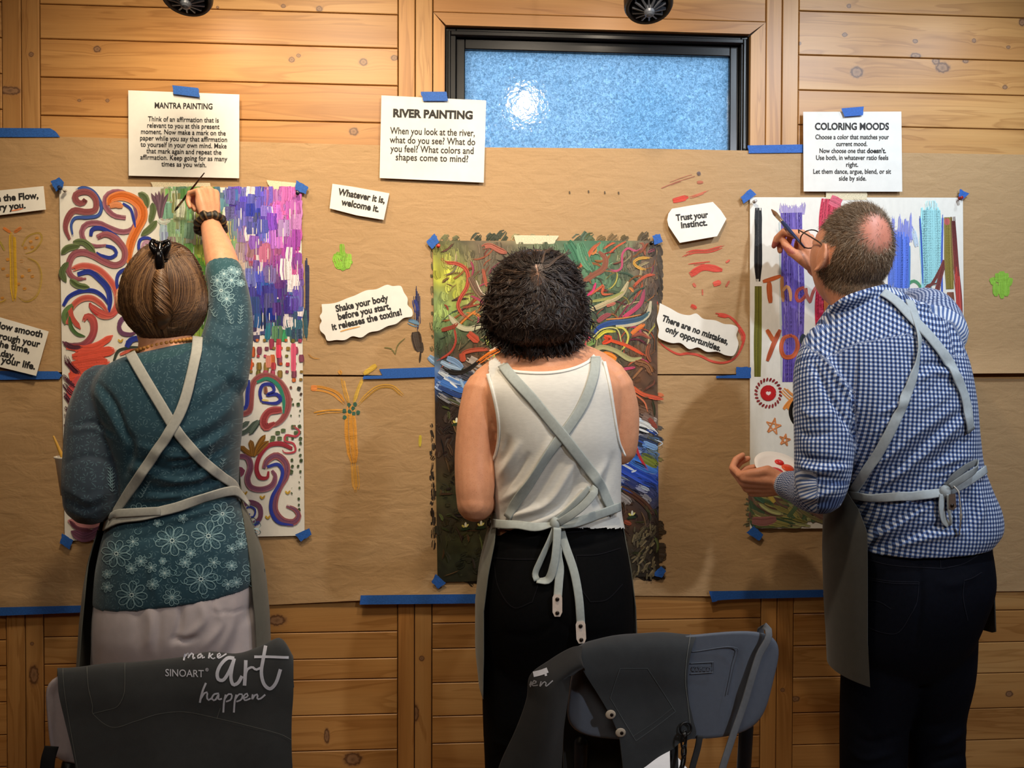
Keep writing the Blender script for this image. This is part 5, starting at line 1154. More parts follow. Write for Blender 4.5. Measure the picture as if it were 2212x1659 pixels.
def eyelet(mb, tree, px, py, r=.009, rin=.0055, off=.004):
    P, N, _ = cast(tree, [(px, py)]); c = P[0] + N[0] * off; n = N[0]; a = np.cross(n, [0, 0, 1.]); a /= np.linalg.norm(a); b = np.cross(n, a)
    th = np.linspace(0, 2*np.pi, 22, endpoint=False); e = np.cos(th)[:, None] * a + np.sin(th)[:, None] * b
    mb.grid(np.array([c + rin * e - n * .001, c + rin * e + n * .0012, c + (r + rin) / 2 * e + n * .0022, c + r * e + n * .001, c + r * e - n * .001]), cv=True)
def shell(rows, th0=-20, th1=200, n=40, thick=.002):
    """apron skirt: rows of (y, xl, xr, forward depth, distance) wrapped round the front of a body"""
    A = np.array(rows, float); k = np.linspace(0, len(A) - 1, 40); A = np.stack([np.interp(k, np.arange(len(A)), A[:, j]) for j in range(A.shape[1])], 1)
    out = []
    for q in A:
        y, xl, xr, b, d = q[:5]; t0, t1 = (q[5], q[6]) if len(q) > 5 else (th0, th1)
        L = at(xl, y, d); R = at(xr, y, d); c = (L + R) / 2; h = (R - L) / 2; th = np.radians(np.linspace(t1, t0, n))
        out.append(c + np.cos(th)[:, None] * h + np.sin(th)[:, None] * np.array([0, b, 0]))
    P = np.array(out); cc = P.mean(1, keepdims=True); Nn = P - cc; Nn[..., 2] = 0; Nn /= np.linalg.norm(Nn, axis=-1, keepdims=True)
    Q = P + Nn * thick
    return P, Q
def sheetmesh(mb, P, Q, col):
    n, m = P.shape[:2]
    mb.grid(P, c=lin(col)); mb.grid(Q[:, ::-1], c=lin(col))
    for e0, e1 in ((P[:, 0], Q[:, 0]), (P[:, -1], Q[:, -1]), (P[0], Q[0]), (P[-1], Q[-1])): mb.grid(np.stack([e0, e1], 1), c=lin(col))

def cover(hb, v, f, flow, n, ln, r, cols, lift=.002, sel=None, wig=0.):
    """strands all over a hair shell, following a flow direction, for the sides the photo only grazes"""
    N = vnormals(v, f); idx = np.where(sel)[0] if sel is not None else np.arange(len(v)); T = bvh(v, f)
    for i in range(n):
        p = v[idx[RNG.integers(len(idx))]].copy(); P = []; ph = rnd.uniform(0, 6)
        for j in range(9):
            q, nn, _, _ = T.find_nearest(Vector(p)); nn = np.array(nn); q = np.array(q)
            P.append(q + nn * (lift * rnd.uniform(.8, 1.2))); d = flow(q); d = d - nn * (d @ nn); d /= np.linalg.norm(d) + 1e-9
            d = d + wig * math.sin(j * 1.3 + ph) * np.cross(d, nn); p = q + d * ln / 8
        t = rnd.random(); strand(hb, P, rnd.uniform(*r), cols[0] + (cols[1] - cols[0]) * t)

# ------------------------------------------------------------------ left woman
def to_floor(px, py, d, z):
    """point at height z below the place seen at a pixel"""
    p = at(px, py, d); return np.array([p[0], p[1], z])
def leg_tubes(mb, hip, knee, ankle, r, n=20):
    P = np.array([hip, (hip * .5 + knee * .5), knee, knee * .45 + ankle * .55, ankle]); q = crom(np.c_[P, r], 22); mb.tube(q[:, :3], q[:, 3], n)

wl = thing('person', 'person in teal patterned top and pale trousers reaching up to paint, brush in right hand', 'person', (at(375, 1200, .40)[0], -.40, 0), 'people painting at the wall')
wl_hc, wl_R = at(352, 642, .365), rotm(-6, 6, 3)
TOR_L = [(768, 292, 738, 432, .050, .40), (776, 262, 750, 462, .068, .40), (800, 222, 772, 492, .088, .40), (835, 200, 810, 512, .105, .40), (880, 206, 860, 522, .118, .40), (935, 232, 920, 519, .124, .40), (990, 252, 985, 513, .122, .395), (1040, 258, 1038, 511, .118, .39), (1085, 254, 1082, 516, .118, .385), (1125, 242, 1118, 530, .128, .385), (1170, 230, 1160, 545, .140, .39), (1220, 221, 1205, 556, .148, .39), (1262, 217, 1235, 560, .150, .39), (1294, 215, 1257, 559, .149, .39)]
LARM_L = [(222, 838, .41, .050), (206, 900, .43, .055), (200, 980, .45, .0555), (197, 1050, .465, .0555), (197, 1078, .462, .053)]
LFORE_L = [(197, 1075, .465, .054), (205, 1072, .40, .046), (226, 1038, .30, .036), (238, 1014, .21, .029)]
RARM_L = [(468, 815, .40, .066), (488, 750, .375, .056), (497, 690, .345, .0485), (494, 630, .315, .0435), (484, 588, .29, .0410)]
RFORE_L = [(490, 615, .305, .036), (481, 572, .28, .0365), (469, 530, .21, .032), (458, 497, .145, .0255), (453, 478, .12, .024)]
# skin
mb = MB()
head(mb, wl_hc, wl_R)
mb.tube(np.array([wl_hc + [0, .0, -.06], at(358, 735, .385), at(362, 790, .40)]), [.056, .054, .062], 20)
loft(mb, [(y, a + 14, y2, b - 14, h * .86, d) for y, a, y2, b, h, d in TOR_L if y > 770])
limb(mb, [(a, b, c, r * .86) for a, b, c, r in LARM_L]); limb(mb, [(a, b, c, r * .86) for a, b, c, r in LFORE_L])
limb(mb, [(a, b, c, r * .86) for a, b, c, r in RARM_L]); limb(mb, RFORE_L)
hipc = at(385, 1330, .40)
for sx in (-1, 1):
    hp = hipc + [sx * .085, 0, -.02]; kn = np.array([hipc[0] + sx * .10, -.37, .44]); an = np.array([hipc[0] + sx * .11, -.40, .085])
    leg_tubes(mb, hp, kn, an, np.array([.080, .070, .050, .046, .034]))
    mb.tube([an, an + [0, .03, -.045], an + [0, .13, -.06]], [.034, .030, .022], 14)
w0 = at(453, 478, .12)
B, T, tips = hand(mb, w0, (-.16, .22, .96), (.80, -.50, .30), 1, [(78, 62, 30), (88, 75, 40), (86, 78, 45), (80, 74, 40)], [(.032, .058, -.034), (.022, .078, -.052), (.014, .09, -.062)], .93)
if (B[:, 0] @ np.array([-.3, -1, 0])) < 0: pass
w1 = at(238, 1014, .21)
hand(mb, w1, (-.25, .75, .35), (.55, -.4, .7), -1, [(60, 60, 30)] * 4, [(.04, .06, -.03), (.03, .08, -.05), (.02, .09, -.06)], .9)
v, f = remesh(mb, .0034, 3)
cs, L = skin_colors(v, (222, 160, 124), wl_hc, wl_R)
obj('body', MB().add(v, f, cs), SKIN, wl, recalc=False)
WL_SKIN = (v, f)

# top
mb = MB(); loft(mb, TOR_L, n=56, m=70); limb(mb, LARM_L); limb(mb, LFORE_L[:3] + [(233, 1022, .24, .034)]); limb(mb, RARM_L)
v, f = remesh(mb, .0036, 8)
FL = [([(290, 960), (400, 985), (500, 930)], .004, 9), ([(280, 985), (390, 1015), (508, 955)], -.004, 8), ([(280, 1010), (400, 1040), (505, 985)], .005, 9), ([(300, 1050), (400, 1055), (505, 1010)], -.004, 9), ([(290, 1075), (400, 1070), (508, 1030)], .004, 8), ([(330, 965), (430, 950), (515, 900)], -.003, 9), ([(360, 940), (450, 915), (520, 860)], .0035, 10), ([(400, 900), (460, 870), (520, 820)], -.003, 10), ([(420, 860), (470, 830), (505, 800)], .003, 9),
    ([(272, 1020), (285, 960), (268, 930)], -.006, 9), ([(215, 830), (245, 870), (275, 945)], -.006, 7), ([(205, 845), (235, 890), (262, 945)], .004, 8), ([(165, 920), (200, 912), (240, 935)], -.004, 7), ([(160, 930), (200, 925), (245, 950)], .003, 6), ([(145, 1000), (190, 985), (250, 1000)], -.003, 7), ([(140, 1075), (185, 1100), (235, 1085)], -.004, 9), ([(150, 1060), (190, 1080), (230, 1065)], .003, 8), ([(145, 1100), (180, 1115), (215, 1118)], .003, 6),
    ([(395, 790), (378, 830), (372, 870)], -.004, 8), ([(430, 760), (425, 800), (410, 850)], .003, 8), ([(445, 745), (455, 800), (470, 850)], -.003, 8), ([(320, 1130), (420, 1110), (520, 1080)], .004, 9), ([(260, 1180), (350, 1150), (440, 1120)], -.0035, 9), ([(330, 1190), (330, 1240), (338, 1290)], .003, 12), ([(440, 1160), (450, 1220), (455, 1280)], -.003, 14), ([(530, 1130), (545, 1190), (550, 1250)], .003, 12), ([(455, 690), (490, 705), (530, 690)], -.003, 8), ([(450, 720), (490, 745), (520, 740)], .003, 9)]
for i in range(26):
    y = rnd.uniform(940, 1085); x = rnd.uniform(285, 420); l = rnd.uniform(50, 120)
    FL.append(([(x, y + 14), (x + l * .5, y + 8), (x + l, y - 22)], rnd.choice((-.0022, .0022)), 5))
v, D = folds(v, f, FL)
p = proj(v)
# print coordinates follow each sleeve
gc = np.c_[v[:, 0], v[:, 2], np.zeros(len(v))]
for pts, tilt in ((LARM_L, 8), (RARM_L, -6)):
    P = ats(np.array(pts)[:, :2], np.array(pts)[:, 2]); dd, tt = segdist(v, P); r = np.interp(tt, np.linspace(0, 1, len(pts)), np.array(pts)[:, 3])
    k = dd < r * 1.15; gc[k, 0] += .3; 
tree = bvh(v, f)
deco = MB(); WH = (124, 158, 168)
def daisy(x, y, r, n=8, a0=0., sq=.9):
    for i in range(n):
        a = a0 + 2 * math.pi * i / n; w = r * .36
        pts = []
        for t in np.linspace(0, 1, 9):
            l = r * (.16 + .84 * math.sin(t * math.pi) ** .75); o = w * math.cos(t * math.pi) * (math.sin(t * math.pi) ** .4) * 1.0
            pts.append((x + l * math.cos(a) - o * math.sin(a), y + sq * (l * math.sin(a) + o * math.cos(a))))
        decal(deco, tree, pts, 1.7, WH, .0009, 12)
        for o in (-.07, .07): decal(deco, tree, [(x + r * .2 * math.cos(a), y + sq * r * .2 * math.sin(a)), (x + r * .8 * math.cos(a + o), y + sq * r * .8 * math.sin(a + o))], .9, (88, 124, 138), .0008, 4)
    th = np.linspace(0, 2*np.pi, 9); decal(deco, tree, np.c_[x + r * .12 * np.cos(th), y + sq * r * .12 * np.sin(th)], 2.4, (176, 200, 204), .001, 9)
for x, y, r in ((372, 1168, 37), (450, 1158, 37), (252, 1196, 33), (285, 1285, 34), (434, 1251, 37), (480, 1110, 28), (536, 1142, 28), (546, 1236, 26), (372, 1290, 20), (300, 1106, 22)): daisy(x, y, r, 8, rnd.uniform(0, 1))
for x, y in ((305, 1212), (356, 1238), (462, 1215), (500, 1222), (327, 1226), (284, 1228), (352, 1212), (232, 1240), (232, 1268), (492, 1262), (520, 1175), (400, 1215), (330, 1262), (500, 1185), (288, 1170), (395, 1120), (340, 1130), (510, 1258), (412, 1195)): daisy(x, y, rnd.uniform(8, 14), rnd.choice((5, 6, 7)), rnd.uniform(0, 1))
for i in range(34):
    x = rnd.uniform(235, 545); y = rnd.uniform(1120, 1285); s = rnd.choice((-1, 1)); th = np.linspace(0, 4.5, 8); decal(deco, tree, np.c_[x + s * (10 - th * 1.6) * np.cos(th), y + (10 - th * 1.6) * np.sin(th)], 1.5, (104, 142, 154), .0008, 10)
for x, y, a in ((238, 1050, 4.7), (242, 1062, 4.7), (305, 1075, 5.2), (448, 1000, 5.0), (500, 700, 4.4), (518, 700, 4.8), (465, 685, 4.2), (472, 1030, 5)):   # fern sprigs
    for k in range(6):
        bx, by = x + math.cos(a) * k * 7, y + math.sin(a) * k * 7
        for s in (-1, 1): decal(deco, tree, [(bx, by), (bx + s * 6, by - 6)], [.6, 2.4, .6], (110, 140, 150), .0009, 4)
    decal(deco, tree, [(x, y), (x + math.cos(a) * 42, y + math.sin(a) * 42)], 1.2, (110, 140, 150), .0009, 6)
for x, y, r in ((478, 628, 24), (500, 606, 17), (470, 606, 15), (490, 646, 18), (512, 588, 10), (500, 583, 9), (484, 592, 11), (520, 612, 9)): daisy(x, y, r, 7, rnd.uniform(0, 1))
def teal_material():
    t = NT('teal_leaf_print'); a = t.n('Attribute', attribute_name='gc'); gc_ = a.outputs['Vector']
    base = t.attr().outputs[0]
    vo = t.n('TexVoronoi', voronoi_dimensions='2D', feature='F1', i={'Vector': gc_, 'Scale': 62., 'Randomness': .8})
    lp = t.n('VectorMath', operation='SUBTRACT', i={0: t.n('VectorMath', operation='SCALE', i={0: gc_, 3: 1.}).outputs[0], 1: vo.outputs['Position']}).outputs[0]
    sp = t.n('SeparateXYZ', i={0: lp}); an = t.math('ARCTAN2', sp.outputs[1], sp.outputs[0]); rnd_ = t.n('SeparateColor', i={0: vo.outputs['Color']}).outputs[0]
    an = t.math('ADD', an, t.math('MULTIPLY', rnd_, 6.28))
    pet = t.math('SINE', t.math('MULTIPLY', an, 7.0)); dist = vo.outputs['Distance']
    dd = t.math('MULTIPLY', dist, 1.0)
    m1 = t.math('MULTIPLY', t.ramp(pet, (.45, (0, 0, 0)), (.8, (1, 1, 1))), t.ramp(dd, (.10, (0, 0, 0)), (.2, (1, 1, 1)), (.5, (1, 1, 1)), (.62, (0, 0, 0))))
    half = t.ramp(t.math('SINE', an), (.0, (0, 0, 0)), (.15, (1, 1, 1)))
    m1 = t.math('MULTIPLY', m1, half)
    col = t.mix(t.math('MULTIPLY', m1, .5), base, (*lin((92, 124, 136)), 1))
    t.set(col=col, rough=.75, spec=.25, sheen=.25); t.bump(t.noise(t.n('NewGeometry').outputs['Position'], 1200, 2), .2, .0006); return t.m
TEAL = teal_material()
c0 = np.repeat(lin((30, 66, 82))[None], len(v), 0)
P = ats(np.array(LARM_L)[:, :2], np.array(LARM_L)[:, 2]); dd, _ = segdist(v, P); c0[(dd < .066) & (p[:, 0] < 262)] = lin((48, 62, 76))
c0[(p[:, 1] < 612 + (p[:, 0] - 452) * -.45) & (p[:, 1] < 640)] = lin((38, 82, 92))
neck = segdist(p, [(285, 775), (330, 772), (380, 758), (432, 732)])[0] < 11; c0[neck] = lin((36, 74, 84))
shirt = cloth_obj('top', v, f, c0, TEAL, wl, gc, deco)
WL_TREE = tree
# trousers
mb = MB(); loft(mb, [(1240, 222, 1215, 553, .135, .395), (1290, 216, 1262, 556, .142, .395), (1330, 212, 1310, 553, .142, .395), (1372, 210, 1355, 551, .136, .395), (1420, 209, 1410, 550, .12, .39), (1470, 222, 1460, 540, .09, .385)])
for sx in (-1, 1):
    hp = hipc + [sx * .078, 0, -.06]; kn = np.array([hipc[0] + sx * .098, -.38, .44]); an = np.array([hipc[0] + sx * .11, -.40, .10])
    leg_tubes(mb, hp + [0, 0, .05], kn, an, np.array([.094, .094, .084, .076, .072]), 24)
v, f = remesh(mb, .005, 6)
v, D = folds(v, f, [([(390, 1300), (388, 1350), (375, 1385)], -.006, 7), ([(375, 1380), (400, 1384), (425, 1376)], -.006, 6), ([(432, 1300), (440, 1340), (405, 1375)], .004, 9), ([(465, 1310), (480, 1345), (440, 1400)], .004, 9), ([(505, 1310), (500, 1350), (470, 1420)], .004, 10), ([(320, 1310), (328, 1350), (318, 1400)], .004, 9), ([(345, 1310), (342, 1360), (340, 1410)], -.003, 8), ([(290, 1300), (300, 1350), (300, 1420)], -.003, 12), ([(460, 1322), (500, 1322), (550, 1310)], -.002, 3), ([(462, 1290), (460, 1320), (475, 1328)], -.002, 3)])
PALE = vcol('pale_grey_cotton', .85, .05, 50, .25, 900, .0006, spec=.2, sheen=.15)
cloth_obj('trousers', v, f, lin((196, 186, 190)), PALE, wl)
for sx in (-1, 1): shoe('shoe', hipc[0] + sx * .11, -.42, -sx * 5, LEATHER, wl, (90, 80, 76))

# hair swept up into a twist
mb = MB(); HR = [(526, 338, 526, 386, .03, .375), (536, 318, 536, 402, .05, .375), (552, 302, 552, 416, .068, .375), (580, 282, 580, 431, .086, .375), (610, 270, 610, 440, .096, .375), (645, 265, 645, 443, .099, .375), (675, 269, 675, 441, .094, .378), (700, 282, 700, 430, .084, .38), (718, 298, 718, 416, .07, .385), (732, 314, 732, 402, .055, .388)]
loft(mb, HR, ex=2.05)
v, f = remesh(mb, .004, 6)
v, D = folds(v, f, [([(345, 575), (342, 630), (345, 690)], -.008, 10), ([(300, 580), (290, 640), (310, 700)], .003, 9), ([(410, 590), (420, 650), (395, 705)], .003, 12)])
tree = bvh(v, f)
HB, HL, HD = lin((108, 75, 48)), lin((184, 140, 94)), lin((62, 42, 29))
hb = MB(); hb.add(v, f, HB * .75)
def hairguide(gs, n, r=(.0006, .0011), off=.0022, jit=3., k=13):
    gs = [crom(np.c_[np.array(g, float), np.zeros(len(g))], k)[:, :2] for g in gs]
    for i in range(n):
        u = rnd.uniform(0, len(gs) - 1.001); a = int(u); w = u - a
        q = gs[a] * (1 - w) + gs[a + 1] * w + np.array([rnd.gauss(0, jit), rnd.gauss(0, jit)]) * np.linspace(.4, 1, k)[:, None]
        i0 = rnd.randrange(0, 3); i1 = k - rnd.randrange(0, 4); q = q[i0:i1]
        P, N, h = cast(tree, q, .3)
        if not h.all(): q = q[h]; P, N = P[h], N[h]
        if len(P) < 4: continue
        t = rnd.random(); cc = HD + (HB - HD) * min(1, t * 1.6) + (HL - HB) * max(0, t - .55) * 1.5
        strand(hb, P + N * rnd.uniform(.0004, off), rnd.uniform(*r), np.clip(cc, 0, 1))
hairguide([[(342, 562), (340, 610), (338, 650), (344, 688)], [(336, 558), (318, 610), (315, 655), (338, 694)], [(330, 552), (297, 600), (290, 655), (318, 702), (348, 696)], [(322, 542), (280, 590), (272, 645), (292, 700), (342, 706)], [(312, 540), (268, 605), (268, 660), (286, 710), (330, 722)], [(300, 550), (264, 630), (270, 680), (296, 718), (335, 730)]], 950)
hairguide([[(360, 566), (362, 610), (360, 650), (352, 688)], [(370, 555), (390, 600), (388, 655), (362, 692)], [(380, 545), (412, 595), (412, 655), (372, 698)], [(390, 536), (430, 600), (432, 660), (395, 708), (360, 702)], [(402, 545), (442, 620), (439, 665), (416, 714), (378, 724)], [(412, 552), (444, 640), (436, 690), (408, 722), (380, 732)]], 950)
hairguide([[(296, 690), (314, 716), (330, 734)], [(330, 696), (340, 720), (350, 738)], [(365, 698), (368, 722), (368, 738)], [(420, 690), (405, 716), (392, 732)]], 420)
hairguide([[(308, 552), (330, 546), (345, 562)], [(328, 534), (338, 541), (346, 562)], [(344, 528), (346, 541), (348, 562)], [(366, 529), (358, 542), (350, 562)], [(396, 541), (374, 546), (354, 564)], [(416, 556), (385, 556), (356, 568)]], 420, jit=2.5)
cover(hb, v, f, lambda q: np.array([.15 * np.sign(352 - 352), -1., -.35]) + np.array([-(q[0] - wl_hc[0]) * 6, 0, 0]), 1100, .09, (.0007, .0012), (HD, HB * 1.1), .0016, v[:, 1] > -.43)
# the rolled twist itself: a ridge of diagonal strands
tw = crom(np.c_[ats([(350, 572), (347, 605), (351, 645), (353, 680), (350, 702)], [.446, .463, .4745, .470, .455]), [.011, .015, .0165, .0175, .011]], 40)
hb.tube(tw[:, :3], tw[:, 3] * .93, 16, HB * .8)
for i in range(260):
    t0 = rnd.uniform(-.1, .92); a0 = rnd.uniform(2.2, 5.6); P = []
    for s_ in np.linspace(0, 1, 9):
        j = np.clip((t0 + s_ * .16) * 39, 0, 39); a = a0 + s_ * 1.5; c0_ = np.array([np.interp(j, range(40), tw[:, q]) for q in range(4)])
        P.append(c0_[:3] + (c0_[3] + .0006) * np.array([math.cos(a), math.sin(a), .05]))
    t = rnd.random(); strand(hb, P, rnd.uniform(.0007, .0013), HB * (.7 + .5 * t) + (HL - HB) * max(0, t - .5))
hairguide([[(345, 690), (360, 704), (385, 706), (420, 690)], [(342, 698), (352, 712), (372, 712), (400, 704)]], 130, jit=2)
for i in range(60):   # flyaways
    a = rnd.uniform(3.3, 6.1); x, y = 354 + 88 * math.cos(a), 625 + 98 * math.sin(a); l = rnd.uniform(10, 34); s = rnd.choice((-1, 1))
    q = [(x - 6 * math.cos(a), y - 6 * math.sin(a)), (x + 3 * math.cos(a) - s * l * .5 * math.sin(a), y + 3 * math.sin(a) + s * l * .5 * math.cos(a)), (x + rnd.uniform(0, 4) * math.cos(a) - s * l * math.sin(a), y + s * l * math.cos(a))]
    strand(hb, crom(ats(q, .37), 8), .0004, HB)
obj('hair', hb, HAIR, wl, recalc=False)
# claw clip
CLIP = simple('black_glossy_plastic', (14, 13, 14), .12, bump=0, spec=.6)
cc = at(348, 548, .452)
cl = MB()
for sx in (-1, 1):
    q = crom(np.array([[sx * .003, 0, -.012, .006], [sx * .010, -.006, .004, .0075], [sx * .017, -.006, .018, .006], [sx * .0165, -.002, .027, .003]]), 12); cl.tube(q[:, :3] + cc, q[:, 3], 10)
    q = crom(np.array([[sx * .0165, -.002, .027, .0035], [sx * .008, -.004, .023, .004], [0, -.004, .018, .0045]]), 8); cl.tube(q[:, :3] + cc, q[:, 3], 8)
    for k in range(5):
        z = -.010 - k * .0062; cl.tube(np.array([[sx * .006, -.004, z], [sx * .0125, .0, z - .001], [sx * .0145, .009, z - .003]]) + cc, [.0026, .0022, .0012], 8)
q = crom(np.array([[0, -.004, .020, .005], [0, -.010, .0, .0085], [0, -.009, -.022, .0095], [0, -.004, -.040, .007]]), 14); cl.tube(q[:, :3] + cc, q[:, 3], 12)
lab(obj('hair_clip', cl, CLIP, wl), 'glossy black claw clip')
# scrunchie, necklace
sc_ = MB(); ce = at(455, 487, .132); ax = at(453, 478, .12) - at(459, 500, .15); ax /= np.linalg.norm(ax); a = np.cross(ax, [0, 1., 0]); a /= np.linalg.norm(a); b = np.cross(ax, a)
ax2 = ax
th = np.linspace(0, 2*np.pi, 72, endpoint=False); R0 = .0305 + .0016 * np.sin(th * 5); rr = .0092 + .0016 * np.sin(th * 8 + 1) + .0009 * np.sin(th * 19)
ring_ = np.array([ce + (R0[i] + rr[i] * np.cos(p_)) * (math.cos(t_) * a + math.sin(t_) * b) + ax * (rr[i] * np.sin(p_) * 1.15 + .002 * math.sin(t_ * 9)) for i, t_ in enumerate(th) for p_ in np.linspace(0, 2*np.pi, 12, endpoint=False)]).reshape(72, 12, 3)
cg = np.where((np.sin(th * 17 + 2.6) > .75)[:, None, None], lin((104, 82, 48)), lin((22, 18, 16))) * np.ones((72, 12, 1))
sc_.grid(ring_, cu=True, cv=True, c=cg)
lab(obj('hair_tie', sc_, vcol('dark_velvet', .5, .2, 200, .3, 600, spec=.5), wl), 'dark velvet scrunchie on the right wrist')
nk = MB(); cen = at(356, 748, .385)
for i in range(46):
    t_ = 2 * math.pi * i / 46; q = cen + np.array([.066 * math.cos(t_), .060 * math.sin(t_), .0 + .016 * math.cos(t_) + .012 * math.sin(t_) * 0]); nk.ell(q, (.0046,) * 3, n=10, m=8, c=lin((186, 128, 62)) if i % 23 else lin((40, 50, 60)))
obj('bead_necklace', nk, vcol('wood_beads', .35, .15, 90, 0), wl, recalc=False)

# apron: skirt and bib round the front, crossed straps and waist tie behind
ap = obj('apron', MB(), FABRIC, wl, origin=None) if False else None
def apron_part(parent, rows, col, th=.002, **k):
    P, Q = shell(rows, thick=th, **k); mb = MB(); sheetmesh(mb, P, Q, col); return obj('apron', mb, FABRIC, parent)
ap = apron_part(wl, [(880, 262, 500, .150, .40, 40, 140), (1000, 262, 508, .150, .39, 20, 165), (1095, 244, 520, .150, .385, 0, 190), (1135, 226, 540, .165, .385, -12, 200), (1200, 206, 561, .175, .39, -18, 208), (1260, 196, 570, .18, .39, -20, 214), (1330, 188, 577, .18, .39, -20, 214), (1430, 181, 581, .18, .39, -20, 212), (1560, 178, 584, .18, .39, -18, 205)], (92, 92, 84))
BASE[ap.name] = BASE['person']
GREY = (172, 172, 166)
sm = MB(); strap(sm, WL_TREE, [(283, 766), (310, 812), (345, 870), (382, 930), (432, 990), (478, 1030), (503, 1048), (512, 1062), (514, 1078)], 20, GREY); obj('strap', sm, STRAPM, ap)
sm = MB(); strap(sm, WL_TREE, [(426, 734), (424, 770), (408, 840), (388, 895), (366, 935), (330, 990), (290, 1050), (258, 1102), (240, 1124)], 20, GREY, off=.0065); obj('strap', sm, STRAPM, ap)
sm = MB(); strap(sm, WL_TREE, [(232, 1138), (262, 1122), (320, 1112), (390, 1090), (450, 1070), (500, 1060), (516, 1072), (532, 1092)], 20, GREY, off=.007, twist=[0, 0, 12, 20, -10, 0, 0]); strap(sm, WL_TREE, [(236, 1112), (300, 1106), (350, 1102)], 17, GREY, off=.0105); obj('waist_tie', sm, STRAPM, ap)
em = MB(); eyelet(em, WL_TREE, 228, 1138, .011, .007, .010); obj('eyelet', em, METAL, ap)

# brush in her right hand and the cup with a brush in her left
BRH = vcol('paintbrush_parts', .35, .05, 60, 0)
def brush(name, tip, end, r, cols, label, wid=1.0, bl=.16, fl=.30):
    tip = np.array(tip); end = np.array(end); t = thing('paintbrush', label, 'paintbrush', (tip + end) / 2, 'paintbrushes in use'); L = lambda u: tip + (end - tip) * u
    obj('handle', MB().tube([L(fl), L(fl + .1), L(.6), L(1)], [r, r * 1.25, r * .95, r * .5], 12, lin(cols[0])), BRH, t)
    obj('ferrule', MB().tube([L(bl * .9), L((bl + fl) / 2), L(fl + .02)], [r * 1.1 * wid, r * 1.05, r * .95], 12, lin(cols[1])), METALB, t)
    b = MB(); b.tube([L(bl), L(bl * .5), L(0)], [r * 1.05 * wid, r * 1.1 * wid, r * .35], 12, lin(cols[2])); obj('bristles', b, BRH, t)
    return t
METALB = NT('ferrule_metal').set(col=(.55, .42, .28), metal=.9, rough=.3).m
brush('b', at(377, 456, .035), at(441, 374, .135), .0026, ((46, 26, 24), (40, 38, 34), (40, 36, 40)), 'slim dark paintbrush held by the person in teal against the swirl painting')
cupc = at(132, 990, .20); cp = MB()
th = np.linspace(0, 2*np.pi, 32, endpoint=False); rg = lambda r, z: np.c_[cupc[0] + .022 + r * np.cos(th), cupc[1] + r * np.sin(th), np.full(32, cupc[2] + z)]
cp.grid(np.array([rg(.022, -.085), rg(.033, .0), rg(.0355, .002), rg(.0355, .005), rg(.033, .005), rg(.0315, .001), rg(.020, -.083)]), cv=True, cap=True, c=lin((226, 222, 212)))
tag(obj('plastic_cup', cp, vcol('white_plastic', .35, .02, 30, 0)), 'white plastic cup peeking out behind the person in teal, elbow level', 'cup')
brush('b', at(152, 990, .20) + np.array([0, 0, -.04]), at(116, 943, .20), .0042, ((196, 150, 60), (170, 140, 80), (196, 120, 60)), 'short brush with a golden end standing in the white cup', bl=.05, fl=.3)

# ------------------------------------------------------------------ middle woman
wm = thing('person', 'person in white tank top, black jeans and grey apron tied in a bow behind', 'person', (at(1200, 1200, .40)[0], -.40, 0), 'people painting at the wall')
wm_hc, wm_R = at(1160, 652, .37), rotm(4, -10, -2)
TOR_M = [(768, 1118, 762, 1232, .052, .38), (786, 1088, 778, 1282, .066, .385), (808, 1058, 795, 1318, .085, .395), (840, 1032, 828, 1342, .105, .40), (885, 1040, 880, 1340, .118, .40), (940, 1062, 940, 1334, .122, .40), (1000, 1064, 1000, 1333, .118, .395), (1060, 1068, 1060, 1332, .116, .39), (1110, 1072, 1105, 1334, .118, .39), (1150, 1066, 1145, 1342, .126, .39)]
TANK = [(r[0], r[1] - 1 - 5 * (r[0] > 900), r[2], r[3] + 1 + 5 * (r[0] > 900), r[4] + .013, r[5]) for r in TOR_M]
LARM_M = [(1052, 852, .40, .054), (1036, 905, .415, .0475), (1026, 980, .43, .0435), (1026, 1050, .445, .0420), (1026, 1088, .450, .0385)]
LFORE_M = [(1026, 1086, .45, .0395), (1034, 1085, .40, .038), (1050, 1058, .30, .032), (1080, 1030, .19, .025)]
RARM_M = [(1318, 840, .40, .052), (1334, 885, .40, .0465), (1338, 935, .40, .0430), (1338, 966, .40, .0395)]
RFORE_M = [(1338, 965, .40, .039), (1340, 958, .35, .037), (1318, 930, .24, .030), (1290, 900, .15, .024)]
mb = MB(); head(mb, wm_hc, wm_R, .98)
mb.tube(np.array([wm_hc + [0, 0, -.05], at(1172, 770, .385), at(1182, 812, .40)]), [.054, .055, .070], 20)
mb.tube(crom(ats([(1125, 775), (1095, 798), (1060, 832)], .395), 6), np.linspace(.034, .046, 6), 14); mb.tube(crom(ats([(1225, 768), (1275, 790), (1312, 822)], .395), 6), np.linspace(.034, .046, 6), 14)
loft(mb, [(a, b, c, d_, e * (1 if a < 900 else .94), g) for a, b, c, d_, e, g in TOR_M]); limb(mb, LARM_M); limb(mb, LFORE_M); limb(mb, RARM_M); limb(mb, RFORE_M)
hipm = at(1205, 1250, .40)
for sx in (-1, 1):
    hp = hipm + [sx * .085, 0, -.02]; kn = np.array([hipm[0] + sx * .085 - .012, -.37, .46]); an = np.array([hipm[0] + sx * .075 - .02, -.40, .085])
    leg_tubes(mb, hp, kn, an, np.array([.080, .070, .050, .046, .034])); mb.tube([an, an + [0, .03, -.045], an + [0, .13, -.06]], [.034, .030, .022], 14)
hand(mb, at(1080, 1030, .19), (.5, .7, .2), (-.5, -.3, .7), -1, [(45, 45, 25)] * 4, [(.04, .06, -.03), (.03, .08, -.05), (.02, .09, -.06)], .9)
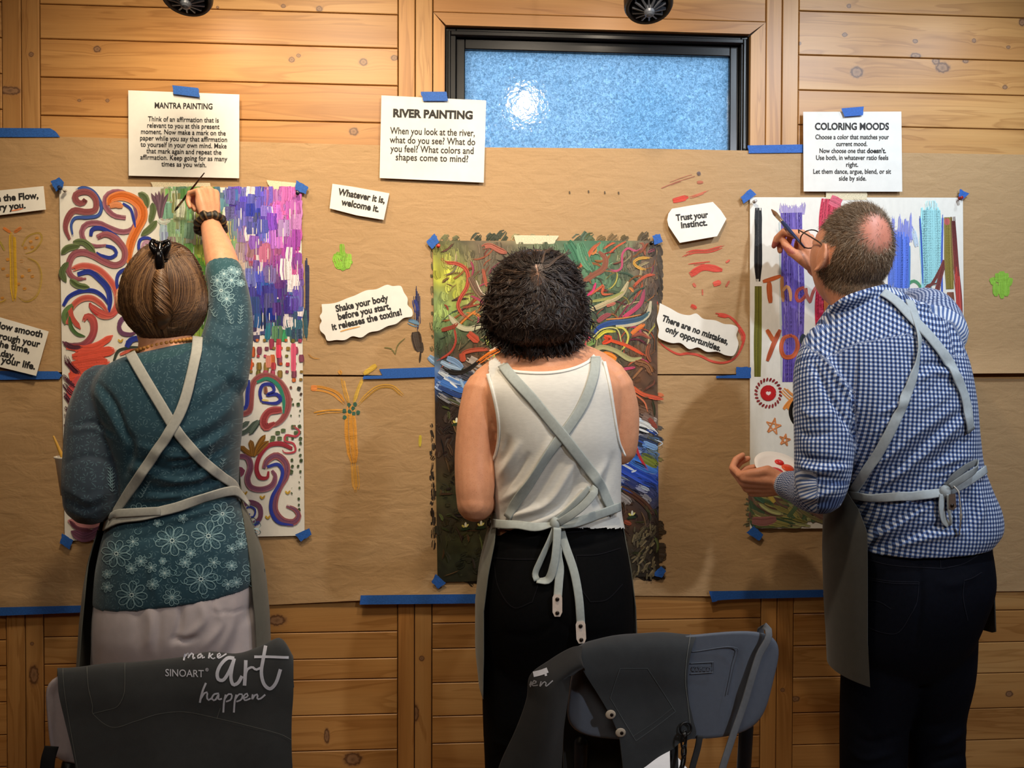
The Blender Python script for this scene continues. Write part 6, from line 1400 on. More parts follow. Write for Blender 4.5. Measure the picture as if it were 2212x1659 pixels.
hand(mb, at(1290, 900, .15), (-.5, .6, .45), (.6, -.5, .6), 1, [(55, 55, 25)] * 4, [(.04, .06, -.03), (.03, .08, -.05), (.02, .09, -.06)], .9)
v, f = remesh(mb, .0034, 4)
v, _ = folds(v, f, [([(1056, 935), (1062, 970), (1060, 1010)], -.004, 6), ([(1150, 800), (1170, 870), (1180, 940)], -.002, 14), ([(1110, 850), (1120, 900), (1150, 950)], .002, 22)])
cs, _ = skin_colors(v, (214, 152, 116), wm_hc, wm_R, .98)
obj('body', MB().add(v, f, cs), SKIN, wm, recalc=False)
# tank top, cut along neckline and armholes
mb = MB(); loft(mb, TANK, n=56, m=60)
mb.tube(crom(ats([(1105, 783), (1085, 800), (1066, 822)], .395), 6), np.linspace(.040, .052, 6), 14); mb.tube(crom(ats([(1285, 775), (1295, 792), (1305, 815)], .395), 6), np.linspace(.040, .052, 6), 14)
v, f = remesh(mb, .0034, 8)
TF = [([(1085, 1080), (1130, 1050), (1190, 950)], .006, 8), ([(1090, 1110), (1150, 1080), (1215, 985)], -.006, 8), ([(1100, 1115), (1180, 1090), (1240, 1000)], .007, 8), ([(1120, 1128), (1210, 1095), (1262, 1015)], -.006, 8), ([(1150, 1130), (1230, 1095), (1285, 1030)], .006, 8), ([(1190, 1128), (1250, 1090), (1300, 1040)], -.005, 8), ([(1082, 1060), (1110, 1030), (1140, 985)], -.005, 8), ([(1078, 1030), (1100, 1000), (1120, 960)], .005, 8), ([(1075, 1000), (1090, 980), (1098, 950)], -.004, 8), ([(1290, 1090), (1310, 1040), (1325, 985)], -.004, 9), ([(1270, 1070), (1290, 1030), (1310, 1000)], .004, 9), ([(1150, 860), (1180, 910), (1200, 960)], -.002, 12), ([(1260, 850), (1245, 900), (1228, 940)], -.002, 12)]
v, D = folds(v, f, [(a, b * 1.35, c) for a, b, c in TF])
p = proj(v)
neckline = crom(np.c_[np.array([(1086, 786), (1100, 800), (1140, 806), (1190, 806), (1235, 798), (1268, 784), (1285, 768)], float), np.zeros(7)], 40)[:, :2]
armL = crom(np.c_[np.array([(1054, 808), (1066, 850), (1076, 900), (1078, 945), (1070, 985), (1058, 1005)], float), np.zeros(6)], 30)[:, :2]
armR = crom(np.c_[np.array([(1305, 782), (1316, 830), (1324, 880), (1331, 925), (1338, 960), (1350, 985)], float), np.zeros(6)], 30)[:, :2]
OUT = np.r_[[(1054, 780)], [(1070, 770)], neckline, [(1296, 766)], armR, [(1400, 1000), (1400, 1300), (1000, 1300), (1000, 1010)], armL[::-1]]
keep = inpoly(p, OUT) & (p[:, 1] < 1143)
# the front follows the same openings
f2_ = [q for q in f if all(keep[i] for i in q)]
used = np.zeros(len(v), bool); used[[i for q in f2_ for i in q]] = True; remap = np.cumsum(used) - 1
vt = v[used]; ft = [tuple(remap[i] for i in q) for q in f2_]
tree_all = bvh(v, f); WM_TREE = tree_all
ex = MB()
for pl in (neckline, armL, armR): strap(ex, tree_all, pl, 7.5, (226, 224, 218), off=.0012, th=.0022, smooth=1, m=40)
for pl in (neckline, armL, armR):   # stitch line
    pass
WHITE = vcol('white_slub_cotton', .85, .05, 70, .35, 500, .0007, spec=.2, stretch=(1, 1, 5), sheen=.1)
cloth_obj('tank_top', vt, ft, lin((216, 213, 206)), WHITE, wm, None, ex)
# jeans
mb = MB(); loft(mb, [(1118, 1080, 1106, 1330, .114, .39), (1150, 1069, 1145, 1342, .130, .393), (1200, 1056, 1195, 1354, .140, .40), (1260, 1046, 1255, 1361, .150, .405), (1310, 1044, 1305, 1363, .150, .405), (1350, 1044, 1345, 1364, .143, .40), (1400, 1048, 1395, 1362, .12, .40), (1450, 1060, 1445, 1350, .09, .40)])
for sx in (-1, 1):
    hp = hipm + [sx * .078, 0, -.10]; kn = np.array([hipm[0] + sx * .082 - .012, -.375, .46]); an = np.array([hipm[0] + sx * .075 - .02, -.40, .09])
    leg_tubes(mb, hp, kn, an, np.array([.085, .079, .064, .056, .048]), 24)
v, f = remesh(mb, .005, 16)
v, D = folds(v, f, [([(1205, 1140), (1207, 1240), (1206, 1340)], -.004, 6), ([(1205, 1345), (1150, 1375), (1090, 1370)], -.003, 9), ([(1210, 1345), (1260, 1375), (1330, 1368)], -.003, 9), ([(1075, 1170), (1140, 1182), (1200, 1184)], -.0025, 4), ([(1210, 1184), (1270, 1178), (1340, 1160)], -.0025, 4), ([(1070, 1640), (1090, 1630), (1120, 1650)], -.003, 6), ([(1065, 1600), (1100, 1610), (1120, 1600)], .003, 6)])
jt = bvh(v, f); ex = MB()
for pl in ([(1066, 1205), (1110, 1208), (1158, 1208)], [(1160, 1206), (1162, 1260), (1150, 1300)], [(1068, 1215), (1078, 1270), (1110, 1312), (1150, 1300)], [(1244, 1200), (1290, 1198), (1340, 1184)], [(1244, 1200), (1250, 1260), (1275, 1300)], [(1275, 1300), (1310, 1295), (1344, 1262)], [(1085, 1146), (1150, 1152), (1205, 1152)], [(1205, 1152), (1270, 1146), (1335, 1130)]):
    decal(ex, jt, pl, 2.2, (26, 25, 28), .0012)
BLACKD = vcol('black_denim', .85, .12, 90, .3, 1200, .0006, spec=.08)
cloth_obj('jeans', v, f, lin((11, 11, 12)), BLACKD, wm, None, ex); WM_JEANS = jt
for sx in (-1, 1): shoe('shoe', hipm[0] + sx * .075 - .02, -.42, -sx * 5, LEATHER, wm, (40, 38, 38))

# curly bob
mb = MB(); loft(mb, [(546, 1124, 546, 1200, .04, .375), (558, 1098, 558, 1222, .066, .375), (580, 1074, 580, 1240, .086, .375), (610, 1064, 610, 1252, .098, .375), (645, 1053, 645, 1262, .104, .378), (680, 1049, 680, 1266, .108, .38), (708, 1056, 708, 1260, .106, .385), (732, 1080, 732, 1238, .092, .388), (748, 1118, 748, 1205, .06, .39)], ex=2.1)
v, f = remesh(mb, .005, 6)
tree = bvh(v, f); hb = MB()
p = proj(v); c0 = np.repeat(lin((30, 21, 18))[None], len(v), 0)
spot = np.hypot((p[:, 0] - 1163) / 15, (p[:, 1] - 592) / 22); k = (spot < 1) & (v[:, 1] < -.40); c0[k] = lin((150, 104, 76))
hb.add(v, f, c0)
KB, KL, KM = lin((40, 27, 21)), lin((120, 92, 70)), lin((50, 36, 30))
def curls(n, ln, amp, wl_, rad, lift, k_lock=5, edge=False):
    """locks of wavy hair: several strands that share a path"""
    for i in range(n):
        if edge:
            a = rnd.uniform(-.35, 3.5); x, y = 1159 + 95 * math.cos(a), 655 + 84 * math.sin(a)
        else:
            x, y = rnd.uniform(1052, 1266), rnd.uniform(545, 742)
        if math.hypot((x - 1163) / 15, (y - 594) / 23) < 1 and rnd.random() < .94: continue
        dx, dy = x - 1163, (y - 585) * .8; r = math.hypot(dx, dy) + 1e-6
        dx, dy = dx / r, dy / r + .75 * min(1, max(0, (y - 585) / 50)); A = math.atan2(dy, dx) + rnd.gauss(0, .3)
        L = rnd.uniform(*ln); k = 15; bend = rnd.gauss(0, .016); ph = rnd.uniform(0, 6.28); am = rnd.uniform(.5, 1) * amp; wv = wl_ * rnd.uniform(.7, 1.4)
        q = []; X, Y = x, y
        for j in range(k):
            s_ = j * L / (k - 1); g = math.sin(s_ / wv * 6.28 + ph) * am * min(1, j / 4)
            q.append((X - g * math.sin(A), Y + g * math.cos(A))); X += math.cos(A) * L / (k - 1); Y += math.sin(A) * L / (k - 1); A += bend * L / k * .6
        q = np.array(q); P, N, h = cast(tree, q, .38)
        e = k if h.all() else int(np.argmin(h)) + (3 if edge or Y > 735 else 1)
        if e < 5: continue
        q, P, N = q[:e], P[:e], N[:e]
        k = len(P); lf = lift * rnd.uniform(.2, 1) * np.linspace(.6, 1, k) + .0010 * (1 + np.cos(np.arange(k) * L / 14 / wv * 6.28 + ph))
        t = rnd.random(); cc = KB + (KM - KB) * t + (KL - KB) * (max(0, t - .9) * 6) * (.5 + .5 * (y < 650))
        S = np.cross(np.gradient(P, axis=0), N); S /= np.linalg.norm(S, axis=1)[:, None] + 1e-9
        for u in range(k_lock):
            o = rnd.uniform(-.0035, .0035) * np.linspace(1, .25, k); c2 = cc * rnd.uniform(.75, 1.2)
            strand(hb, P + N * (lf + rnd.uniform(-.0012, .0012))[:, None] + S * o[:, None], rnd.uniform(*rad), np.clip(c2, 0, 1), tip=.3)
curls(1000, (80, 150), 8, 56, (.0006, .0011), .006, 8)
curls(360, (50, 90), 8.5, 38, (.0005, .0009), .010, 6)
curls(70, (16, 34), 5.0, 20, (.0004, .0008), .004, 2, True)
cover(hb, v, f, lambda q: np.array([(q[0] - wm_hc[0]) * 3, (q[1] - wm_hc[1]) * 2, -1.]), 1500, .075, (.0009, .0016), (KB * .8, KM), .003, v[:, 1] > -.42, .4)
for i in range(170):   # short strands round the crown
    a = rnd.uniform(0, 6.28); r0 = rnd.uniform(2, 12); q = [(1163 + math.cos(a) * (r0 + s_ * rnd.uniform(20, 34)) + s_ * 6 * math.sin(a * 3), 592 + math.sin(a) * (r0 * 1.4 + s_ * rnd.uniform(22, 36))) for s_ in np.linspace(0, 1, 8)]
    P, N, h = cast(tree, np.array(q)); strand(hb, P + N * .003, rnd.uniform(.0004, .0008), KM * .8 + KL * .3 * rnd.random())
obj('hair', hb, HAIR, wm, recalc=False)

# apron with crossed straps, waist tie and bow
def both(v1, f1, v2, f2): return bvh(np.r_[v1, v2], list(f1) + [tuple(i + len(v1) for i in q) for q in f2])
P, Q = shell([(880, 1100, 1300, .145, .395, 40, 140), (1000, 1080, 1330, .145, .395, 20, 160), (1090, 1070, 1336, .15, .39, 4, 184), (1120, 1062, 1340, .16, .39, -4, 200), (1160, 1050, 1347, .17, .395, -10, 206), (1220, 1036, 1358, .185, .40, -14, 206), (1300, 1028, 1368, .19, .40, -14, 204), (1400, 1028, 1372, .19, .40, -14, 204), (1480, 1036, 1374, .19, .40, -14, 196), (1500, 1042, 1374, .19, .40, -14, 188)])
mb = MB(); sheetmesh(mb, P, Q, (112, 112, 102)); apm = obj('apron', mb, FABRIC, wm)
GM = (168, 174, 170)
_, jv = None, None
tv = np.r_[np.array([q.co for q in []]).reshape(0, 3)] if False else None
sm = MB(); strap(sm, WM_TREE, [(1086, 790), (1108, 818), (1150, 862), (1200, 922), (1250, 985), (1290, 1040), (1312, 1088), (1322, 1108)], 22, GM, off=.0055); obj('strap', sm, STRAPM, apm)
sm = MB(); strap(sm, WM_TREE, [(1287, 772), (1281, 815), (1258, 875), (1222, 930), (1180, 985), (1145, 1040), (1115, 1085), (1098, 1118)], 21, GM, off=.0035); obj('strap', sm, STRAPM, apm)
DT = .53
sm = MB(); strap(sm, WM_TREE, [(1074, 1131), (1110, 1134), (1150, 1136), (1196, 1134)], 18, GM, off=.010, twist=[0, 15, 30, 60]); strap(sm, WM_TREE, [(1206, 1134), (1240, 1128), (1290, 1110), (1331, 1094)], 19, GM, off=.010, twist=[40, 10, -10, 0])
obj('waist_tie', sm, STRAPM, apm)
d0 = -cast(WM_JEANS, [(1200, 1180)])[0][0][1]
sm = MB()
sm.ell(at(1199, 1132, d0 + .008), (.011, .011, .015), n=16, m=12, c=lin(GM))
def loop_rib(pts, w, tw=None, k=26):
    a = np.array(pts, float); Pp = ats(a[:, :2], a[:, 2]); q = crom(Pp, k); ribbon(sm, q, np.repeat([[0, -1., 0]], k, 0) + np.array([.25, 0, .0]), w, .0018, GM, tw)
loop_rib([(1203, 1124, d0 + .008), (1224, 1108, d0 + .012), (1252, 1080, d0 + .016), (1276, 1054, d0 + .014)], .016); loop_rib([(1276, 1054, d0 + .014), (1284, 1062, d0 + .022), (1262, 1090, d0 + .026), (1232, 1114, d0 + .022), (1206, 1130, d0 + .014)], .016, [-10, -30, -25, 0])
loop_rib([(1198, 1140, d0 + .010), (1186, 1170, d0 + .014), (1166, 1214, d0 + .016), (1156, 1240, d0 + .016), (1160, 1254, d0 + .020)], .013, [20, 20, 10, 0, 0]); loop_rib([(1160, 1254, d0 + .020), (1184, 1252, d0 + .026), (1196, 1222, d0 + .028), (1202, 1180, d0 + .024), (1204, 1140, d0 + .016)], .017, [70, 30, 0, 0, 0])
obj('bow', sm, STRAPM, apm)
def tail(pts, tabc, w=17, ang=0.):
    sm = MB(); P_, N_ = strap(sm, WM_JEANS, [q[:2] for q in pts], w, GM, off=.010, dflt=d0); obj('tie_end', sm, STRAPM, apm)
    tabc = (tabc[0], tabc[1], -P_[-1][1] + .001)
    mb = MB(); x, y, d = tabc; ca, sa = math.cos(math.radians(ang)), math.sin(math.radians(ang))
    o = [(-.5, -.36), (-.36, -.5), (.36, -.5), (.5, -.36), (.5, .30), (.28, .5), (-.28, .5), (-.5, .30)]
    q = [(x + a * 21 * ca - b * 48 * sa, y + a * 21 * sa + b * 48 * ca) for a, b in o]; n = len(q)
    fr = ats(q, d + .004); bk = ats(q, d); mb.add(np.r_[fr, bk], [tuple(range(n)), tuple(range(2*n-1, n-1, -1))] + [(i, (i+1) % n, (i+1) % n + n, i + n) for i in range(n)], lin((226, 208, 194)))
    lab(obj('leather_tab', mb, LEATHER, apm, smooth=False), 'pale leather tab with two rivets')
    mb = MB()
    for b in (-.28, .34): mb.ell(at(x - b * 48 * sa, y + b * 48 * ca, d + .005), (.0042, .0022, .0042), n=14, m=8)
    obj('rivet', mb, METAL, apm)
tail([(1206, 1122, d0 + .020), (1209, 1130, d0 + .024), (1209, 1165, 0), (1208, 1200, d0 + .024), (1205, 1292, d0 + .018)], (1204, 1308, d0 + .018))
tail([(1210, 1140, d0 + .014), (1220, 1180, d0 + .016), (1238, 1235, d0 + .016), (1248, 1290, d0 + .012), (1253, 1352, d0 + .006)], (1255, 1366, d0 + .006), ang=-3)
em = MB(); eyelet(em, WM_TREE, 1070, 1131, .011, .007, .014); obj('eyelet', em, METAL, apm)

# ------------------------------------------------------------------ man
mn = thing('person', 'person in blue gingham shirt and dark jeans, head turned left, painting with a brush', 'person', (at(1975, 1300, .40)[0], -.40, 0), 'people painting at the wall')
mn_hc, mn_R = at(1836, 553, .37), rotm(16, 24, 4)
TOR_N = [(640, 1806, 622, 1914, .064, .375), (662, 1796, 640, 1950, .078, .38), (700, 1770, 668, 2012, .088, .39), (745, 1752, 715, 2050, .105, .40), (800, 1752, 780, 2076, .118, .405), (870, 1768, 862, 2089, .128, .41), (935, 1788, 932, 2094, .130, .41), (1000, 1808, 1000, 2103, .128, .405), (1055, 1826, 1050, 2120, .130, .40), (1105, 1840, 1095, 2137, .138, .40), (1150, 1848, 1135, 2138, .142, .40), (1186, 1850, 1166, 2116, .138, .40)]
LARM_N = [(1790, 752, .40, .058), (1776, 800, .42, .060), (1778, 880, .445, .062), (1780, 960, .46, .062), (1776, 1030, .465, .058), (1772, 1058, .46, .053)]
LFORE_N = [(1772, 1056, .46, .052), (1752, 1062, .42, .046), (1722, 1052, .36, .038), (1702, 1048, .325, .033)]
RARM_N = [(2022, 722, .40, .066), (2018, 690, .34, .058), (2002, 668, .25, .052), (1972, 662, .17, .046)]
RFORE_N = [(1975, 662, .175, .046), (1930, 655, .15, .040), (1880, 640, .14, .036)]
mb = MB(); head(mb, mn_hc, mn_R, 1.0)
mb.tube(np.array([mn_hc + [-.004, .0, -.055], at(1850, 640, .378), at(1880, 700, .395)]), [.058, .060, .070], 20)
loft(mb, [(y, a + 12, y2, b - 12, h * .88, d) for y, a, y2, b, h, d in TOR_N if y > 650])
for l in (LARM_N, LFORE_N, RARM_N, RFORE_N): limb(mb, [(a, b, c, r * .74) for a, b, c, r in l])
limb(mb, [(1702, 1048, .325, .030), (1690, 1046, .30, .028)]); limb(mb, [(1885, 640, .14, .031), (1830, 618, .13, .030), (1790, 592, .128, .028), (1765, 577, .13, .026)])
hipn = at(1972, 1330, .40)
LL = [at(1905, 1330, .40), at(1892, 1500, .40)]; 
legs = []
for sx, pk, pa, rk in ((-1, 1888, 1892, .070), (1, 2020, 2026, .060)):
    hp = at(1966 + sx * 54, 1350, .40); kn = at(pk, 1560, .385); an = np.array([at(pa, 1659, .39)[0] + sx * .01, -.40, .085]); legs.append((hp, kn, an, rk))
    leg_tubes(mb, hp, kn, an, np.array([.072, .066, .052, .046, .036])); mb.tube([an, an + [0, .03, -.045], an + [0, .14, -.06]], [.036, .032, .024], 14)
wr = at(1764, 576, .13)
hand(mb, wr, (-.36, .08, .93), (.62, -.74, .22), -1, [(52, 58, 26), (62, 66, 34), (70, 70, 36), (74, 70, 36)], [(.040, .058, -.028), (.032, .080, -.040), (.022, .098, -.046)], 1.0)
wl2 = at(1694, 1048, .305)
hand(mb, wl2, (-.84, .40, -.05), (.0, -.72, -.62), 1, [(48, 58, 30), (56, 62, 32), (60, 66, 34), (62, 66, 34)], [(.040, .055, -.006), (.038, .078, -.004), (.034, .100, -.003)], 1.0)
v, f = remesh(mb, .0034, 3)
cs, L = skin_colors(v, (212, 146, 112), mn_hc, mn_R)
crown = np.array([-0.008, -.068, .074])          # bald patch at the back of the crown
rb = np.linalg.norm((L - crown) * [1, 1, 1], axis=1)
R3 = np.linalg.norm(L, axis=1)
def hairzone(L):
    hz = (L[:, 1] < .052 - .45 * np.clip(L[:, 2] - .05, -1, .01)) & (L[:, 2] > -.072 + .55 * np.clip(L[:, 1] + .03, 0, 1)) & (np.linalg.norm(L / [.077, .097, .118], axis=1) < 1.16)
    ear = (np.abs(L[:, 0]) > .070) & (L[:, 2] < .022) & (L[:, 1] > -.032); front = (L[:, 1] > .012) & (L[:, 2] < .045)
    return hz & ~ear & ~front
hz = hairzone(L); cs[hz] = lin((126, 100, 78))
w = np.clip((rb - .026) / .028, 0, 1)[:, None]; cs = np.where((hz & (rb < .055))[:, None], lin((206, 132, 110)) * (1 - w) + cs * w, cs)
obj('body', MB().add(v, f, cs), SKIN, mn, recalc=False)
# short hair
bt = bvh(v, f); idx = np.where(hz)[0]; Nn = vnormals(v, f); hb = MB()
GB, GD, GLt = lin((150, 122, 94)), lin((88, 72, 56)), lin((220, 204, 180))
Rw = mn_R
for i in range(10500):
    k = idx[RNG.integers(len(idx))]; l = L[k]; r = rb[k]
    if rnd.random() > np.clip((r - .024) / .03, .05, 1): continue
    n = Nn[k]; away = l - crown; away = away - np.array([0, 0, .0]); fl = Rw @ (away / (np.linalg.norm(away) + 1e-9)) + np.array([0, 0, -.55]) * (l[2] < .05)
    fl = fl - n * (fl @ n); fl /= np.linalg.norm(fl) + 1e-9; fl += RNG.normal(0, .32, 3)
    ln = rnd.uniform(.007, .013) * (1.15 if l[2] > .05 else .85); t = np.linspace(0, 1, 5)[:, None]
    P = v[k] + RNG.normal(0, .0011, 3) + fl * ln * t + n * (ln * (.55 * t - .35 * t ** 2) + .0003)
    q = rnd.random(); side = abs(l[0]) / .08
    c = GD + (GB - GD) * q + (GLt - GB) * max(0, q - .62) * 1.5 * (1 if l[2] > .02 else .35)
    strand(hb, P, rnd.uniform(.0003, .00055), np.clip(c, 0, 1), tip=.3)
obj('hair', hb, HAIR, mn, recalc=False)
# glasses
gm = MB()
def G(p): return mn_hc + mn_R @ np.array(p)
for sx in (-1, 1):
    gm.tube(crom(np.array([G((sx * .086, -.022, -.008)), G((sx * .0845, -.004, .014)), G((sx * .083, .04, .020)), G((sx * .078, .104, .022))]), 16), .0017, 8, lin((52, 36, 26)))
    th = np.linspace(0, 2*np.pi, 26); gm.tube(np.array([G((sx * .037 + .028 * math.cos(a) , .104 - .010 * abs(math.cos(a)) * 0 , .006 + .021 * math.sin(a) * (1 if math.sin(a) > 0 else 1.1))) for a in th]), .0015, 8, lin((46, 32, 24)))
gm.tube([G((-.008, .112, .012)), G((0, .114, .014)), G((.008, .112, .012))], .0014, 8, lin((46, 32, 24))); gm.tube([G((.069, .110, .014)), G((.078, .104, .022))], .0015, 8, lin((46, 32, 24))); gm.tube([G((-.069, .110, .014)), G((-.078, .104, .022))], .0015, 8, lin((46, 32, 24)))
lab(obj('glasses', gm, vcol('tortoise_plastic', .25, .2, 200, 0), mn), 'thin dark glasses')

# gingham shirt
mb = MB(); loft(mb, TOR_N, n=56, m=70)
for l in (LARM_N, LFORE_N, RARM_N, RFORE_N): limb(mb, l)
col_ = crom(np.c_[ats([(1800, 668), (1830, 650), (1875, 634), (1915, 622)], [.415, .445, .448, .42]), [.010, .012, .012, .010]], 20); mb.tube(col_[:, :3], col_[:, 3], 12)
v, f = remesh(mb, .0036, 7)
NF = [([(1760, 790), (1790, 850), (1845, 940)], -.007, 7), ([(1775, 760), (1815, 830), (1850, 880)], .006, 8), ([(1850, 760), (1842, 860), (1850, 960)], -.005, 7), ([(1800, 800), (1835, 880), (1832, 950)], .004, 8), ([(1712, 920), (1740, 940), (1800, 935)], -.004, 8), ([(1705, 970), (1740, 990), (1820, 1000)], -.006, 9), ([(1712, 1000), (1760, 1015), (1830, 1010)], .005, 8), ([(1720, 1040), (1770, 1035), (1825, 1040)], -.006, 8), ([(1700, 1060), (1745, 1075), (1800, 1060)], .005, 7), ([(1710, 1080), (1745, 1095), (1790, 1085)], -.004, 6), ([(1722, 880), (1760, 900), (1810, 890)], .003, 9), ([(1690, 1030), (1705, 1050), (1700, 1075)], -.003, 5),
    ([(1860, 1080), (1960, 1010), (2085, 905)], .006, 9), ([(1865, 1050), (1960, 985), (2080, 890)], -.006, 9), ([(1900, 1060), (1990, 1020), (2090, 950)], -.006, 9), ([(1880, 1020), (1950, 960), (2060, 880)], .004, 9), ([(1930, 1050), (2010, 1010), (2095, 985)], .005, 8), ([(1985, 790), (2040, 785), (2075, 795)], -.005, 8), ([(1980, 815), (2030, 805), (2080, 820)], .005, 8), ([(1955, 760), (1985, 800), (2030, 810)], -.003, 7), ([(1900, 830), (1890, 900), (1880, 960)], .002, 14), ([(1960, 830), (1955, 900), (1930, 960)], -.0025, 12),
    ([(1860, 1180), (1930, 1140), (2020, 1085)], .007, 9), ([(1870, 1150), (1940, 1115), (2010, 1080)], -.006, 9), ([(1890, 1185), (1980, 1150), (2050, 1130)], -.007, 9), ([(1930, 1180), (2010, 1160), (2080, 1150)], .006, 9), ([(2080, 1060), (2100, 1100), (2090, 1150)], -.005, 10), ([(2110, 1050), (2120, 1100), (2110, 1140)], .004, 9), ([(1960, 640), (1990, 650), (2030, 640)], -.004, 6), ([(1975, 660), (2010, 665), (2050, 668)], .004, 6), ([(2050, 690), (2065, 740), (2080, 790)], -.004, 8)]
for i in range(30):
    x = rnd.uniform(1870, 2040); y = rnd.uniform(830, 1150); l = rnd.uniform(40, 90); NF.append(([(x, y), (x + l * .5, y - 12), (x + l, y - 38)], rnd.choice((-.002, .002)), 5))
v, D = folds(v, f, [(a, b * 1.55, c) for a, b, c in NF])
p = proj(v)
gc = np.c_[v[:, 0] * .985 + v[:, 2] * -.06 + .25 * D, v[:, 2] + .05 * v[:, 0], np.zeros(len(v))]
gc[:, 0] += .55 * np.sign(v[:, 0] - at(1960, 900, .4)[0]) * 0
yk = (p[:, 1] < np.interp(p[:, 0], [1740, 1850, 1960, 2060], [795, 742, 722, 770])) & (p[:, 1] > 600); a_ = math.radians(-14)
gy = np.c_[v[:, 0] * math.cos(a_) + (v[:, 2] + .35 * v[:, 1]) * math.sin(a_), -v[:, 0] * math.sin(a_) + (v[:, 2] - .6 * v[:, 1]) * math.cos(a_)]
gc[yk, :2] = gy[yk]
def armcoords(lst):
    A = np.array(lst); P = crom(ats(A[:, :2], A[:, 2]), 24); dd, tt = segdist(v, P); ln = np.r_[0, np.cumsum(np.linalg.norm(np.diff(P, axis=0), axis=1))]
    s_ = np.interp(tt, np.linspace(0, 1, 24), ln); i = np.clip((tt * 23).astype(int), 0, 22); T = P[i + 1] - P[i]; T /= np.linalg.norm(T, axis=1)[:, None]
    rel = v - P[i]; N0 = np.array([0, -1., 0]) - T * (T @ np.array([0, -1., 0]))[:, None]; N0 /= np.linalg.norm(N0, axis=1)[:, None] + 1e-9; B0 = np.cross(T, N0)
    an = np.arctan2((rel * B0).sum(1), (rel * N0).sum(1)); r = np.interp(tt, np.linspace(0, 1, len(A)), A[:, 3]); return dd / r, an * .058, s_
for lst, cond in ((LARM_N, p[:, 0] < np.interp(p[:, 1], [720, 780, 850, 960, 1060, 1110], [1700, 1790, 1846, 1850, 1835, 1800])), (LFORE_N, (p[:, 0] < 1765) & (p[:, 1] > 1015)), (RARM_N + RFORE_N[1:], (p[:, 1] < np.interp(p[:, 0], [1940, 2000, 2060, 2090], [640, 668, 700, 760])) & (p[:, 0] > 1930))):
    q, u_, s_ = armcoords(lst); k = cond & (q < 1.5); gc[k] = np.c_[u_[k] + .2, s_[k] + .1 + .1 * D[k], 0 * s_[k]]
def gingham():
    t = NT('blue_gingham'); gc_ = t.n('Attribute', attribute_name='gc').outputs['Vector']; s = t.n('SeparateXYZ', i={0: gc_}); T_ = .0086
    def st(o):
        x = t.math('FRACT', t.math('ADD', t.math('DIVIDE', o, T_), 100.0)); tri = t.math('ABSOLUTE', t.math('SUBTRACT', x, .5)); return t.ramp(tri, (.225, (0, 0, 0)), (.275, (1, 1, 1)))
    a = t.math('ADD', t.math('MULTIPLY', st(s.outputs[0]), .5), t.math('MULTIPLY', st(s.outputs[1]), .42))
    col = t.ramp(a, (0, lin((208, 213, 224))), (.44, lin((92, 114, 160))), (.52, lin((76, 100, 150))), (.92, lin((27, 41, 80))))
    col = t.mix(1.0, col, t.ramp(t.noise(t.n('NewGeometry').outputs['Position'], 300, 2), (.3, (.9, .9, .9)), (.7, (1.06, 1.06, 1.06))), 'MULTIPLY')
    t.set(col=col, rough=.82, spec=.2, sheen=.1); t.bump(t.noise(t.mapping(gc_, (1, 1, 1)), 230, 2), .25, .0012); return t.m
GING = gingham()
MN_TREE = bvh(v, f)
ex = MB()
cloth_obj('shirt', v, f, (1, 1, 1), GING, mn, gc)
# jeans
mb = MB(); loft(mb, [(1140, 1866, 1125, 2104, .104, .40), (1175, 1853, 1160, 2116, .120, .40), (1210, 1846, 1200, 2122, .132, .402), (1265, 1842, 1255, 2124, .138, .405), (1320, 1834, 1310, 2108, .134, .403), (1380, 1826, 1375, 2086, .118, .40), (1425, 1832, 1420, 2066, .096, .397), (1460, 1856, 1455, 2044, .07, .395)])
for hp, kn, an, rk in legs: leg_tubes(mb, hp, kn, an + [0, 0, .03], np.array([.088, .083, rk * 1.06, rk, rk * .88]), 24)
v, f = remesh(mb, .005, 16)
NJ = [([(1985, 1215), (1988, 1300), (1975, 1400)], -.005, 7), ([(1850, 1590), (1880, 1605), (1940, 1590)], -.004, 8), ([(1830, 1620), (1870, 1640), (1930, 1625)], .004, 8), ([(2060, 1540), (2040, 1565), (2000, 1570)], -.005, 9), ([(2080, 1580), (2050, 1600), (2010, 1610)], .005, 9), ([(2030, 1258), (2060, 1262), (2110, 1240)], .004, 12), ([(2085, 1630), (2050, 1640), (2010, 1650)], -.004, 8)]
v, D = folds(v, f, NJ)
jt = bvh(v, f); ex = MB(); SC = (30, 30, 38)
for pl in ([(1864, 1245), (1920, 1255), (1985, 1257)], [(1864, 1249), (1920, 1259), (1984, 1261)], [(1985, 1257), (1980, 1300), (1972, 1320)], [(1868, 1295), (1900, 1300), (1925, 1315)], [(1870, 1352), (1905, 1366), (1940, 1366), (1972, 1320)], [(2082, 1254), (2100, 1248), (2120, 1236)], [(2082, 1256), (2080, 1290), (2090, 1340)], [(1850, 1200), (1920, 1220), (2036, 1228)], [(2036, 1228), (2080, 1218), (2112, 1200)], [(2030, 1172), (2030, 1200), (2032, 1228)]): decal(ex, jt, pl, 1.8, SC, .0012)
decal(ex, jt, [(2024, 1201), (2038, 1201)], 4, (150, 146, 140), .003)
cloth_obj('jeans', v, f, lin((9, 11, 20)), vcol('dark_denim', .85, .14, 100, .35, 1300, .0007, spec=.1), mn, None, ex)
for sx, (hp, kn, an, rk) in zip((-1, 1), legs): shoe('shoe', an[0], -.42, -sx * 6, LEATHER, mn, (46, 40, 36))

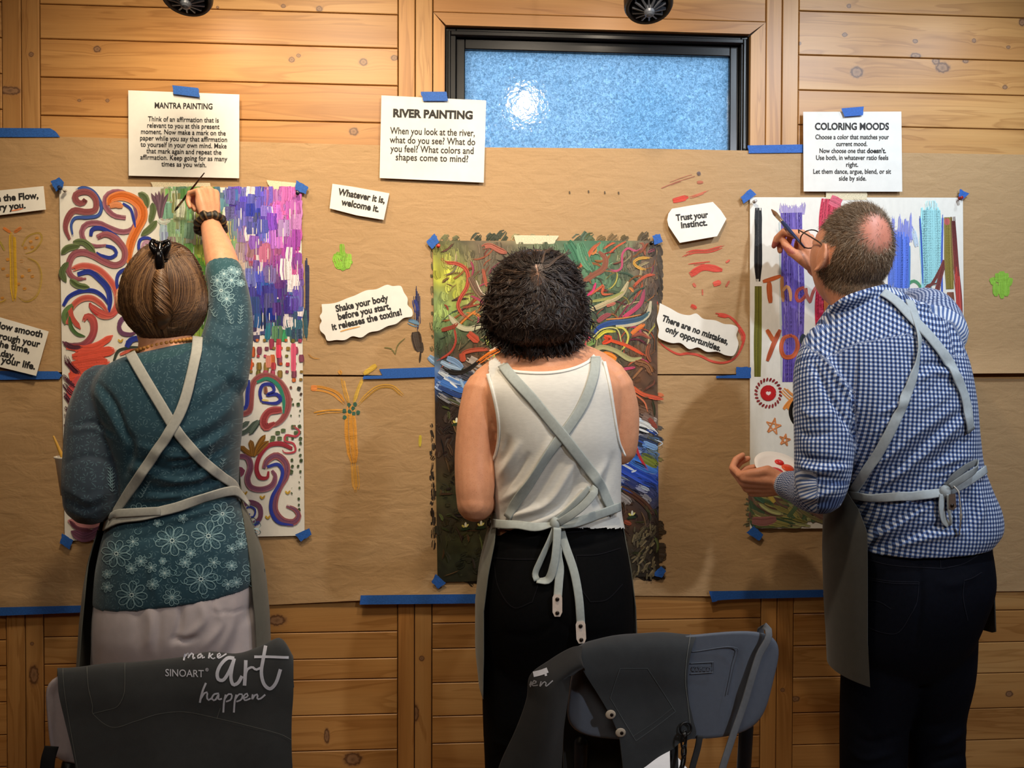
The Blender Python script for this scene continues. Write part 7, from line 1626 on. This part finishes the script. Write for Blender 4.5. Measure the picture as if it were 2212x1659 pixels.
# apron
P, Q = shell([(800, 1800, 2040, .150, .40, 40, 140), (960, 1800, 2080, .155, .405, 20, 165), (1050, 1812, 2100, .155, .40, 4, 190), (1085, 1800, 2120, .165, .40, -4, 208), (1130, 1794, 2126, .175, .40, -8, 216), (1200, 1793, 2128, .18, .40, -10, 216), (1300, 1796, 2132, .18, .40, -10, 215), (1360, 1799, 2134, .18, .40, -10, 214), (1372, 1800, 2134, .18, .40, 20, 214), (1430, 1803, 2132, .18, .40, 60, 214), (1448, 1804, 2130, .18, .40, 80, 214)])
mb = MB(); sheetmesh(mb, P, Q, (70, 68, 62)); apn = obj('apron', mb, FABRIC, mn)
GN = (172, 180, 184)
sm = MB(); strap(sm, MN_TREE, [(1902, 632), (1935, 655), (1968, 690), (2010, 735), (2050, 790), (2080, 860), (2092, 930)], 24, GN, off=.006); obj('strap', sm, STRAPM, apn)
sm = MB(); strap(sm, MN_TREE, [(1962, 652), (1976, 690), (1984, 730), (1978, 790), (1958, 850), (1925, 925), (1890, 990), (1858, 1040), (1846, 1062)], 20, GN, off=.005, twist=[0, 20, 55, 25, 0, 0, 0, 0, 0]); obj('strap', sm, STRAPM, apn)
sm = MB(); strap(sm, MN_TREE, [(1834, 1066), (1870, 1072), (1920, 1073), (1980, 1069), (2036, 1062)], 19, GN, off=.006, twist=[0, 0, 0, 10, 50]); strap(sm, MN_TREE, [(2048, 1060), (2080, 1044), (2108, 1026), (2124, 1014)], 17, GN, off=.006); obj('waist_tie', sm, STRAPM, apn)
dn_ = -cast(MN_TREE, [(2044, 1062)])[0][0][1]
def lr(sm, pts, w, c, tw=None, k=24):
    a = np.array(pts, float); q = crom(ats(a[:, :2], a[:, 2]), k); ribbon(sm, q, np.repeat([[.15, -1., 0]], k, 0), w, .0018, c, tw)
sm = MB(); sm.ell(at(2042, 1062, dn_ + .008), (.012, .010, .014), n=16, m=12, c=lin(GN))
lr(sm, [(2046, 1052, dn_ + .010), (2062, 1030, dn_ + .016), (2090, 1008, dn_ + .018), (2112, 997, dn_ + .014)], .013, (120, 124, 126), [30, 20, 0, 0]); lr(sm, [(2112, 997, dn_ + .014), (2110, 1012, dn_ + .022), (2085, 1030, dn_ + .026), (2052, 1052, dn_ + .018)], .014, (150, 156, 158), [60, 10, -10, 0])
lr(sm, [(2036, 1068, dn_ + .012), (2034, 1095, dn_ + .014), (2040, 1125, dn_ + .014), (2050, 1134, dn_ + .016)], .014, GN); lr(sm, [(2050, 1134, dn_ + .016), (2054, 1128, dn_ + .022), (2050, 1100, dn_ + .022), (2048, 1068, dn_ + .018)], .006, GN, [70, 60, 60, 40])
obj('bow', sm, STRAPM, apn)
mb = MB(); q = [(2050, 1068), (2064, 1066), (2066, 1096), (2058, 1103), (2049, 1098)]; fr = ats(q, dn_ + .026); n = len(q); bk = ats(q, dn_ + .021)
mb.add(np.r_[fr, bk], [tuple(range(n)), tuple(range(2*n-1, n-1, -1))] + [(i, (i+1) % n, (i+1) % n + n, i + n) for i in range(n)], lin((96, 78, 66))); lab(obj('leather_tab', mb, LEATHER, apn, smooth=False), 'brown leather tab')
mb = MB(); mb.ell(at(2057, 1092, dn_ + .027), (.004, .002, .004), n=12, m=8); obj('rivet', mb, METAL, apn)
sm = MB(); lr(sm, [(2060, 1050, dn_ + .02), (2070, 1062, dn_ + .03), (2074, 1090, dn_ + .028), (2076, 1112, dn_ + .024)], .0022, (196, 190, 180)); lr(sm, [(2076, 1110, dn_ + .024), (2075, 1125, dn_ + .026), (2072, 1155, dn_ + .024)], .0065, (128, 116, 104), [0, 60, 40]); obj('tassel', sm, STRAPM, apn)
em = MB(); eyelet(em, MN_TREE, 1833, 1068, .011, .007, .014); obj('eyelet', em, METAL, apn)
sm = MB(); lr(sm, [(1728, 855, .32), (1714, 868, .325), (1708, 890, .33), (1714, 912, .33), (1728, 922, .32)], .010, (40, 36, 34), [70, 40, 0, 40, 70]); lab(obj('neck_loop', sm, STRAPM, apn), 'dark strap loop showing past the sleeve')

# his brush and his palette
brush('b', at(1667, 453, .075), at(1738, 535, .205), .0046, ((30, 44, 84), (150, 96, 66), (120, 84, 58)), 'blue-handled flat paintbrush in the right hand of the person in gingham', wid=1.1, bl=.2, fl=.34)
pc = at(1684, 1016, .235); pm = MB(); th = np.linspace(0, 2*np.pi, 40, endpoint=False)
Rp = rotm(0, 36, 10)
pr = lambda r, z, k=.9: pc + (np.c_[r * np.cos(th), r * k * np.sin(th), np.full(40, z)]) @ Rp.T
pm.grid(np.array([pr(.010, -.001), pr(.052, -.001), pr(.064, .006), pr(.066, .0065), pr(.065, .0085), pr(.052, .0015), pr(.010, .0015)]), cv=True, cap=True, c=lin((240, 232, 224)))
pal = thing('paint_palette', 'white plate palette with red paint dabs held by the person in gingham', 'palette', pc)
obj('plate', pm, vcol('palette_plastic', .4, .02, 30, 0), pal)
for i, (x, y, r, c) in enumerate(((-.012, -.012, .019, (206, 40, 40)), (.022, .012, .016, (226, 84, 50)), (-.03, -.030, .009, (200, 60, 66)), (.004, .03, .012, (214, 50, 46)))):
    mb = MB(); mb.ell(pc + Rp @ np.array([x, y * .9, .003]), (r, r * .8, .0045), Rp, 16, 10, lin(c)); obj('paint_dab', mb, vcol('wet_paint', .2, .1, 120, .2) if i == 0 else bpy.data.materials['wet_paint'], pal)

# ------------------------------------------------------------------ folding chairs with aprons thrown over them
PLAS = vcol('grey_moulded_plastic', .5, .04, 120, .2, 900, .0004, spec=.4)
STEEL = simple('black_powder_coat', (24, 24, 26), .4, bump=.05)
def plate(mb, q, dfun, th, col, bow=.02, ex=5., flutes=(), n=96, m=26):
    """moulded backrest: quad of pixels with well rounded corners, bowed, with a soft edge"""
    q = np.array(q, float); a = np.linspace(0, 2*np.pi, n, endpoint=False); c, s = np.cos(a), np.sin(a); rr = (np.abs(c) ** ex + np.abs(s) ** ex) ** (-1 / ex)
    def surf(r, off):
        u = (r * rr * c + 1) / 2; v = (r * rr * s + 1) / 2
        p = (q[0] * (1 - u)[:, None] + q[1] * u[:, None]) * (1 - v)[:, None] + (q[3] * (1 - u)[:, None] + q[2] * u[:, None]) * v[:, None]
        d = dfun(p[:, 0]) + bow * (4 * u * (1 - u)) + off
        for x0, w, amp in flutes: d = d + amp * np.exp(-((p[:, 0] - x0) / w) ** 2) * np.clip((v - .12) * 8, 0, 1)
        return ats(p, d)
    R = np.linspace(.02, .975, m); front = [surf(r, th / 2) for r in R]; edge = [surf(.992, th * .36), surf(1., 0), surf(.992, -th * .36)]; back = [surf(r, -th / 2) for r in R[::-1]]
    mb.grid(np.array(front + edge + back), cv=True, cap=True, c=lin(col)); return mb
def patch(rows, n=46, m=60, th=.0022, noise=.0012, seed=0.):
    R = []
    for r in rows:
        a = np.array(r, float); R.append(crom(ats(a[:, :2], a[:, 2]), m))
    R = np.array(R); G = np.stack([crom(R[:, j], n) for j in range(m)], 1)
    T1 = np.gradient(G, axis=1); T0 = np.gradient(G, axis=0); Nn = np.cross(T1, T0); Nn /= np.linalg.norm(Nn, axis=-1, keepdims=True) + 1e-12
    if (Nn[..., 1]).mean() > 0: Nn = -Nn
    x, z = G[..., 0], G[..., 2]
    G = G + Nn * (noise * (np.sin(x * 38 + z * 21 + seed) + .7 * np.sin(x * 17 - z * 44 + seed * 2) + .6 * np.sin(x * 70 + seed)))[..., None]
    return G, G - Nn * th, Nn
def patch_mesh(G, Q, col):
    mb = MB(); sheetmesh(mb, G, Q, col); return mb
def gridtree(G):
    n, m = G.shape[:2]; I = np.arange(n * m).reshape(n, m); f = np.stack([I[:-1, :-1], I[:-1, 1:], I[1:, 1:], I[1:, :-1]], -1).reshape(-1, 4).tolist()
    return bvh(G.reshape(-1, 3), f)
def chair_frame(t, cl, cr, facing, seat_col, ztop, seat_w=.40):
    """legs and seat; cl, cr: floor points under the ends of the backrest; facing: +1 seat towards the room"""
    cl = np.array(cl); cr = np.array(cr); w = cr - cl; w[2] = 0; L = np.linalg.norm(w); e = w / L; fwd = np.array([e[1], -e[0], 0]) * facing; mid = (cl + cr) / 2; mid[2] = 0
    P = lambda x, y, z: mid + e * x + fwd * y + np.array([0, 0, z])
    for sx in (-1, 1):
        x = sx * (L / 2 - .030)
        obj('leg', MB().tube(crom(np.array([P(x, -.012 if facing > 0 else .034, ztop - .14), P(x, .03 if facing > 0 else .05, .60), P(x, .13, .40), P(x * 1.02, .34, .0125)]), 20), .0125, 12), STEEL, t)
        obj('leg', MB().tube(crom(np.array([P(x * .90, .24, .445), P(x * .90, .10, .30), P(x * .92, -.13, .0125)]), 16), .011, 12), STEEL, t)
        b = MB(); b.tube([P(x * .97, .035, .60), P(x * .94, .05, .52), P(x * .9, .10, .455)], .010, 10); obj('hinge_bracket', b, STEEL, t)
    obj('crossbar', MB().tube([P(-L / 2 + .03, .30, .06), P(L / 2 - .03, .30, .06)], .009, 10), STEEL, t); obj('crossbar', MB().tube([P(-(L / 2 - .05), -.10, .06), P(L / 2 - .05, -.10, .06)], .009, 10), STEEL, t)
    a = np.linspace(0, 2*np.pi, 64, endpoint=False); rr = (np.abs(np.cos(a)) ** 5 + np.abs(np.sin(a)) ** 5) ** -.2
    def rg(k, z): return np.array([P(k * r * math.cos(q) * seat_w / 2, .21 + k * r * math.sin(q) * .18, .452 + z - .010 * (1 - min(k, 1) ** 2)) for q, r in zip(a, rr)])
    obj('seat', MB().grid(np.array([rg(.03, .012), rg(.4, .012), rg(.8, .013), rg(.95, .014), rg(1., .008), rg(1., -.006), rg(.95, -.012), rg(.03, -.012)]), cv=True, cap=True, c=lin(seat_col)), PLAS, t)
    return P, e, fwd
APRON_DARK = (62, 64, 66)

# --- left chair: turned to the room, dark apron with white lettering over its back
cl, cr = at(104, 1560, .74), at(622, 1510, .70)
lc = thing('folding_chair', 'grey plastic folding chair under a dark lettered apron, behind the person in teal', 'chair', ((cl[0] + cr[0]) / 2, (cl[1] + cr[1]) / 2, 0), 'folding chairs in the foreground')
dl = lambda x: .74 - (x - 104) / 518 * .04
mb = MB(); plate(mb, [(93, 1450), (626, 1412), (624, 1606), (112, 1662)], dl, .014, (186, 176, 184), bow=-.02, ex=5.5, flutes=((118, 9, -.007), (150, 10, .006), (205, 14, -.006)))
obj('backrest', mb, PLAS, lc)
cl[2] = cr[2] = 0
chair_frame(lc, cl, cr, 1, (176, 168, 174), .80)
mb = MB(); lr(mb, [(112, 1612, .765), (104, 1640, .77), (100, 1690, .77)], .022, (30, 30, 32), [20, 10, 0]); obj('strap_end', mb, STRAPM, lc)
# the apron
la = thing('draped_apron', 'dark grey canvas apron with white make art happen lettering, over the left chair', 'apron', at(390, 1450, .76), 'aprons thrown over chairs')
TOPL = [(124, 1443), (190, 1438), (260, 1432), (330, 1425), (400, 1416), (450, 1409), (510, 1411), (560, 1396), (600, 1378), (613, 1384), (633, 1417)]
def rowd(pts, off): return [(x, y, dl(x) + off) for x, y in pts]
G_l, Q_l, N_l = patch([rowd([(x + 4, y + 66) for x, y in TOPL], -.040), rowd([(x, y + 20) for x, y in TOPL], -.026), rowd(TOPL, .0), rowd([(124, 1452), (190, 1447), (260, 1441), (330, 1434), (400, 1425), (450, 1419), (510, 1422), (560, 1412), (600, 1396), (615, 1402), (634, 1432)], .022),
    rowd([(126, 1500), (220, 1494), (330, 1488), (440, 1480), (540, 1482), (600, 1470), (634, 1490)], .034), rowd([(140, 1560), (230, 1556), (340, 1550), (450, 1548), (545, 1550), (630, 1555)], .034), rowd([(156, 1622), (250, 1620), (350, 1616), (450, 1616), (550, 1618), (630, 1624)], .036), rowd([(168, 1690), (260, 1690), (360, 1688), (460, 1688), (560, 1690), (634, 1694)], .038), rowd([(180, 1800), (270, 1800), (370, 1798), (470, 1798), (560, 1800), (640, 1800)], .04)], 70, 90, noise=.0011)
obj('canvas', patch_mesh(G_l, Q_l, APRON_DARK), FABRIC, la)
TL = gridtree(G_l)
PR = (3.403, (50, 1250)); PRINT = vcol('white_screen_print', .6, .05, 200, 0)
def lines(nm, tree, S, sets, mat, parent, off=.0012):
    mb = MB()
    for pts, w, col in sets:
        P_ = np.array(pts, float) / S[0] + np.array(S[1]); decal(mb, tree, P_, w if np.ndim(w) else w / S[0], col, off)
    return obj(nm, mb, mat, parent, recalc=False)
WP = (206, 208, 222)
art = [([(1552, 588), (1505, 585), (1455, 630), (1428, 690), (1435, 738), (1470, 745), (1510, 690), (1550, 600)], 25, WP), ([(1552, 588), (1535, 660), (1528, 730), (1545, 778), (1580, 765), (1610, 715)], 25, WP), ([(1638, 600), (1634, 690), (1628, 785)], 26, WP), ([(1630, 740), (1648, 670), (1685, 650), (1712, 668), (1745, 655)], 17, WP), ([(1785, 495), (1766, 590), (1752, 690), (1772, 775), (1815, 808), (1858, 765), (1892, 665)], 25, WP), ([(1700, 576), (1800, 574), (1950, 580)], 19, WP)]
hap = [([(1345, 765), (1322, 820), (1308, 870), (1300, 910)], 15, WP), ([(1308, 880), (1335, 838), (1355, 835), (1352, 870), (1362, 890), (1392, 872)], 13, WP), ([(1440, 842), (1405, 848), (1388, 880), (1410, 892), (1438, 850), (1436, 885), (1462, 880)], 13, WP), ([(1490, 850), (1478, 900), (1472, 982)], 14, WP), ([(1482, 885), (1508, 848), (1534, 850), (1528, 886), (1492, 902)], 12, WP), ([(1568, 850), (1556, 900), (1550, 982)], 14, WP), ([(1560, 885), (1588, 848), (1612, 850), (1604, 886), (1568, 902)], 12, WP), ([(1615, 880), (1652, 862), (1645, 842), (1622, 862), (1630, 892), (1672, 878)], 12, WP), ([(1688, 848), (1684, 886), (1704, 855), (1724, 850), (1722, 882), (1745, 880), (1780, 850)], 13, WP)]
mk = [([(1192, 556), (1182, 602)], 12, WP), ([(1188, 580), (1210, 553), (1218, 558), (1214, 588)], 11, WP), ([(1218, 578), (1240, 552), (1252, 562), (1248, 590), (1266, 582)], 11, WP), ([(1312, 556), (1288, 565), (1282, 584), (1302, 582), (1318, 560), (1318, 584), (1336, 578)], 11, WP), ([(1372, 548), (1364, 588)], 12, WP), ([(1368, 575), (1396, 556)], 9, WP), ([(1374, 568), (1392, 590), (1412, 582)], 9, WP), ([(1424, 578), (1450, 566), (1444, 552), (1428, 562), (1434, 586), (1494, 556)], 10, WP)]
lines('printed_lettering', TL, PR, art + hap + mk, PRINT, la)
mb = MB()
for s, cx, by, w_, em_, an in (('SINOART', 399, 1461.5, 83, 22, 1.5), ('®', 447.5, 1450, 7, 10, 0)):
    vv, ff = text_mesh(s, .006); x0, x1 = vv[:, 0].min(), vv[:, 0].max(); k = w_ / (x1 - x0); X = (vv[:, 0] - (x0 + x1) / 2) * k; p_ = np.c_[cx + X, by - vv[:, 1] * em_ + X * math.tan(math.radians(an))]
    P_, N_, h_ = cast(TL, p_, .78); mb.add(P_ + N_ * .0012, ff, lin(WP))
obj('printed_name', mb, PRINT, la, smooth=False, recalc=False)
ST = (104, 106, 104)
lines('stitching', TL, PR, [([(292, 660), (302, 800), (340, 1050), (400, 1390)], 4.5, ST), ([(470, 650), (482, 800), (512, 930), (515, 990), (655, 1090), (830, 1045), (1000, 992), (1190, 978), (1430, 1025), (1700, 1090), (1900, 1145), (1975, 1185)], 5, ST), ([(748, 620), (748, 800), (735, 870), (690, 940), (600, 968), (515, 990)], 4.5, ST), ([(1450, 950), (1425, 1028)], 4.5, ST)], STRAPM, la)

# --- right chair: facing the wall, apron bunched over its left half
cl, cr = at(1232, 1500, .87), at(1668, 1470, .81)
rc = thing('folding_chair', 'blue-grey plastic folding chair between the people in white and gingham', 'chair', ((cl[0] + cr[0]) / 2, (cl[1] + cr[1]) / 2, 0), 'folding chairs in the foreground')
dr = lambda x: .87 - (x - 1225) / 465 * .06
H_ = (2.949, (1000, 1250))
mb = MB(); plate(mb, [(1240, 1398), (1700, 1350), (1640, 1596), (1218, 1598)], dr, .014, (104, 110, 122), bow=.012, ex=4.2, flutes=((1255, 12, .006), (1590, 10, -.004)))
obj('backrest', mb, PLAS, rc)
def embossed(pts, w=3):
    mb = MB(); P_ = crom(ats(pts, [dr(x) + .0205 for x, y in pts]), 30); mb.tube(P_, .0009, 6, lin((92, 98, 110))); return mb
for pts in ([(1495, 1408), (1592, 1400), (1585, 1440), (1572, 1500)], ): obj('moulding_line', embossed(pts), PLAS, rc)
mb = MB()
for a, b in (((1492, 1433), (1541, 1430)), ((1541, 1430), (1541, 1452)), ((1541, 1452), (1492, 1456))): mb.tube(ats([a, b], [dr(a[0]) + .021, dr(b[0]) + .021]), .0008, 6, lin((92, 98, 110)))
vv, ff = text_mesh('COSCO', .02); X = vv[:, 0] / vv[:, 0].max() * 44 + 1494; p_ = np.c_[X, 1450 - vv[:, 1] * 16]; mb.add(ats(p_, dr(p_[:, 0]) + .0215), ff, lin((92, 98, 110)))
obj('embossed_plate', mb, PLAS, rc, smooth=False)
cl[2] = cr[2] = 0
Pf, ec, fw = chair_frame(rc, cl, cr, -1, (108, 112, 124), .86, .36)
# white card on the seat
mb = MB(); cc_ = [at(x, y, d) for x, y, d in ((1455, 1610, .30), (1505, 1607, .30), (1552, 1655, .46), (1600, 1720, .52), (1400, 1740, .52), (1418, 1659, .46))]
ps = np.array([Pf(.10, .68, .467), Pf(.13, .68, .467), Pf(.22, .56, .467), Pf(.20, .12, .467), Pf(.02, .12, .467), Pf(.05, .56, .467)]); n = len(ps)
mb.add(np.r_[ps, ps + [0, 0, .0012]], [tuple(range(n))[::-1], tuple(range(n, 2*n))] + [(i, (i+1) % n, (i+1) % n + n, i + n) for i in range(n)], lin((240, 240, 244)))
tag(obj('paper_card', mb, PAPER, smooth=False), 'white card lying on the seat of the right chair', 'card')
# the apron
ra = thing('draped_apron', 'dark grey apron with a stitched pocket bunched over the right chair', 'apron', at(1380, 1450, .80), 'aprons thrown over chairs')
def zr(pts, off, dd=None): return [(x / 2.949 + 1000, y / 2.949 + 1250, (dr(x / 2.949 + 1000)) + off) for x, y in pts]
G_m, Q_m, _ = patch([zr([(730, 560), (850, 500), (1050, 480), (1250, 470), (1490, 470)], -.03), zr([(705, 445), (800, 388), (1000, 360), (1250, 350), (1497, 350)], .004), zr([(712, 475), (850, 430), (1050, 420), (1290, 415), (1470, 420)], .034), zr([(768, 590), (900, 580), (1100, 570), (1300, 570), (1436, 590)], .042), zr([(862, 740), (980, 730), (1120, 730), (1290, 730), (1438, 770)], .040), zr([(938, 870), (1060, 880), (1180, 880), (1320, 880), (1462, 890)], .042), zr([(992, 1000), (1090, 1000), (1200, 1000), (1340, 1000), (1482, 1000)], .046), zr([(1005, 1100), (1090, 1125), (1180, 1125), (1290, 1085), (1385, 1045)], .048), zr([(1020, 1230), (1090, 1235), (1150, 1210), (1250, 1135), (1340, 1085)], .050)], 60, 70, noise=.0014, seed=2.)
obj('canvas', patch_mesh(G_m, Q_m, APRON_DARK), FABRIC, ra); TM = gridtree(G_m)
G_d, Q_d, _ = patch([zr([(760, 430), (745, 480), (775, 590)], .030), zr([(700, 440), (730, 480), (768, 580)], .036), zr([(560, 520), (620, 555), (730, 590)], .045), zr([(430, 615), (560, 640), (695, 600)], .050), zr([(405, 760), (540, 780), (672, 770)], .050), zr([(330, 980), (480, 1000), (645, 960)], .052), zr([(240, 1190), (430, 1195), (635, 1120)], .054), zr([(170, 1420), (400, 1420), (620, 1360)], .056)], 60, 40, noise=.0018, seed=5.)
dmid = np.sin(np.linspace(0, np.pi, 40))[None, :, None] * np.array([0, -.028, 0])
obj('bib', patch_mesh(G_d + dmid, Q_d + dmid * .9, (54, 52, 50)), FABRIC, ra); TD = gridtree(G_d + dmid)
G_b, Q_b, _ = patch([zr([(660, 560), (820, 560), (1010, 560)], -.035), zr([(650, 850), (820, 860), (1010, 900)], -.045), zr([(640, 1100), (820, 1110), (1040, 1100)], -.05), zr([(640, 1420), (820, 1420), (1080, 1420)], -.05)], 30, 30, noise=.002, seed=1.)
obj('back_panel', patch_mesh(G_b, Q_b, (46, 44, 42)), FABRIC, ra)
lines('stitching', TM, H_, [([(1000, 572), (1175, 570)], 4, (92, 96, 98)), ([(1175, 570), (1260, 700), (1352, 845)], 4, (92, 96, 98)), ([(1352, 845), (1230, 940), (1100, 1032)], 4, (92, 96, 98)), ([(1335, 820), (1215, 915), (1078, 1005)], 3.5, (84, 88, 90)), ([(1100, 1032), (1020, 900), (938, 760)], 4, (92, 96, 98)), ([(938, 760), (965, 670), (1000, 572)], 4, (92, 96, 98)), ([(1450, 352), (1425, 500), (1415, 650), (1432, 800), (1452, 980)], 4, (120, 120, 116))], STRAPM, ra)
lines('printed_lettering', TD, H_, [([(450, 612), (500, 600), (540, 585)], 34, (214, 212, 216)), ([(520, 575), (530, 622)], 14, (214, 212, 216)), ([(428, 680), (440, 650), (432, 690)], 8, (170, 168, 172)), ([(440, 672), (472, 660), (455, 650), (445, 680), (480, 678)], 7, (170, 168, 172)), ([(500, 655), (492, 688), (515, 660), (530, 660), (528, 686), (572, 650)], 7, (170, 168, 172))], PRINT, ra)
for x, y in ((940, 862), (1003, 978)):
    P_, N_, _ = cast(TM, [(1000 + (x + 12) / 2.949, 1250 + y / 2.949)]); c = P_[0] + N_[0] * .003; c = c - np.array([.004, 0, 0]); mb = MB()
    mb.ell(c, (.0085, .0022, .0075), n=20, m=10, c=lin((206, 190, 170))); lab(obj('leather_tab', mb, LEATHER, ra), 'pale leather tab')
    mb = MB(); mb.ell(c + [.0015, -.002, 0], (.003, .0014, .003), n=12, m=8); obj('rivet', mb, METAL, ra)
mb = MB(); eyelet(mb, TM, 1000 + 1408 / 2.949, 1250 + 948 / 2.949, .0115, .0085, .006); obj('eyelet', mb, STEEL, ra)
c = at(1000 + 1408 / 2.949, 1250 + 985 / 2.949, dr(1477) + .062); mb = MB()
def link(cx, cz, a, b, tilt): 
    th = np.linspace(0, 2*np.pi, 26); mb.tube(np.array([c + np.array([cx + a * math.cos(q) + tilt * b * math.sin(q), .002 * math.cos(q), cz + b * math.sin(q)]) for q in th]), .0016, 8)
link(0, -.010, .0045, .014, .1); link(.0, -.030, .004, .010, 0); link(-.001, -.046, .0035, .012, .15)
obj('swivel_clip', mb, STEEL, ra)
GS = (120, 122, 126)
sm = MB()
def sp(pts, w, col, tw=None): 
    a = zr([q[:2] for q in pts], 0); a = [(x, y, d + o[2]) for (x, y, d), o in zip(a, pts)]; lr(sm, a, w, col, tw, 40)
sp([(1905, 420, -.03), (1895, 320, -.012), (1915, 300, .010), (1945, 325, .022), (1945, 380, .026), (1890, 480, .026), (1850, 600, .027), (1790, 800, .027), (1720, 1000, .03), (1655, 1200, .035), (1600, 1400, .035)], .0125, GS)
obj('strap', sm, STRAPM, ra)
sm = MB(); sp([(1345, 1050, .03), (1345, 1140, .03), (1350, 1300, .03)], .014, (62, 62, 62)); obj('strap', sm, STRAPM, ra)
sm = MB(); sp([(1510, 1000, .02), (1495, 1080, .02), (1460, 1210, .02), (1440, 1330, .02)], .011, (66, 66, 66)); obj('strap', sm, STRAPM, ra)
sm = MB(); sp([(1410, 985, .066), (1418, 1040, .05), (1405, 1150, .05), (1385, 1210, .05)], .005, (110, 110, 108)); obj('strap', sm, STRAPM, ra)
